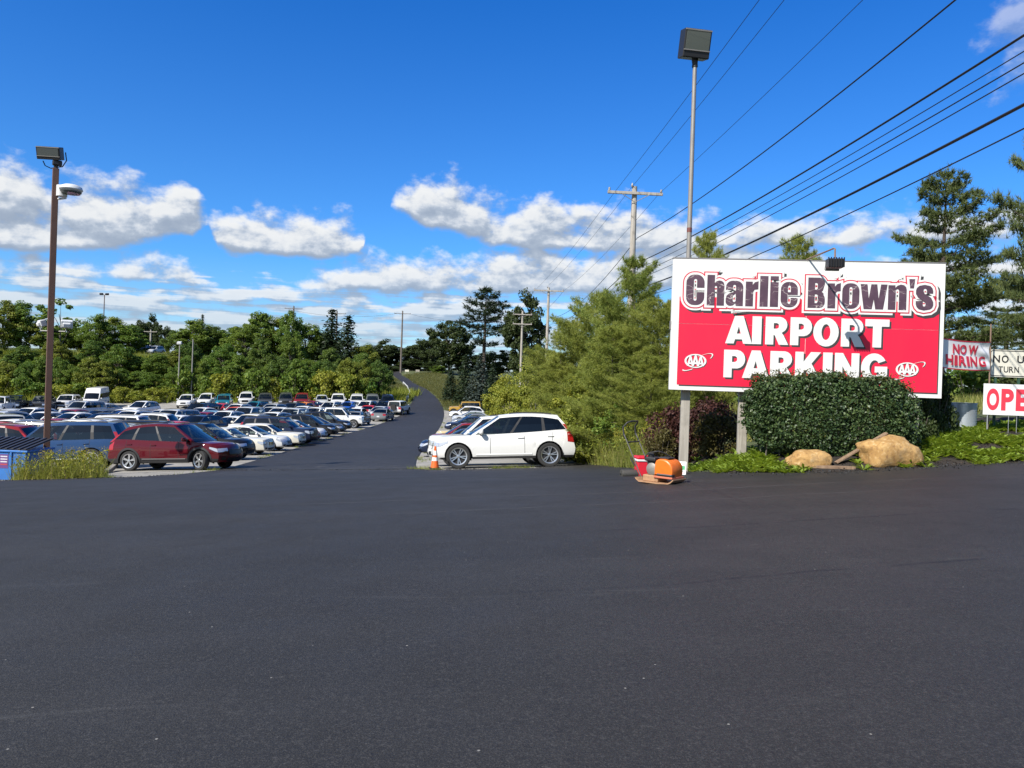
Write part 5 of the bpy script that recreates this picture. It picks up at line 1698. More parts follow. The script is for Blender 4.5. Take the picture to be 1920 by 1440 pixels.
for i, (px, ty, d, w, pr) in enumerate(((846, 684, 122, 36, SPRUCE[0]), (874, 664, 118, 54, SPRUCE[1]), (902, 662, 116, 60, BLUES[0]), (925, 678, 108, 50, SPRUCE[0]))):
    plant_tree('spruce_tree', pr, px, ty, d, w, ['small dark spruce at the lane bend, leftmost of four', 'dense green spruce, second of four right of the lane', 'blue-grey spruce right of the lane', 'green spruce beside the yellow-green bushes right of the lane'][i], 'spruces right of the lane', 4.2)
# ---- bank right of the lane: bushes and white pines
for i, (px, ty, d, w, k) in enumerate(((948, 690, 78, 90, 0), (985, 672, 66, 110, 1), (962, 712, 60, 90, 0), (1024, 664, 52, 130, 0), (1004, 716, 40, 110, 1), (1052, 700, 36, 120, 0), (1064, 752, 31, 90, 1))):
    plant_tree('yellow_green_bush', YELL[k], px, ty, d, w, 'sunlit yellow-green bush on the right-hand bank, %s from the lane' % ordinal(i), 'yellow-green bushes on the right-hand bank', 7.5, 'bush')
for i, (px, ty, d, w, k) in enumerate(((1076, 604, 33, 190, 0), (1122, 556, 30, 170, 1), (1052, 660, 30, 150, 2), (1192, 486, 27, 190, 0), (1150, 610, 24.5, 200, 2), (1240, 566, 25, 170, 1), (1222, 668, 21.5, 170, 0), (1112, 690, 28.5, 140, 1))):
    plant_tree('white_pine', PINE_N[k], px, ty, d, w, ['bushy young white pine, the one nearest the yellow-green bushes', 'leaning white pine with bare shoots left of the nearest utility pole', 'low feathery pine at the left end of the pine clump', 'tallest white pine, in front of the nearest utility pole',
        'feathery young pine in the middle of the clump', 'white pine touching the left edge of the billboard', 'low pine behind the barberry shrub', 'low pine behind the weeds by the white car'][i], 'white pines left of the billboard', 6.2)
for i, (px, ty, d, w, k) in enumerate(((1092, 690, 28.5, 170, 0), (1142, 712, 25, 160, 1), (1190, 722, 22.5, 150, 0), (1098, 752, 26.8, 110, 1))):
    plant_tree('sapling_bush', YELL[k], px, ty, d, w, 'small yellow-green sapling at the foot of the pines, %s from the left' % ordinal([0, 2, 3, 1][i]), 'saplings at the foot of the pines', 7.5, 'bush', leafmat=[L_YELLOW, L_OLIVE, L_BROAD, L_YELLOW][i])
plant_tree('white_pine', PINE_N[2], 1332, 432, 23, 130, 'white pine top showing above the left end of the billboard', 'white pines left of the billboard', 5.4)
plant_tree('white_pine', PINE_N[2], 1497, 440, 22, 150, 'single pine leader poking above the middle of the billboard', 'white pines left of the billboard', 5.4)
plant_tree('tall_white_pine', PINE_R[0], 1776, 312, 37, 215, 'tall white pine right behind the billboard', 'tall pines behind the road signs', 5.6, rz=0.4)
plant_tree('tall_white_pine', PINE_R[1], 1985, 150, 30, 165, 'tall white pine cut off by the right edge of the picture', 'tall pines behind the road signs', 5.6, rz=2.0)
plant_tree('tall_white_pine', PINE_R[1], 1890, 575, 52, 230, 'lower spreading pine behind the hiring banner', 'tall pines behind the road signs', 5.6)

# ------------------------------------------------------------------ the parked cars
PAL = {'white': (0.70, 0.70, 0.685), 'cream': (0.66, 0.63, 0.54), 'silver': (0.42, 0.44, 0.46), 'grey': (0.16, 0.17, 0.18), 'dark grey': (0.055, 0.058, 0.062), 'black': (0.010, 0.010, 0.012),
       'navy': (0.012, 0.020, 0.050), 'blue': (0.012, 0.085, 0.42), 'steel blue': (0.018, 0.050, 0.13), 'light blue': (0.16, 0.30, 0.42), 'teal': (0.012, 0.17, 0.24), 'red': (0.48, 0.018, 0.022), 'maroon': (0.080, 0.004, 0.009), 'dark red': (0.20, 0.014, 0.018),
       'orange': (0.72, 0.22, 0.02), 'coral': (0.60, 0.10, 0.06), 'tan': (0.52, 0.42, 0.24), 'yellow': (0.40, 0.24, 0.04), 'dark green': (0.012, 0.032, 0.026)}
WORD = {'crossover': 'small SUV', 'volvoish': 'SUV', 'big_suv': 'large SUV', 'sedan': 'sedan', 'old_sedan': 'older boxy sedan', 'hatchback': 'hatchback', 'pickup': 'pickup truck', 'offroader': 'boxy off-roader', 'van': 'high-roof van'}
NAME = {'crossover': 'parked_suv', 'volvoish': 'parked_suv', 'big_suv': 'parked_suv', 'sedan': 'parked_sedan', 'old_sedan': 'parked_sedan', 'hatchback': 'parked_hatchback', 'pickup': 'parked_pickup', 'offroader': 'parked_off_roader', 'van': 'parked_van'}
CATW = {'crossover': 'car', 'volvoish': 'car', 'big_suv': 'car', 'sedan': 'car', 'old_sedan': 'car', 'hatchback': 'car', 'pickup': 'pickup', 'offroader': 'car', 'van': 'van'}

class Spot: pass
SPOTS = []
def spot(kind, colour, px, py, deg, row, fixed=False, near=False, style='ten', steer=0.0, label=None, away=False, at_nose=True, pos=None):
    """a car whose nose (or tail, when it faces away) stands at a pixel of the photograph"""
    c = Spot()
    c.kind, c.colour, c.yaw, c.row, c.fixed, c.near, c.style, c.steer, c.label, c.away, c.px = kind, colour, math.radians(deg), row, fixed, near, style, steer, label, away, px
    L, W_ = CAR[kind]['L'], CAR[kind]['W']
    if pos is None:
        p = ground_at(px, py)
        k = (-L / 2 + 0.15) if not away else (L / 2 - 0.15)
        if not at_nose: k = 0
        c.x, c.y = p.x + math.cos(c.yaw) * k, p.y + math.sin(c.yaw) * k
    else:
        c.x, c.y = pos
    SPOTS.append(c)
    return c

def spot_top(kind, colour, px, top_y, deg, row, **kw):
    """a car whose roof line is seen at a height of the photograph"""
    H = CAR[kind]['H']
    best = None
    d = 30.0
    while d < 118:
        u, v = ray(px, top_y)
        e = abs(CAM_H + v * d - (G(u * d, d) + H)) / d
        if best is None or e < best[0]: best = (e, d, u * d)
        d += 0.5
    return spot(kind, colour, px, top_y, deg, row, pos=(best[2], best[1]), **kw)

BK, M2, M3, M4, FR, NL, RT = 'the back row against the trees', 'the second row from the trees', 'the middle of the car park', 'the row behind the front row', 'the front row by the lane', 'the left edge', 'the strip right of the lane'
# front row, noses towards the lane
spot('crossover', 'maroon', 437, 881, -9, FR, True, True, 'ten', -0.35, 'maroon small SUV, nearest car of the front row, by the weeds')
spot('crossover', 'black', 468, 863, -3, FR, True, True, 'five', 0, 'black SUV with a large chrome-edged grille beside the maroon one')
spot('old_sedan', 'cream', 505, 853, -2, FR, True, True, 'five', 0, 'pearl white older sedan with upright grille in the front row')
spot('sedan', 'white', 540, 846, -2, FR, True, True, 'five', 0, 'white sedan with black chin grille, second white one of the front row')
spot('old_sedan', 'cream', 567, 838, -1, FR, True, True, 'five', 0, 'cream older sedan with dark bumper strip, third pale one of the front row')
spot('big_suv', 'navy', 590, 834, -1, FR, True, True, 'five', 0, 'navy SUV in the front row between the cream sedan and red car')
spot('sedan', 'red', 596, 829.5, 0, FR, True, True, 'five', 0, 'red sedan squeezed behind the navy SUV in the front row')
spot('sedan', 'white', 609, 826, 0, FR, True, True, 'five', 0, 'white sedan just beyond the red one in the front row')
spot('crossover', 'black', 628, 820, 1, FR, True, True, 'five', 0, 'glossy black SUV beyond the last white sedan of the front row')
spot('sedan', 'dark grey', 643, 815, 1, FR, True, False, 'five', 0, 'dark grey sedan, third from the far end of the front row')
spot('crossover', 'black', 656, 810, 1, FR, True, False, 'five', 0, 'black SUV, second from the far end of the front row')
spot('pickup', 'white', 682, 803, 2, FR, True, False, 'five', 0, 'white pickup at the far end of the front row')
# strip right of the lane, noses towards the lane
spot('volvoish', 'white', 818, 877, 184, RT, True, True, 'double', 0, 'white SUV parked beside the traffic cone', pos=(-0.17, 24.95))
spot('big_suv', 'white', 808, 867, 184, RT, True, True, 'five', 0, 'second white SUV, half hidden behind the white one at the cone', pos=(-0.45, 27.9))
spot('sedan', 'navy', 789, 857, 184, RT, True, True, 'five', 0, 'dark blue sedan whose nose sticks out behind the two white SUVs')
spot('crossover', 'dark red', 807, 845, 184, RT, True, True, 'five', 0, 'dark red SUV right of the lane')
spot('sedan', 'tan', 818, 829, 184, RT, True, True, 'five', 0, 'tan sedan right of the lane')
spot('sedan', 'navy', 836, 809, 184, RT, True, False, 'five', 0, 'navy sedan beyond the tan one right of the lane')
spot('sedan', 'grey', 847, 801, 184, RT, True, False, 'five', 0, 'grey sedan right of the lane, fourth from the far end')
spot('sedan', 'silver', 848, 793, 184, RT, True, False, 'five', 0, 'silver sedan right of the lane, third from the far end')
spot('crossover', 'white', 843, 786, 184, RT, True, False, 'five', 0, 'white small SUV right of the lane, second from the far end')
spot('offroader', 'yellow', 843, 778, 184, RT, True, False, 'five', 0, 'yellow off-roader with black roof, last one right of the lane')
# near left
spot('big_suv', 'steel blue', 60, 868, 186, NL, True, True, 'five', 0, 'steel blue large SUV facing left behind the brown lamp pole', pos=(-17.1, 29.6))
spot('offroader', 'silver', 22, 842, -50, NL, True, True, 'five', 0, 'silver boxy off-roader with slotted grille behind the blue dumpster')
spot('crossover', 'silver', 110, 850, 184, NL, True, False, 'five', 0, 'silver SUV roof behind the steel blue SUV', pos=(-17.3, 33.0))
spot('big_suv', 'black', 110, 850, 184, NL, True, False, 'five', 0, 'black SUV with roof rails behind the silver one at the left', pos=(-18.2, 36.3))
spot('crossover', 'red', 50, 820, 0, NL, True, False, 'five', 0, 'red small SUV seen over the bonnet of the silver off-roader', pos=(-25.6, 38.6))
spot('sedan', 'red', 125, 820, 184, NL, True, False, 'five', 0, 'bright red car seen above the steel blue SUV', pos=(-22.0, 41.6))
spot('crossover', 'white', 90, 812, 184, NL, False, False, 'five', 0, 'white small SUV behind the lamp pole at the left', pos=(-28.2, 44.8))
spot('sedan', 'white', 60, 812, 184, NL, False, False, 'five', 0, 'white sedan low at the left edge behind the red SUV', pos=(-33.5, 44.2))
# row behind the front row, tails towards it
for i, (kd, cl) in enumerate((('crossover', 'dark red'), ('volvoish', 'white'), ('crossover', 'white'), ('volvoish', 'white'), ('crossover', 'silver'), ('big_suv', 'white'), ('sedan', 'black'), ('volvoish', 'white'))):
    y = 33.5 + 3.05 * i
    fr = interp(y, rl)
    spot(kd, cl, 300, 800, 181, M4, True, False, 'five', 0, None, True, pos=(fr - 9.4 - 0.06 * y, y))
# middle of the lot (noses to the camera, slightly left)
MID = [('sedan', 'red', 279, 791, M3), ('sedan', 'white', 292, 782.5, M3), ('crossover', 'navy', 326, 778, M3), ('sedan', 'dark green', 374, 779, M3), ('sedan', 'white', 411, 780, M3), ('crossover', 'cream', 458, 775, M3), ('crossover', 'white', 506, 773.6, M3),
       ('sedan', 'grey', 547, 775, M3), ('sedan', 'cream', 587, 773, M3), ('pickup', 'silver', 623, 768, M3), ('crossover', 'dark green', 642, 765, M3),
       ('sedan', 'dark red', 42, 791, M3), ('sedan', 'dark red', 78, 792, M3), ('crossover', 'white', 107, 786, M3), ('sedan', 'silver', 10, 788, M3),
       ('crossover', 'silver', 14, 770, M3), ('sedan', 'white', 60, 771, M3), ('sedan', 'white', 104, 772, M3), ('sedan', 'white', 144, 773, M3), ('sedan', 'navy', 187, 774, M3), ('sedan', 'blue', 226, 771.5, M3), ('crossover', 'white', 266, 769.5, M3), ('big_suv', 'silver', 313, 767, M3),
       ('sedan', 'blue', 356, 770, M3), ('sedan', 'light blue', 397, 770, M3), ('sedan', 'dark red', 415, 774, M3), ('crossover', 'white', 438, 770, M3), ('crossover', 'dark green', 478, 766, M3), ('crossover', 'coral', 457, 763.7, M2), ('volvoish', 'white', 553, 765, M3), ('crossover', 'white', 594, 764, M3),
       ('sedan', 'silver', 50, 768, M2), ('crossover', 'white', 92, 766, M2), ('sedan', 'dark red', 135, 768, M2), ('hatchback', 'dark grey', 172, 769, M2), ('sedan', 'white', 374, 764, M2), ('crossover', 'white', 571, 762, M2), ('sedan', 'grey', 624, 766, M2), ('sedan', 'silver', 645, 764, M2),
       ('big_suv', 'black', 385, 756, M2), ('sedan', 'red', 413, 756.5, M2), ('crossover', 'white', 442, 757.5, M2), ('volvoish', 'teal', 478, 753, M2), ('pickup', 'silver', 494, 764, M2), ('crossover', 'silver', 513, 757, M2), ('crossover', 'dark grey', 549, 755, M2),
       ('hatchback', 'orange', 568, 754, M2), ('sedan', 'dark red', 584, 752, M2), ('crossover', 'white', 620, 753, M2), ('hatchback', 'blue', 654, 753, M2), ('crossover', 'white', 690, 752, M2), ('crossover', 'navy', 724, 752, M2), ('sedan', 'silver', 712, 763, M2),
       ('crossover', 'silver', 532, 764, M2), ('sedan', 'white', 330, 770, M3), ('sedan', 'white', 220, 768, M2)]
for (kd, cl, px, py, rw) in MID:
    spot_top(kd, cl, px, py, -104 + trng.uniform(-4, 4), rw)
spot_top('sedan', 'red', 695, 759.6, 84, M2, label='red sedan seen from behind, left of the grey sedan near the lane', away=True)
spot_top('sedan', 'white', 674, 764, 84, M3, label='white car seen from behind, near the far end of the front row', away=True)
spot_top('sedan', 'grey', 668, 771, 84, M3, label='grey car seen from behind beside the white pickup', away=True)
spot('sedan', 'grey', 709, 791, 86, M3, True, True, 'five', 0, 'grey sedan seen from behind, alone near the edge of the lane', True)
spot('offroader', 'white', 739, 779, 80, M2, True, True, 'five', 0, 'white off-roader with black roof and rear spare wheel by the lane', True)
BACK = [('pickup', 'white', 0, 743), ('pickup', 'black', 38, 741), ('big_suv', 'dark grey', 78, 742), ('big_suv', 'white', 125, 740), ('van', 'white', 179, 727), ('big_suv', 'silver', 157, 752), ('sedan', 'silver', 192, 756), ('volvoish', 'white', 266, 752),
        ('volvoish', 'white', 351, 740), ('volvoish', 'white', 388, 738), ('offroader', 'teal', 421, 740), ('big_suv', 'white', 463, 735.6), ('pickup', 'dark grey', 499, 737), ('big_suv', 'dark grey', 537, 737), ('pickup', 'dark red', 568, 737), ('sedan', 'silver', 604, 741), ('pickup', 'white', 635, 738),
        ('offroader', 'white', 671, 741), ('offroader', 'grey', 700, 741), ('big_suv', 'navy', 725, 741)]
for (kd, cl, px, py) in BACK:
    spot_top(kd, cl, px, py, (-78 if px > 100 else -70) + trng.uniform(-3, 3) - (22 if px in (157, 192, 266) else 0), BK)
# the few vehicles on the upper level, glimpsed through the wood
UP = [spot('crossover', 'silver', 252, 664, -100, 'up', True, pos=(at(252, 664, 158).x, 158)), spot('crossover', 'navy', 272, 664, -100, 'up', True, pos=(at(272, 664, 159).x, 159)), spot('crossover', 'silver', 291, 664, -100, 'up', True, pos=(at(291, 664, 160).x, 160))]

# nudge apart any that would overlap
def discs(c):
    L, W_ = CAR[c.kind]['L'], CAR[c.kind]['W']
    r = W_ / 2 + 0.14
    n = 3
    return [(c.x + math.cos(c.yaw) * (L / 2 - W_ / 2) * k, c.y + math.sin(c.yaw) * (L / 2 - W_ / 2) * k, r) for k in (-1, 0, 1)]
for it in range(120):
    moved = False
    for i in range(len(SPOTS)):
        for j in range(i + 1, len(SPOTS)):
            a, b_ = SPOTS[i], SPOTS[j]
            if (a.x - b_.x) ** 2 + (a.y - b_.y) ** 2 > 42: continue
            if a.fixed and b_.fixed: continue
            best_ = None
            for (x0, y0, r0) in discs(a):
                for (x1, y1, r1) in discs(b_):
                    d = math.hypot(x1 - x0, y1 - y0)
                    ov = r0 + r1 - d
                    if ov > 0 and (best_ is None or ov > best_[0]): best_ = (ov, (x1 - x0) / max(d, 1e-3), (y1 - y0) / max(d, 1e-3))
            if best_:
                moved = True
                ov, dx, dy = best_
                dy *= 1.6
                ka, kb = (0, 1) if a.fixed else ((1, 0) if b_.fixed else (0.5, 0.5))
                a.x -= dx * ov * ka * 0.5; a.y -= dy * ov * ka * 0.5
                b_.x += dx * ov * kb * 0.5; b_.y += dy * ov * kb * 0.5
    for c in SPOTS:
        if c.fixed or c.y < 30: continue
        lim = interp(c.y, rl) - 1.3
        for (x0, y0, r0) in discs(c):
            if x0 > interp(y0, rl) - 1.3:
                c.x -= 0.3; moved = True; break
    if not moved: break

GROUPS = {BK: 'cars in the back row against the trees', M2: 'cars in the middle of the car park', M3: 'cars in the middle of the car park', M4: 'cars backed up behind the front row', FR: 'cars in the front row by the lane', NL: 'cars at the left edge', RT: 'cars in the strip right of the lane', 'up': 'cars on the upper level'}
rows_ = {}
for c in SPOTS: rows_.setdefault(c.row, []).append(c)
for rw, cs2 in rows_.items():
    cs2.sort(key=lambda c: c.x / max(c.y, 1.0))
    if rw == 'up':
        for i, c in enumerate(cs2): c.label = '%s car glimpsed through the trees, %s of the three above the bank' % (c.colour, ['left', 'middle', 'right'][i])
        continue
    count = {}
    for c in cs2:
        if c.label: continue
        k = (c.colour, WORD[c.kind])
        count.setdefault(k, []).append(c)
    for (cl, wd), lst in count.items():
        for i, c in enumerate(lst):
            if len(lst) == 1: c.label = '%s %s in %s, the only such one' % (cl, wd, rw)
            else: c.label = '%s %s in %s, %s such from the left' % (cl, wd, rw, ordinal(i))
for c in SPOTS:
    o = make_car(NAME[c.kind], c.kind, PAL[c.colour], c.x, c.y, c.yaw, c.near, c.style, c.steer, c.away)
    tag(o, c.label, CATW[c.kind], GROUPS[c.row])

# ------------------------------------------------------------------ the planted bed
def stones(name, label, px, py, dims, seed, rz):
    p = ground_at(px, py)
    bm = bmesh.new()
    bmesh.ops.create_icosphere(bm, subdivisions=4, radius=1.0)
    from mathutils import noise as mn
    for v in bm.verts:
        c = v.co.copy()
        n = mn.noise(c * 1.1 + Vector((seed, 0, 0))) * 0.30 - abs(mn.noise(c * 2.3 + Vector((0, seed, 0)))) * 0.16 + mn.noise(c * 5 + Vector((seed, seed, 0))) * 0.05 - max(0.0, 0.05 - abs(mn.noise(c * 1.7 + Vector((0, seed, seed))))) * 0.9 + mn.noise(c * 12 + Vector((0, 0, seed))) * 0.018
        f = 1 + n
        s = Vector((math.copysign(abs(c.x) ** 0.8, c.x), math.copysign(abs(c.y) ** 0.8, c.y), math.copysign(abs(c.z) ** 0.75, c.z)))
        v.co = Vector((s.x * dims[0] * f, s.y * dims[1] * f, s.z * dims[2] * f))
        if v.co.z < -dims[2] * 0.55: v.co.x *= 0.86
    me = bpy.data.meshes.new(name)
    bm.to_mesh(me); bm.free()
    me.materials.append(B_STONE)
    me.polygons.foreach_set('use_smooth', [True] * len(me.polygons))
    o = link_mesh(name, me)
    o.location = (p.x, p.y + dims[1] * 0.62, G(p.x, p.y) + dims[2] * 0.66)
    o.rotation_euler = (0.05, -0.08, rz)
    return tag(o, label, 'boulder', 'boulders in the planted bed')
def m_stone():
    m, t, b = nmat('sandstone')
    p = t.objco()
    n1 = t.noise(p, 3.5, 5, 0.6); n2 = t.noise(p, 14, 5, 0.65); n3 = t.noise(p, 60, 3, 0.6)
    c = t.mix(t.ss(n1, 0.35, 0.65), (0.34, 0.19, 0.062), (0.46, 0.285, 0.108))
    c = t.mix(t.ss(n2, 0.52, 0.75, 0, 0.8), c, (0.56, 0.42, 0.24))
    c = t.mix(t.ss(n2, 0.48, 0.3, 0, 0.75), c, (0.17, 0.095, 0.048))
    c = t.mix(t.ss(t.noise(p, 1.6, 4, 0.7), 0.55, 0.7, 0, 0.55), c, (0.15, 0.10, 0.06))
    t.put(b.inputs['Base Color'], c); b.inputs['Roughness'].default_value = 0.9
    t.put(b.inputs['Normal'], t.bump(t.m('ADD', n2, t.m('MULTIPLY', n3, 0.4)), 0.5, 0.03))
    return m
B_STONE = m_stone()
stones('boulder', 'large rounded tan sandstone boulder at the edge of the bed', 1676, 877, (0.49, 0.32, 0.32), 3.0, 0.06)
stones('boulder', 'smaller brown boulder left of the large tan one', 1520, 879, (0.34, 0.24, 0.19), 8.0, -0.1)

def plank(label, px0, py0, px1, py1, w=0.10, t=0.035, lift=0.03):
    a, c = ground_at(px0, py0), ground_at(px1, py1)
    a.z += lift; c.z += lift
    return a, c
o = empty('plank', ground_at(1567, 874), 0, 'weathered plank leaning up the mulch between the two boulders', 'plank', 'loose planks in the bed')
p0, p1 = ground_at(1567, 873) + Vector((0, 0, 0.05)), at(1662, 812, 13.35)
d = (p1 - p0)
rot = d.to_track_quat('X', 'Z').to_matrix()
b = MB(); b.bbox(tuple((p0 + p1) / 2 - o.location), (d.length, 0.10, 0.03), 0.004, rot); b.build('board', W_PLANK, o)
o = empty('plank', ground_at(1560, 880), 0, 'short plank lying flat at the asphalt edge below the boulders', 'plank', 'loose planks in the bed')
p0, p1 = ground_at(1516, 880) + Vector((0, 0.0, 0.05)), ground_at(1604, 883) + Vector((0, 0.0, 0.05))
d = (p1 - p0); rot = d.to_track_quat('X', 'Z').to_matrix()
b = MB(); b.bbox(tuple((p0 + p1) / 2 - o.location), (d.length, 0.09, 0.05), 0.004, rot); b.build('board', W_PLANK, o)

# clipped hedge in front of the billboard
def hedge():
    rg = np.random.default_rng(5)
    c = at(1556, 775, 13.88)
    gz = G(c.x, 13.88)
    top = at(1571, 704, 13.6).z
    H = top - gz
    o = empty('hedge', (c.x, 13.88, gz), SYAW, 'clipped dark green hedge in front of the billboard', 'hedge')
    n = 52000
    # rounded block: superellipsoid shell
    d = unit(rg.normal(size=(n, 3)))
    ex = 4.6
    r = (np.abs(d) ** ex).sum(axis=1) ** (-1 / ex)
    rad = (1 - 0.30 * rg.random(n) ** 1.7)
    bump_ = 1 + 0.06 * np.sin(d[:, 0] * 9 + 2) * np.cos(d[:, 2] * 7) + 0.05 * np.sin(d[:, 1] * 11 + d[:, 0] * 17) + 0.05 * np.sin(d[:, 0] * 23 + d[:, 2] * 19) * np.sin(d[:, 2] * 13 + 1) + 0.10 * (rg.random(n) > 0.985)
    hwx, hwy, hwz = 1.47, 0.40, H / 2
    q = d * (r * rad * bump_)[:, None]
    pts = q * np.array([hwx, hwy, hwz]) + np.array([0, 0, hwz * 0.98])
    # narrower towards the right and at the bottom
    f = 1 - 0.10 * np.clip(-q[:, 2], 0, 1)
    pts[:, 0] *= f; pts[:, 1] *= f
    pts[:, 2] -= np.clip(pts[:, 0] - 0.95, 0, 1) ** 1.3 * 0.40
    pts[:, 2] = np.maximum(pts[:, 2], 0.02)
    nr = unit(d * np.array([1 / hwx, 1 / hwy, 1 / hwz]) + np.array([0, 0, 0.25]))
    v = leaves(rg, pts, 0.050 * (0.6 + 0.8 * rg.random(n)), 0.62, nr, 0.42)
    link_mesh('foliage', np_mesh('foliage', v, None, 4, L_HEDGE), o)
    k = 1100
    x = rg.uniform(-1.42, 1.38, k)
    tz = H * 0.985 - np.clip(x - 0.95, 0, 1) ** 1.3 * 0.40
    pts = np.stack([x, rg.uniform(-0.32, 0.32, k), tz + 0.07 * rg.random(k) ** 2.4 * 2.2 - 0.03 - 0.10 * np.abs(x / 1.5) ** 5], axis=1)
    v = leaves(rg, pts, 0.045 * (0.6 + 0.8 * rg.random(k)), 0.5, None)
    link_mesh('new_shoots', np_mesh('new_shoots', v, None, 4, L_NEW), o)
    b = MB()
    r2 = random.Random(3)
    for i in range(40):
        x0, y0 = r2.uniform(-1.2, 1.2), r2.uniform(-0.2, 0.2)
        b.tube([(x0, y0, -0.05), (x0 + r2.uniform(-0.15, 0.15), y0 + r2.uniform(-0.1, 0.1), H * 0.45), (x0 + r2.uniform(-0.3, 0.3), y0 + r2.uniform(-0.2, 0.2), H * 0.9)], [0.014, 0.01, 0.004], 4)
    b.build('stems', B_BARK, o)
hedge()

# shrubs behind and beside the billboard posts
SH_RED = crown_shrub(500, L_RED, 0.045, 34, 230)
SH_BRN = crown_shrub(501, L_BROWN, 0.05, 30, 170)
SH_DRK = crown_shrub(502, L_DARK, 0.07, 30, 150)
def bush(name, me, px, top_y, depth, width_px, label, group=None, base=None):
    return plant_tree(name, (me, STEMS[0]), px, top_y, depth, width_px, label, group, 1.2, 'shrub', base, second='stem', first='foliage', H=1.0)
bush('barberry_shrub', SH_RED, 1262, 752, 16.6, 125, 'dark red barberry shrub left of the first billboard post')
bush('barberry_shrub', SH_RED, 1338, 742, 17.0, 140, 'dark red barberry shrub in shade under the billboard')
bush('brown_shrub', SH_BRN, 1240, 805, 16.0, 80, 'olive brown shrub at the foot of the left barberry')
bush('brown_shrub', SH_BRN, 1345, 798, 15.6, 110, 'olive brown shrub between the two left billboard posts')
bush('dark_shrub', SH_DRK, 1762, 690, 14.9, 66, 'dark leafy shrub peeping out right of the billboard')
bush('dark_shrub', SH_DRK, 1728, 778, 14.5, 56, 'dark leafy shrub at the right end of the hedge')
for i, (px, ty, d, w) in enumerate(((1815, 672, 46, 120), (1880, 668, 50, 130), (1960, 660, 50, 140), (1700, 668, 55, 140), (1600, 660, 60, 150), (1480, 655, 60, 150), (1370, 650, 52, 150), (1290, 660, 46, 130))):
    bush('field_bush', SH_DRK if i % 2 else SHRUB[0], px, ty, d, w, 'bush on the far side of the field behind the signs, %s from the right' % ordinal([3, 2, 1, 4, 5, 6, 7, 8][i] - 1), 'bushes behind the field')

# galvanised pipe section and grey cabinet behind the hedge
M_GALV = worn('galvanised', (0.42, 0.46, 0.50), 0.45, 0.55, 0.4, 12, 0.7)
p = ground_at(1805, 803)
o = empty('galvanised_drum', p, 0.2, 'corrugated galvanised drum standing in the green plants', 'drum')
r_ = 0.24
prof = []
for i in range(25):
    prof.append((r_ + 0.006 * math.sin(i * math.pi), 0.5 * i / 24)); 
prof = [(r_ + (0.007 if i % 2 else -0.004), -0.05 + 0.55 * i / 22) for i in range(23)]
b = MB(); b.lathe(prof + [(r_ - 0.02, 0.5), (r_ - 0.02, 0.1)], 28, capb=True); b.build('shell', M_GALV, o, 60)
b = MB(); b.tube([(r_ * math.cos(a), r_ * math.sin(a), 0.505) for a in frange(0, 2 * math.pi, 25)], 0.012, 6, caps=False); b.build('rim', M_GALV, o, 60)
b = MB()
b.bbox((-r_ - 0.06, 0.02, 0.20), (0.05, 0.03, 0.56), 0.004); b.build('side_post', M_GALV, o)
p = at(1748, 800, 15.6); gz = G(p.x, p.y)
o = empty('utility_cabinet', (p.x, p.y, gz), 0, 'small grey utility cabinet half hidden behind the hedge end', 'cabinet')
b = MB(); b.bbox((0, 0, 0.25), (0.42, 0.3, 0.5), 0.01); b.build('box', mat('cabinet_grey', (0.42, 0.44, 0.46), 0.5), o)
b = MB(); b.bbox((0.0, 0, 0.515), (0.46, 0.34, 0.03), 0.006); b.build('lid', mat('cabinet_grey'), o)
b = MB(); b.bbox((0.30, 0.0, 0.28), (0.10, 0.10, 0.56), 0.01); b.build('dark_post', mat('post_dark_green', (0.03, 0.045, 0.04), 0.6), o)

# ------------------------------------------------------------------ stuff that cannot be counted: grass, weeds, ground cover
def scatter(rg, n, fx, mask=None):
    pts = fx(n)
    z = np.array([G(x, y) for x, y in pts])
    return np.concatenate([pts, z[:, None]], axis=1)

def stuff(name, me, label, cat):
    return tag(link_mesh(name, me), label, cat, kind='stuff')

rg = np.random.default_rng(9)
def tufts(rg, base, nper, h, w, lean=0.35, jitter=0.05):
    B = np.repeat(base, nper, axis=0)
    B = B + rg.normal(size=B.shape) * np.array([jitter, jitter, 0])
    hh = (h if np.isscalar(h) else np.repeat(h, nper)) * (0.5 + 0.7 * rg.random(len(B)))
    tip = B + np.stack([rg.normal(size=len(B)) * lean * hh, rg.normal(size=len(B)) * lean * hh, hh], axis=1)
    B[:, 2] -= 0.03
    return blades(rg, B, tip, np.full(len(B), w))
# ground cover of the bed: rosettes of long arching leaves
def rosettes(rg, base, nper, length, width):
    B = np.repeat(base, nper, axis=0)
    a = rg.random(len(B)) * 2 * np.pi
    up = 0.25 + 0.9 * rg.random(len(B))
    d = unit(np.stack([np.cos(a), np.sin(a), up], axis=1))
    L = (length * (0.55 + 0.7 * rg.random(len(B))))[:, None]
    sd = unit(np.stack([-np.sin(a), np.cos(a), np.zeros(len(B))], axis=1)) * (width * (0.7 + 0.5 * rg.random(len(B))))[:, None] * 0.5
    mid = B + d * L * 0.55
    tip = B + d * L * np.array([1.0, 1.0, 0.72])
    return np.stack([B, mid - sd, tip, mid + sd], axis=1).reshape(-1, 3)
pts = []
while len(pts) < 1500:
    x = rg.uniform(3.4, 14.0)
    e = interp(x, ep)
    u = rg.random()
    y = e + 0.06 + u * 2.6
    # thick on the right, a strip by the first posts, gaps round the boulders
    thick_ = 0.95 if x > 7.5 else (0.9 if x < 4.7 and u < 0.5 else (0.16 if u < 0.2 else 0.05))
    if 7.0 < x < 7.7 and u > 0.08: thick_ = 0.6
    pr_ = ground_at
    if rg.random() < thick_ and (math.sin(x * 3.1) * math.cos(y * 4.3) > -0.55 or x < 5):
        pts.append((x, y))
pts = np.array(pts)
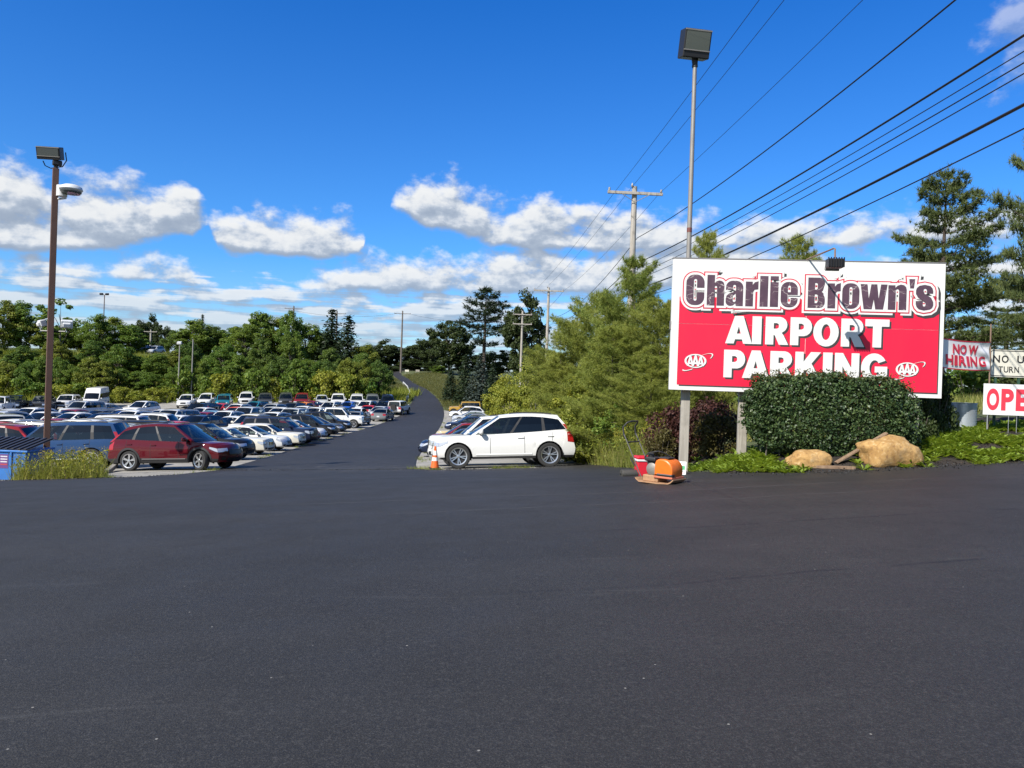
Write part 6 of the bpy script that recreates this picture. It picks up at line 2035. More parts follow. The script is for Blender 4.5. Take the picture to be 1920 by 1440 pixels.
base = np.concatenate([pts, np.array([G(x, y) + 0.02 for x, y in pts])[:, None]], axis=1)
stuff('ground_cover', np_mesh('ground_cover', rosettes(rg, base, 15, 0.20, 0.048), None, 4, L_COVER), 'bright green leafy ground cover spreading over the dark mulch', 'ground cover')
# bark chips on the mulch
pts = np.stack([rg.uniform(3.2, 13, 5000), rg.random(5000)], axis=1)
pts[:, 1] = [interp(x, ep) + 0.02 + u * 2.4 for x, u in pts]
base = np.concatenate([pts, np.array([G(x, y) + 0.04 for x, y in pts])[:, None]], axis=1)
stuff('bark_chips', np_mesh('bark_chips', leaves(rg, base, 0.05 * (0.4 + rg.random(5000)), 0.4, np.tile([0, 0, 1.0], (5000, 1)), 0.75), None, 4, m_leaf('bark_chip', (0.03, 0.022, 0.018), (0.055, 0.04, 0.03), (0.11, 0.085, 0.06), trans=0.0, nscale=5)), 'dark bark chips strewn over the planted bed', 'mulch')

# tall weeds between the white SUV and the billboard
def weed_patch(name, n, sampler, h, label, seed, flowers=0.12, w=0.012, per=9, mats=(None, None)):
    rg = np.random.default_rng(seed)
    P_ = sampler(rg, n)
    z = np.array([G(x, y) for x, y in P_])
    base = np.concatenate([P_, z[:, None]], axis=1)
    hh = h * (0.35 + 0.95 * rg.random(n) ** 1.6)
    stuff(name, np_mesh(name, tufts(rg, base, per, hh, w, 0.28, 0.07), None, 3, mats[0] or L_GRASS), label + ', mostly thin green and straw blades', 'weeds')
    k = int(n * 0.45)
    # stalks with small leaves
    S_ = base[rg.integers(0, n, k)]
    hs = h * (0.8 + 0.55 * rg.random(k))
    m_ = 16
    t = np.repeat(rg.random(k * m_).reshape(k, m_) ** 0.8, 1, axis=1)
    lean = rg.normal(size=(k, 2)) * 0.10
    lp_ = np.stack([np.repeat(S_[:, 0], m_) + (lean[:, :1] * t * hs[:, None]).ravel(), np.repeat(S_[:, 1], m_) + (lean[:, 1:] * t * hs[:, None]).ravel(), np.repeat(S_[:, 2], m_) + (t * hs[:, None]).ravel()], axis=1)
    lp_[:, :2] += rg.normal(size=(len(lp_), 2)) * 0.035
    stuff('leafy_weeds', np_mesh('leafy_weeds', leaves(rg, lp_, 0.075 * (0.5 + rg.random(len(lp_))), 0.4, None), None, 4, L_YELLOW), label + ', leafy stalks', 'weeds')
    tip = np.stack([S_[:, 0] + lean[:, 0] * hs, S_[:, 1] + lean[:, 1] * hs, S_[:, 2] + hs], axis=1)
    stuff('weed_stalks', np_mesh('weed_stalks', blades(rg, S_ - np.array([0, 0, 0.03]), tip, np.full(k, 0.012)), None, 3, L_DRY), label + ', dry brown stalks', 'weeds')
    f = int(k * flowers) + 1
    F = np.repeat(tip[:f], 22, axis=0) + rg.normal(size=(f * 22, 3)) * np.array([0.05, 0.05, 0.07])
    stuff('weed_flowers', np_mesh('weed_flowers', leaves(rg, F, 0.028, 0.8, None), None, 4, L_FLOWER), label + ', small yellow flower heads', 'weeds')
def right_bank(rg, n):
    out = []
    while len(out) < n:
        y = rg.uniform(13.8, 30)
        lo = interp(y, [(13.8, 2.0), (16, 2.0), (20, 2.35), (24.5, 2.55), (26, 3.6), (30, 3.4)])
        hi = interp(y, [(13.8, 3.0), (16, 3.6), (20, 5.0), (30, 6.5)])
        x = lo + (hi - lo) * rg.random() ** 1.4
        if y < 17.2 and x / y > 0.142: continue
        if y > interp(x, ep) + 0.12: out.append((x, y))
    return np.array(out)
weed_patch('bank_grass', 2300, right_bank, 0.85, 'tall weeds between the white SUV and the billboard', 21, 0.22, 0.014)
def left_island(rg, n):
    out = []
    while len(out) < n:
        y = 21.2 + rg.random() * 3.6
        x = rg.uniform(-0.645, -0.528) * y
        e = interp(x, ep)
        if y > e + 0.08 and y < e + 3.0 and not (x < -13.35 and y > 21.9 and y < 23.2): out.append((x, y))
    return np.array(out)
weed_patch('island_grass', 460, left_island, 0.62, 'weeds round the foot of the brown lamp pole', 22, 0.25, 0.016)
def lane_verge(rg, n):
    out = []
    while len(out) < n:
        y = rg.uniform(30, 188)
        side = rg.random()
        if side < 0.75:
            x0 = interp(y, [(30, 3.4), (40, 2.6), (60, 0.8), (80, -1.4), (97, -3.8), (105, -5.6), (110, interp(110, rr) + 0.5), (140, interp(140, rr) + 0.4), (190, interp(190, rr) + 0.4)])
            x = x0 + rg.random() ** 1.3 * 9
        else:
            if y < 106: continue
            x = interp(y, rl) - 0.4 - rg.random() * 5
        out.append((x, y))
    return np.array(out)
rg = np.random.default_rng(31)
P_ = lane_verge(rg, 6000)
base = np.concatenate([P_, np.array([G(x, y) for x, y in P_])[:, None]], axis=1)
stuff('verge_grass', np_mesh('verge_grass', tufts(rg, base, 8, 0.55, 0.05, 0.3, 0.2), None, 3, L_VERGE), 'rough grass along the verges of the lane', 'grass')
P_ = np.stack([rg.uniform(6, 44, 7000), rg.uniform(17, 52, 7000)], axis=1)
base = np.concatenate([P_, np.array([G(x, y) for x, y in P_])[:, None]], axis=1)
stuff('field_grass', np_mesh('field_grass', tufts(rg, base, 8, 0.42, 0.04, 0.3, 0.2), None, 3, L_GRASS), 'tall field grass behind the billboard and signs', 'grass')
P_ = np.stack([rg.uniform(-95, -16, 6500), rg.uniform(102, 134, 6500)], axis=1)
P_ = P_[[y > max(103.5, min(118.0, 106.5 + 0.30 * (x + 58))) for x, y in P_]]
base = np.concatenate([P_, np.array([G(x, y) for x, y in P_])[:, None]], axis=1)
stuff('bank_weeds', np_mesh('bank_weeds', tufts(rg, base, 9, 1.2, 0.11, 0.35, 0.3), None, 3, L_YELLOW), 'yellow-green weeds at the foot of the wooded bank', 'weeds')
rg = np.random.default_rng(61)
P_ = []
for i in range(900):
    y = rg.uniform(23.5, 100)
    P_.append((interp(y, rr) + 0.1 + abs(rg.normal()) * 0.18 if rg.random() < 0.55 else interp(y, rl) - 0.1 - abs(rg.normal()) * 0.15, y))
for i in range(240): 
    x = rg.uniform(-3.0, 3.0); P_.append((x, interp(x, ep) + 0.05 + abs(rg.normal()) * 0.10))
for i in range(160):
    x = rg.uniform(-13.5, -9.8); P_.append((x, interp(x, ep) + 0.05 + abs(rg.normal()) * 0.12))
P_ = np.array(P_)
P_ = P_[[math.sin(x * 2.7 + y * 0.9) + 0.6 * math.sin(y * 2.3 - x) > 0.55 for x, y in P_]]
base = np.concatenate([P_, np.array([G(x, y) + 0.02 for x, y in P_])[:, None]], axis=1)
stuff('edge_weeds', np_mesh('edge_weeds', tufts(rg, base, 10, 0.13, 0.014, 0.6, 0.06), None, 3, L_GRASS), 'small tufts of weed along the edge of the fresh asphalt', 'weeds')
# daylily tuft by the barberry
c0 = ground_at(1262, 872)
rg = np.random.default_rng(41)
base = np.tile(np.array([[c0.x, c0.y + 0.6, G(c0.x, c0.y + 0.6)]]), (260, 1)) + rg.normal(size=(260, 3)) * np.array([0.16, 0.12, 0])
stuff('daylily_leaves', np_mesh('daylily_leaves', tufts(rg, base, 1, 0.42, 0.022, 0.5, 0.02), None, 3, L_COVER), 'tuft of strappy green leaves in front of the barberry', 'plant')
# loose stones and crumbs along the asphalt edges
rg = np.random.default_rng(51)
n = 3200
X = rg.uniform(-14, 13, n)
P_ = np.stack([X, np.array([interp(x, ep) for x in X]) + rg.normal(size=n) * 0.13], axis=1)
base = np.concatenate([P_, np.array([G(x, y) + 0.06 for x, y in P_])[:, None]], axis=1)
stuff('asphalt_crumbs', np_mesh('asphalt_crumbs', leaves(rg, base, 0.03 * (0.4 + rg.random(n)), 0.8, None), None, 4, mat('crumb_black', (0.03, 0.03, 0.032), 0.8)), 'black crumbs along the raw edge of the new asphalt', 'gravel')

# ------------------------------------------------------------------ lamp poles
M_BROWN = worn('brown_painted_steel', (0.125, 0.066, 0.046), 0.55, 0.1, 0.4, 4, 0.6)
M_GREYP = worn('grey_steel_pole', (0.27, 0.255, 0.235), 0.55, 0.3, 0.4, 4, 0.7)
M_LENS = mat('floodlight_lens', (0.085, 0.10, 0.095), 0.12, 0.15, 1.0)
M_WHITEF = worn('white_fixture', (0.62, 0.63, 0.63), 0.45, 0.0, 0.3, 8, 0.75)
M_WIRE = mat('wire_black', (0.014, 0.014, 0.016), 0.6)

def floodlight(parent, c, w, h, d, yaw, pitch, body, slab=0.55):
    """box floodlight: housing, glass and visor, looking along its own -y"""
    r = Matrix.Rotation(yaw, 3, 'Z') @ Matrix.Rotation(pitch, 3, 'X')
    c = Vector(c)
    hs = MB(); hs.bbox(tuple(c), (w, d, h), 0.02, r)
    hs.bbox(tuple(c + r @ Vector((0, d * 0.62, -h * 0.05))), (w * 0.7, d * 0.5, h * 0.6), 0.03, r)
    o = hs.build('lamp_housing', body, parent)
    ln = MB(); ln.bbox(tuple(c + r @ Vector((0, -d / 2 - 0.004, h * 0.10))), (w * 0.88, 0.012, h * 0.66), 0.003, r)
    ln.build('lamp_glass', M_LENS, parent)
    fr = MB()
    for (ox, oz, ww, hh) in ((0, h * 0.45, w * 0.98, h * 0.05), (0, -h * 0.245, w * 0.98, h * 0.04)):
        fr.bbox(tuple(c + r @ Vector((ox, -d / 2 - 0.008, oz))), (ww, 0.02, hh), 0.003, r)
    fr.build('lamp_bezel', M_GREYP, parent)
    return o

# brown pole on the left
pb = at(86, 880, 23.5)
gz = G(pb.x, pb.y)
tz = at(106, 316, 23.5)
pole = empty('lamp_pole', (pb.x, pb.y, gz), 0.62, 'tall brown square lamp pole rising from the weeds at the left', 'lamp pole')
Hp = tz.z - gz
b = MB(); b.bbox((0, 0, Hp / 2 - 0.2), (0.17, 0.17, Hp + 0.4), 0.012); b.build('pole', M_BROWN, pole)
b = MB(); b.bbox((0, 0, 0.06), (0.34, 0.34, 0.12), 0.02); b.build('base_plate', M_BROWN, pole)
rb = Matrix.Rotation(-0.62, 3, 'Z')
def pl(dx, dy, dz): return tuple(rb @ Vector((dx, dy, dz)))
b = MB(); b.tube([pl(0, 0, Hp - 0.02), pl(0.0, 0, Hp + 0.2)], 0.06, 8); b.bbox(pl(0.05, -0.02, Hp + 0.16), (0.26, 0.16, 0.16), 0.03); b.build('lamp_knuckle', M_LAMPB, pole)
floodlight(pole, pl(-0.14, -0.08, Hp + 0.44), 0.68, 0.38, 0.30, -0.62 + 0.12, 0.28, M_LAMPB)
b = MB(); b.tube([pl(-0.4, 0.0, Hp + 0.22), pl(-0.33, 0.0, Hp + 0.08), pl(-0.15, 0, Hp + 0.0), pl(-0.02, 0, Hp + 0.03), pl(0.2, 0, Hp + 0.06), pl(0.32, 0, Hp + 0.25), pl(0.28, 0, Hp + 0.5)], 0.016, 6); b.build('lamp_cable', M_WIRE, pole)
zl = at(110, 358, 23.5).z - gz
b = MB(); b.tube([pl(0.05, 0, zl - 0.25), pl(0.34, -0.02, zl - 0.22), pl(0.34, -0.02, zl - 0.02)], 0.035, 7); b.lathe([(0.15, -0.17), (0.15, 0.16)], 14, pl(0.22, -0.02, zl)); b.build('lamp_bracket', M_WHITEF, pole, 50)
b = MB(); b.lathe([(0.10, -0.08), (0.28, -0.05), (0.33, 0.02), (0.30, 0.10), (0.18, 0.16), (0.05, 0.17)], 18, pl(0.52, -0.06, zl + 0.02)); b.build('dome_lamp', M_WHITEF, pole, 50)
b = MB(); b.lathe([(0.26, -0.10), (0.30, -0.05)], 18, pl(0.52, -0.06, zl + 0.01)); b.build('dome_glass', M_LENS, pole, 50)
zf = at(98, 606, 23.5).z - gz
floodlight(pole, pl(-0.36, 0.16, zf), 0.28, 0.20, 0.17, -0.62 + 2.4, -0.3, M_WHITEF)
floodlight(pole, pl(0.40, 0.16, zf), 0.32, 0.23, 0.18, -0.62 - 2.6, -0.3, M_WHITEF)
b = MB(); b.tube([pl(-0.36, 0.14, zf - 0.16), pl(-0.36, 0.1, zf - 0.24), pl(0.40, 0.1, zf - 0.24), pl(0.40, 0.14, zf - 0.16)], 0.025, 6); b.build('lamp_crossarm', M_LAMPB, pole)

# grey pole behind the billboard
pt = at(1303, 120, 15.4)
gz = G(pt.x, pt.y)
pole = empty('lamp_pole', (pt.x, pt.y, gz), 0, 'slim grey lamp pole with a square floodlight behind the billboard', 'lamp pole')
Hp = pt.z - gz
b = MB(); b.tube([(0, 0, -0.3), (0, 0, Hp * 0.5), (0, 0, Hp)], [0.055, 0.05, 0.042], 12); b.build('pole', M_GREYP, pole, 50)
zb = at(1292, 432, 15.4).z - gz
b = MB(); b.lathe([(0.052, -0.04), (0.052, 0.05)], 12, (0, 0, zb)); b.build('pole_band', mat('band_red_brown', (0.16, 0.05, 0.04), 0.6), pole, 50)
b = MB(); b.tube([(0, 0, Hp - 0.06), (0, 0, Hp), (-0.01, 0, Hp + 0.14)], [0.06, 0.055, 0.07], 10); b.build('lamp_knuckle', M_LAMPB, pole, 50)
floodlight(pole, (-0.03, -0.06, Hp + 0.36), 0.56, 0.54, 0.30, 0.18, 0.25, M_LAMPB)

# small far lamp poles
def far_lamp(px, top_y, d, label, heads=2):
    t = at(px, top_y, d); gz = G(t.x, d)
    o = empty('lamp_pole', (t.x, d, gz), 0, label, 'lamp pole', 'far lamp poles')
    H = t.z - gz
    b = MB(); b.tube([(0, 0, -0.2), (0, 0, H)], [0.11, 0.08], 8); b.build('pole', M_BROWN if heads == 2 else M_GREYP, o, 50)
    if heads:
        for s in ((-1, 1) if heads == 2 else (0,)):
            b = MB(); b.bbox((s * 0.55, -0.1, H + 0.15), (0.62, 0.4, 0.36), 0.04, Matrix.Rotation(0.3, 3, 'X')); b.build('lamp_head', M_LAMPB if heads == 2 else M_WHITEF, o)
        b = MB(); b.tube([(-0.55, 0, H), (0.55, 0, H)], 0.05, 6); b.build('crossarm', M_LAMPB, o)
far_lamp(196, 553, 150, 'brown pole with twin floodlights above the wood')
far_lamp(337, 645, 112, 'vine-covered lamp pole with a flat lamp before the wood', 1)
far_lamp(362, 636, 113, 'bare slim grey pole before the wood', 0)

# ------------------------------------------------------------------ utility poles and wires
LX = lambda y: 5.75 - 0.0577 * (y - 36)           # the line the poles stand on
def utility(px, top_y, d, label, arm_w=2.6, arm_down=0.35, wood=W_POLE, r=0.16, two=False, group='utility poles'):
    t = at(px, top_y, d)
    gz = G(t.x, d)
    H = t.z - gz
    o = empty('utility_pole', (t.x, d, gz), 0.06, label, 'utility pole', group)
    b = MB(); b.tube([(0, 0, -0.5), (0, 0, H * 0.5), (0, 0, H)], [r * 1.15, r, r * 0.75], 10); b.build('pole', wood, o, 50)
    for i, zz in enumerate([H - arm_down] + ([H - arm_down - 1.3] if two else [])):
        b = MB(); b.bbox((0, -r - 0.02, zz), (arm_w, 0.10, 0.13), 0.01); b.build('crossarm', wood, o)
        b = MB()
        for s in (-1, 1): b.tube([(s * arm_w * 0.26, -r - 0.09, zz - 0.05), (0, -r - 0.02, zz - 0.42)], 0.018, 5)
        b.build('arm_brace', mat('brace_grey', (0.30, 0.29, 0.27), 0.6, 0.3), o)
        for s in (-0.47, 0.47):
            b = MB(); b.lathe([(0.03, 0), (0.06, 0.03), (0.045, 0.08), (0.055, 0.12), (0.02, 0.17)], 10, (s * arm_w, -r - 0.02, zz + 0.06)); b.build('insulator', mat('insulator_grey', (0.25, 0.24, 0.23), 0.3), o, 50)
    b = MB(); b.lathe([(0.03, 0), (0.06, 0.04), (0.05, 0.10), (0.02, 0.2)], 10, (-0.13, -r * 0.5, H - 0.05)); b.build('insulator', mat('insulator_grey'), o, 50)
    return o, H, gz
uA, HA, gA = utility(1190, 350, 36, 'nearest utility pole with single crossarm above the pines')
uB, HB, gB = utility(1029, 539, 76, 'second utility pole along the line, left of the pines', 3.0)
uC, HC, gC = utility(980, 583, 104, 'third utility pole with two crossarms in front of dark trees', 2.6, 0.5, W_POLE, 0.17, True)
utility(755, 583, 195, 'thin utility pole standing alone beyond the lane bend', 4.2, 0.7, W_POLED, 0.22)
utility(551, 574, 175, 'distant utility pole just topping the wood, with small crossarm', 4.0, 0.6, W_POLED, 0.2)
utility(374, 598, 185, 'distant pale utility pole beside the small dark spruce', 2.6, 0.6, W_POLE, 0.25)
utility(283, 618, 180, 'distant utility pole in front of dark trees above the gap', 3.0, 0.5, W_POLE, 0.2)
utility(632, 583, 170, 'distant utility pole crossarm between the two spruces', 4.0, 0.6, W_POLED, 0.2)

def wire(label, pts, rad, group='overhead wires'):
    b = MB(); b.tube(pts, rad, 5, caps=False)
    o = b.build('overhead_wire', M_WIRE)
    return tag(o, label, 'wire', group)
def span(a, c, sag, n=28):
    return [Vector(a).lerp(Vector(c), i / n) - Vector((0, 0, sag * 4 * (i / n) * (1 - i / n))) for i in range(n + 1)]
# every wire: where it meets the nearest pole, and where it leaves the photograph
xA = uA.location.x
YN = -3.0
XN = LX(YN)
WIRES = [((1151, 362), (1430, 0), 0.008, 0.25, (1001, 546), 'left primary wire leaving the top of the picture'), ((1186, 349), (1476, 0), 0.008, 0.25, (1027, 536), 'middle primary wire from the pole top'), ((1237, 362), (1611, 0), 0.008, 0.3, (1056, 546), 'right primary wire over the crossarm'),
         ((1195, 446), (1808, 0), 0.016, 0.75, (1032, 596), 'twisted service cable, highest of the lower wires'), ((1186, 497), (1920, 50), 0.020, 0.55, (1030, 608), 'thick black cable, upper of the two heavy ones'),
         ((1186, 508), (1920, 82), 0.009, 0.5, (1030, 612), 'thin wire just below the upper heavy cable'), ((1185, 518), (1920, 104), 0.011, 0.5, (1030, 616), 'middle thin wire of the lower bundle'), ((1185, 528), (1920, 124), 0.010, 0.5, (1030, 620), 'lowest thin wire of the lower bundle'),
         ((1184, 545), (1920, 186), 0.026, 0.6, (1030, 624), 'thickest black cable crossing above the billboard'), ((1184, 562), (1920, 231), 0.012, 0.7, (1030, 630), 'lowest cable passing just above the billboard')]
for (pa, pe, rad, sag, pb_, label) in WIRES:
    a = at(pa[0], pa[1], 36)
    ue, ve = ray(*pe)
    # find the far end on the pole next to the camera so that the sagging wire passes through its exit pixel
    best_ = None
    xn = XN + (a.x - xA) if pe[1] == 0 and rad < 0.01 else XN
    for zi in range(0, 500):
        zn = 3.5 + zi * 0.025
        err = 1e9
        for i in range(1, 60):
            f = i / 60
            p = a.lerp(Vector((xn, YN, zn)), f); p.z -= sag * 4 * f * (1 - f)
            if p.y < 0.6: break
            if pe[1] == 0: e = abs(p.x / p.y - ue) + abs((p.z - CAM_H) / p.y - ve)
            else: e = abs(p.x / p.y - ue) + abs((p.z - CAM_H) / p.y - ve)
            err = min(err, e)
        if best_ is None or err < best_[0]: best_ = (err, zn)
    c = Vector((xn, YN, best_[1]))
    bpt = at(pb_[0], pb_[1], 76)
    pts = list(reversed(span(a, bpt, sag * 1.2, 16))) + span(a, c, sag, 34)[1:]
    wire(label, pts, rad)
for (pa, pb_, sag, label) in (((1001, 546), (957, 590), 0.6, 'left primary wire between the second and third pole'), ((1056, 546), (1000, 590), 0.6, 'right primary wire between the second and third pole'), ((1030, 610), (980, 622), 0.6, 'lower cable between the second and third pole')):
    wire(label, span(at(*pa, 76), at(*pb_, 104), sag, 12), 0.014)
for i, (pa, pb_, label) in enumerate((((540, 580), (744, 588), 'left far wire strung across the sky to the lone thin pole'), ((766, 588), (1000, 596), 'right far wire from the lone thin pole'))):
    wire(label, span(at(*pa, 178 + 15 * i), at(*pb_, 194 - 70 * i), 1.2, 12), 0.022)

# ------------------------------------------------------------------ traffic cones
M_ORANGE = worn('cone_orange', (0.80, 0.13, 0.02), 0.5, 0, 0.25, 8, 0.7)
M_CWHITE = mat('cone_white', (0.78, 0.78, 0.76), 0.4)
M_RUBBER = mat('cone_base_black', (0.02, 0.02, 0.02), 0.8)
def cone(px, py, label, h=0.72, depth=None):
    p = ground_at(px, py, LIFT_G) if depth is None else Vector((ray(px, py)[0] * depth, depth, G(ray(px, py)[0] * depth, depth) + LIFT_A))
    o = empty('traffic_cone', p, 0.2, label, 'traffic cone', 'traffic cones')
    k = h / 0.72
    b = MB(); b.bbox((0, 0, 0.02 * k), (0.36 * k, 0.36 * k, 0.04 * k), 0.012); b.build('base', M_RUBBER, o)
    def R(z): return (0.135 - 0.155 * z / 0.72 + 0.04 * z / 0.72) * k if z > 0.06 else 0.15 * k
    def ring(z0, z1, m, nm, grow=0.0):
        b = MB(); b.lathe([((0.140 - 0.152 * z0) * k + grow, z0 * k), ((0.140 - 0.152 * z1) * k + grow, z1 * k)], 18); b.build(nm, m, o, 50)
    ring(0.04, 0.26, M_ORANGE, 'cone_body'); ring(0.26, 0.37, M_CWHITE, 'reflective_band', 0.002); ring(0.37, 0.44, M_ORANGE, 'cone_body'); ring(0.44, 0.58, M_CWHITE, 'reflective_band', 0.002); ring(0.58, 0.72, M_ORANGE, 'cone_body')
    return o
cone(815, 879, 'orange and white traffic cone in front of the white SUV', 0.69, 23.5)
cone(753, 771, 'small far orange cone beside the white off-roader', 0.9)

# ------------------------------------------------------------------ plate compactor
pc = ground_at(1237, 905, LIFT_A)
pc.z += 0.003
comp = empty('plate_compactor', pc, math.radians(-42), 'orange plate compactor standing on the fresh asphalt', 'compactor')
M_COR = worn('compactor_orange', (0.74, 0.155, 0.012), 0.4, 0.0, 0.35, 10, 0.6)
M_PLATE = worn('worn_base_plate', (0.42, 0.24, 0.13), 0.7, 0.15, 0.6, 14, 0.45)
M_ENG = worn('engine_black', (0.028, 0.028, 0.03), 0.55, 0.2, 0.4, 12, 1.8)
M_ENGG = worn('engine_alloy', (0.30, 0.28, 0.25), 0.5, 0.5, 0.5, 16, 0.5)
M_TUBE = mat('handle_steel', (0.16, 0.15, 0.14), 0.4, 0.6)
comp.scale = (0.92, 0.92, 0.92)
b = MB()
prof2 = [(-0.36, 0.05), (-0.29, 0.0), (0.25, 0.0), (0.33, 0.035), (0.385, 0.085)]
for sgz, th in ((1, 0.0),):
    def plate(i, y): return (prof2[i][0], y, prof2[i][1])
    b.grid(plate, range(5), [-0.22, 0.22], 0)
    b.grid(lambda i, y: (prof2[i][0] - 0.004, y, prof2[i][1] + 0.02), range(5), [-0.22, 0.22], 0, flip=True)
    for y in (-0.22, 0.22):
        b.grid(lambda i, z: (prof2[i][0] - (0.004 if z else 0), y, prof2[i][1] + z), range(5), [0, 0.02], 0, flip=y < 0)
    for i in (0, 4): b.grid(lambda y, z: (prof2[i][0] - (0.004 if z else 0), y, prof2[i][1] + z), [-0.22, 0.22], [0, 0.02], 0, flip=i == 4)
b.build('base_plate', M_PLATE, comp)
b = MB(); b.bbox((-0.09, -0.0, 0.075), (0.30, 0.34, 0.11), 0.015); b.build('exciter_housing', M_PLATE, comp)
b = MB(); b.bbox((0.17, 0, 0.115), (0.36, 0.40, 0.035), 0.01); b.build('engine_deck', worn('deck_salmon', (0.55, 0.16, 0.09), 0.6, 0, 0.5, 12), comp)
b = MB()
def cov(a, y):
    r0 = 0.17
    x = 0.17 + r0 * math.cos(a) * 1.0
    z = 0.235 + 0.20 * max(0.0, math.sin(a)) ** 0.7 if math.sin(a) >= 0 else 0.235 + 0.10 * math.sin(a)
    return (x, y, z)
angs = [math.radians(d_) for d_ in (-90 + 0, -30, 0, 18, 36, 54, 72, 90, 108, 126, 144, 162, 180, 210, 270)]
ring_ = [(0.335, 0.135), (0.345, 0.22), (0.335, 0.30), (0.30, 0.36), (0.24, 0.405), (0.16, 0.425), (0.07, 0.42), (0.02, 0.395), (-0.005, 0.34), (-0.01, 0.24), (-0.01, 0.135)]
ys_ = [-0.185, -0.175, -0.15, 0.15, 0.175, 0.185]
ins = {-0.185: 0.03, 0.185: 0.03, -0.175: 0.008, 0.175: 0.008}
b.grid(lambda i, y: (lerp(ring_[i][0], 0.165, ins.get(y, 0) / 0.17), y, lerp(ring_[i][1], 0.27, ins.get(y, 0) / 0.17)), range(len(ring_)), ys_, 0, flip=False)
for y, fl in ((-0.185, True), (0.185, False)):
    pts = [(lerp(p[0], 0.165, 0.03 / 0.17), y, lerp(p[1], 0.27, 0.03 / 0.17)) for p in ring_]
    b.poly(pts if not fl else list(reversed(pts)))
b.build('engine_cover', M_COR, comp, 40)
b = MB(); b.bbox((0.20, -0.15, 0.155), (0.30, 0.10, 0.045), 0.01); b.build('bumper_block', M_ENG, comp)
b = MB(); b.tube([(0.06, -0.20, 0.165), (0.345, -0.20, 0.165)], 0.012, 7); b.build('bumper_bar', M_TUBE, comp)
b = MB(); b.bbox((-0.10, 0.02, 0.26), (0.20, 0.26, 0.24), 0.02); b.bbox((-0.12, -0.05, 0.40), (0.22, 0.22, 0.07), 0.02); b.build('engine', M_ENG, comp)
b = MB(); b.lathe([(0.10, 0), (0.105, 0.02), (0.10, 0.06), (0.03, 0.075)], 18, (-0.09, -0.10, 0.235), 'y'); b.build('starter', M_ENGG, comp, 40)
b = MB(); b.lathe([(0.105, -0.02), (0.105, -0.03), (0.05, -0.05)], 18, (-0.08, -0.12, 0.235), 'y'); b.build('starter_cap', M_ENGG, comp, 40)
b = MB(); b.lathe([(0.05, 0), (0.055, 0.02), (0.05, 0.06)], 14, (-0.15, -0.06, 0.43)); b.build('fuel_cap', M_ENG, comp, 40)
b = MB(); b.bbox((0.12, -0.0, 0.435), (0.20, 0.22, 0.025), 0.01); b.build('top_pad', M_ENG, comp)
hb, ht = Vector((-0.26, 0, 0.09)), Vector((-0.64, 0, 0.80))
for y in (-0.19, 0.19):
    b = MB(); b.tube([hb + Vector((0, y, 0)), ht + Vector((0, y, 0))], 0.0105, 8); b.build('handle_rail', M_TUBE, comp, 50)
b = MB(); b.tube([ht + Vector((-0.0, -0.19, -0.03)), ht + Vector((-0.02, -0.19, 0.12)), ht + Vector((0.05, -0.165, 0.20)), ht + Vector((0.09, -0.1, 0.225)), ht + Vector((0.09, 0.1, 0.225)), ht + Vector((0.05, 0.165, 0.20)), ht + Vector((-0.02, 0.19, 0.12)), ht + Vector((-0.0, 0.19, -0.03))], 0.0145, 8); b.build('handle_grip', M_ENG, comp, 50)
q_ = hb.lerp(ht, 0.80)
b = MB(); b.tube([q_ + Vector((0, -0.19, 0)), q_ + Vector((0, 0.19, 0))], 0.013, 8); b.build('handle_crossbar', M_ENG, comp, 50)
b = MB(); b.tube([(-0.22, -0.16, 0.42), (-0.16, -0.15, 0.50), (0.02, -0.12, 0.545), (0.10, -0.05, 0.52), (0.17, 0.05, 0.45)], 0.011, 7); b.build('guard_bar', M_ENG, comp, 50)

# red bin, roller and yard sign behind the compactor
p = at(1206, 880, 14.25)
o = empty('red_bin', (p.x, p.y, G(p.x, p.y) + 0.01), 0.12, 'small red lidded bin with a white band behind the compactor', 'bin')
M_BINR = mat('bin_red', (0.62, 0.018, 0.035), 0.4)
b = MB(); b.bbox((0, 0, 0.15), (0.28, 0.24, 0.32), 0.02); b.build('body', M_BINR, o)
b = MB(); b.bbox((0, 0, 0.328), (0.31, 0.27, 0.036), 0.006); b.build('white_band', mat('bin_white', (0.78, 0.74, 0.72), 0.4), o)
b = MB(); b.bbox((0.01, 0, 0.375), (0.33, 0.28, 0.055), 0.02); b.build('lid', M_BINR, o)
p = at(1180, 882, 14.15)
o = empty('lawn_roller', (p.x, p.y, G(p.x, p.y) + 0.01), 0.25, 'dark steel hand roller lying beside the red bin', 'roller')
b = MB(); b.lathe([(0.02, -0.16), (0.075, -0.16), (0.08, -0.14), (0.08, 0.14), (0.075, 0.16), (0.02, 0.16)], 18, (0, 0, 0.08), 'x'); b.build('drum', worn('roller_steel', (0.09, 0.085, 0.075), 0.6, 0.4, 0.5, 9), o, 40)
b = MB(); b.tube([(0.17, 0, 0.08), (0.17, 0.08, 0.20), (0.10, 0.16, 0.32), (0.11, 0.2, 0.36)], 0.014, 6); b.tube([(-0.17, 0, 0.08), (-0.18, 0, 0.08)], 0.02, 6); b.build('handle', M_ENG, o, 50)
p = at(1268, 886, 14.0)
o = empty('yard_sign', (p.x, p.y, G(p.x, p.y) + 0.02), -0.25, 'white and green yard sign leaning by the billboard post', 'sign')
rt = Matrix.Rotation(-0.55, 3, 'X')
b = MB(); b.bbox(tuple(rt @ Vector((0, 0, 0.16))), (0.34, 0.01, 0.30), 0.002, rt); b.build('board', S_PLAST, o)
def ys(x, z): return tuple(rt @ Vector((x, -0.0075, 0.16 + z)))
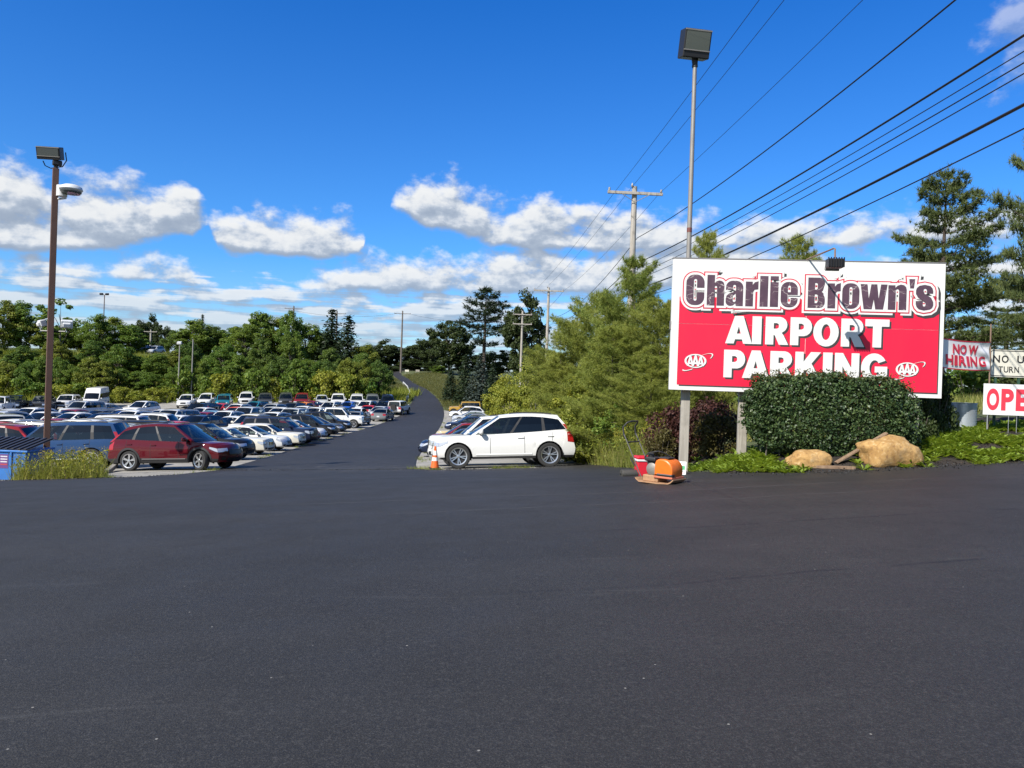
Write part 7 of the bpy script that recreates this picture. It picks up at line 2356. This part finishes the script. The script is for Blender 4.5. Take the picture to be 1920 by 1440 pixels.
b = MB(); b.poly([ys(-0.13, 0.12), ys(-0.02, 0.00), ys(0.15, -0.02), ys(0.15, 0.06), ys(0.02, 0.08), ys(-0.05, 0.12)]); b.build('green_shape', mat('yard_green', (0.02, 0.28, 0.10), 0.5), o)
b = MB(); b.poly([ys(-0.02, -0.09), ys(0.12, -0.09), ys(0.12, -0.075), ys(-0.02, -0.075)]); b.build('red_line', S_TXTRED, o)
b = MB(); b.poly([ys(-0.04, -0.05), ys(0.14, -0.05), ys(0.14, -0.04), ys(-0.04, -0.04)]); b.build('green_line', mat('yard_green'), o)

# ------------------------------------------------------------------ blue dumpster, kerb and cable at the left
p = at(-6, 898, 21.9)
gz = G(p.x, 22.6)
o = empty('dumpster', (p.x, 22.6, gz + 0.03), -0.04, 'blue steel dumpster with black ribbed lid at the left edge', 'dumpster')
M_BLUE = worn('dumpster_blue', (0.035, 0.16, 0.46), 0.5, 0.1, 0.45, 3, 0.6)
M_LID = mat('dumpster_lid_black', (0.035, 0.034, 0.038), 0.4)
b = MB(); b.bbox((0, 0, 0.44), (1.62, 1.2, 0.80), 0.02); b.build('body', M_BLUE, o)
for x in (-0.78, 0.37, 0.78):
    b = MB(); b.bbox((x, -0.61, 0.44), (0.05, 0.06, 0.80), 0.008); b.build('rib', M_BLUE, o)
b = MB(); b.bbox((0, 0, 0.875), (1.70, 1.28, 0.06), 0.015); b.build('rim', M_BLUE, o)
b = MB(); b.grid(lambda x, y: (x, y, 0.92 + 0.24 * (y + 0.62) / 1.24), [-0.84, 0.84], [-0.62, 0.62], 0); b.build('lid', M_LID, o)
for i in range(9):
    x = -0.76 + 0.19 * i
    b = MB(); b.bbox((x, 0.0, 1.06), (0.07, 1.22, 0.035), 0.012, Matrix.Rotation(math.atan2(0.24, 1.24), 3, 'X')); b.build('lid_rib', M_LID, o)
b = MB(); b.poly([(0.02, -0.606, 0.38), (0.28, -0.606, 0.38), (0.28, -0.606, 0.78), (0.02, -0.606, 0.78)]); b.build('notice', mat('notice_purple', (0.13, 0.05, 0.20), 0.5), o)
for i in range(4):
    b = MB(); b.poly([(0.05, -0.609, 0.70 - 0.075 * i), (0.25, -0.609, 0.70 - 0.075 * i), (0.25, -0.609, 0.735 - 0.075 * i), (0.05, -0.609, 0.735 - 0.075 * i)]); b.build('notice_stripe', mat('notice_red' if i == 3 else 'notice_white', (0.45, 0.06, 0.06) if i == 3 else (0.6, 0.58, 0.62), 0.5), o)
M_CONC = worn('old_concrete', (0.27, 0.25, 0.22), 0.9, 0, 0.6, 5, 0.6, 0.4)
a, c = ground_at(183, 893), ground_at(216, 884)
o = empty('parking_kerb', (a + c) / 2, math.atan2(c.y - a.y, c.x - a.x), 'weathered concrete kerb block beside the rear wheel of the maroon SUV', 'kerb')
b = MB(); b.bbox((0, 0, 0.06), ((c - a).length, 0.17, 0.15), 0.025); b.build('block', M_CONC, o)
p = ground_at(68, 895)
o = tag(MB().bbox((0, 0, 0.1), (0.26, 0.22, 0.22), 0.03).build('concrete_block', M_CONC), 'pale broken concrete block in the weeds left of the lamp pole', 'block')
o.location = p + Vector((0, 0.2, 0))
for i, zz in enumerate((0.30, 0.52)):
    b = MB(); b.tube([(-15.0, 25.0, G(-15.0, 25.0) + zz), (-14.3, 25.1, G(-14.3, 25.1) + zz + 0.02), (-13.75, 25.2, G(-13.75, 25.2) + zz)], 0.012, 5)
    tag(b.build('fence_cable', M_GALV), '%s cable strung behind the weeds near the maroon SUV' % ['lower', 'upper'][i], 'cable', 'fence cables')
for i, (x, y) in enumerate(((-15.0, 25.02), (-13.75, 25.22))):
    b = MB(); b.bbox((0, 0, 0.28), (0.09, 0.09, 0.62), 0.01)
    o = tag(b.build('fence_post', W_POST), '%s short post holding the cables behind the weeds' % ['left', 'right'][i], 'post', 'cable posts')
    o.location = (x, y, G(x, y))

# ------------------------------------------------------------------ guard rail at the bend, far boards by the road
gp = [ground_at(772, 752), ground_at(776, 742), ground_at(771, 731), ground_at(762, 722)]
gp = [g_ + Vector((-0.7, 0, 0)) for g_ in gp]
o = empty('guard_rail', gp[0], 0, 'white guard rail at the left of the lane bend', 'guard rail')
b = MB()
for dz, rr3 in ((0.55, 0.05), (0.68, 0.05)):
    b.tube([g_ - gp[0] + Vector((0, 0, dz)) for g_ in gp], rr3, 5)
b.build('rail', M_WHITEF, o)
for g_ in gp:
    b = MB(); b.bbox(tuple(g_ - gp[0] + Vector((0, 0.08, 0.3))), (0.12, 0.12, 0.8), 0.01); b.build('post', M_WHITEF, o)
b = MB(); b.bbox((0.0, -0.25, 0.45), (0.45, 0.2, 0.7), 0.08); b.build('end_block', M_WHITEF, o)
for i, px in enumerate((763, 783)):
    q = at(px, 697, 188)
    gz = G(q.x, 188)
    o = empty('roadside_board', (q.x, 188, gz), 0.1, '%s small pale board on two legs beyond the lane bend' % ['left', 'right'][i], 'sign', 'far roadside boards')
    b = MB(); b.bbox((0, 0, q.z - gz + 0.25), (0.95, 0.05, 0.5), 0.01); b.build('board', S_PALE if i == 0 else W_POST, o)
    for s in (-0.4, 0.4):
        b = MB(); b.box((s, 0.05, (q.z - gz) / 2), (0.08, 0.06, q.z - gz + 0.2)); b.build('leg', W_POST, o)
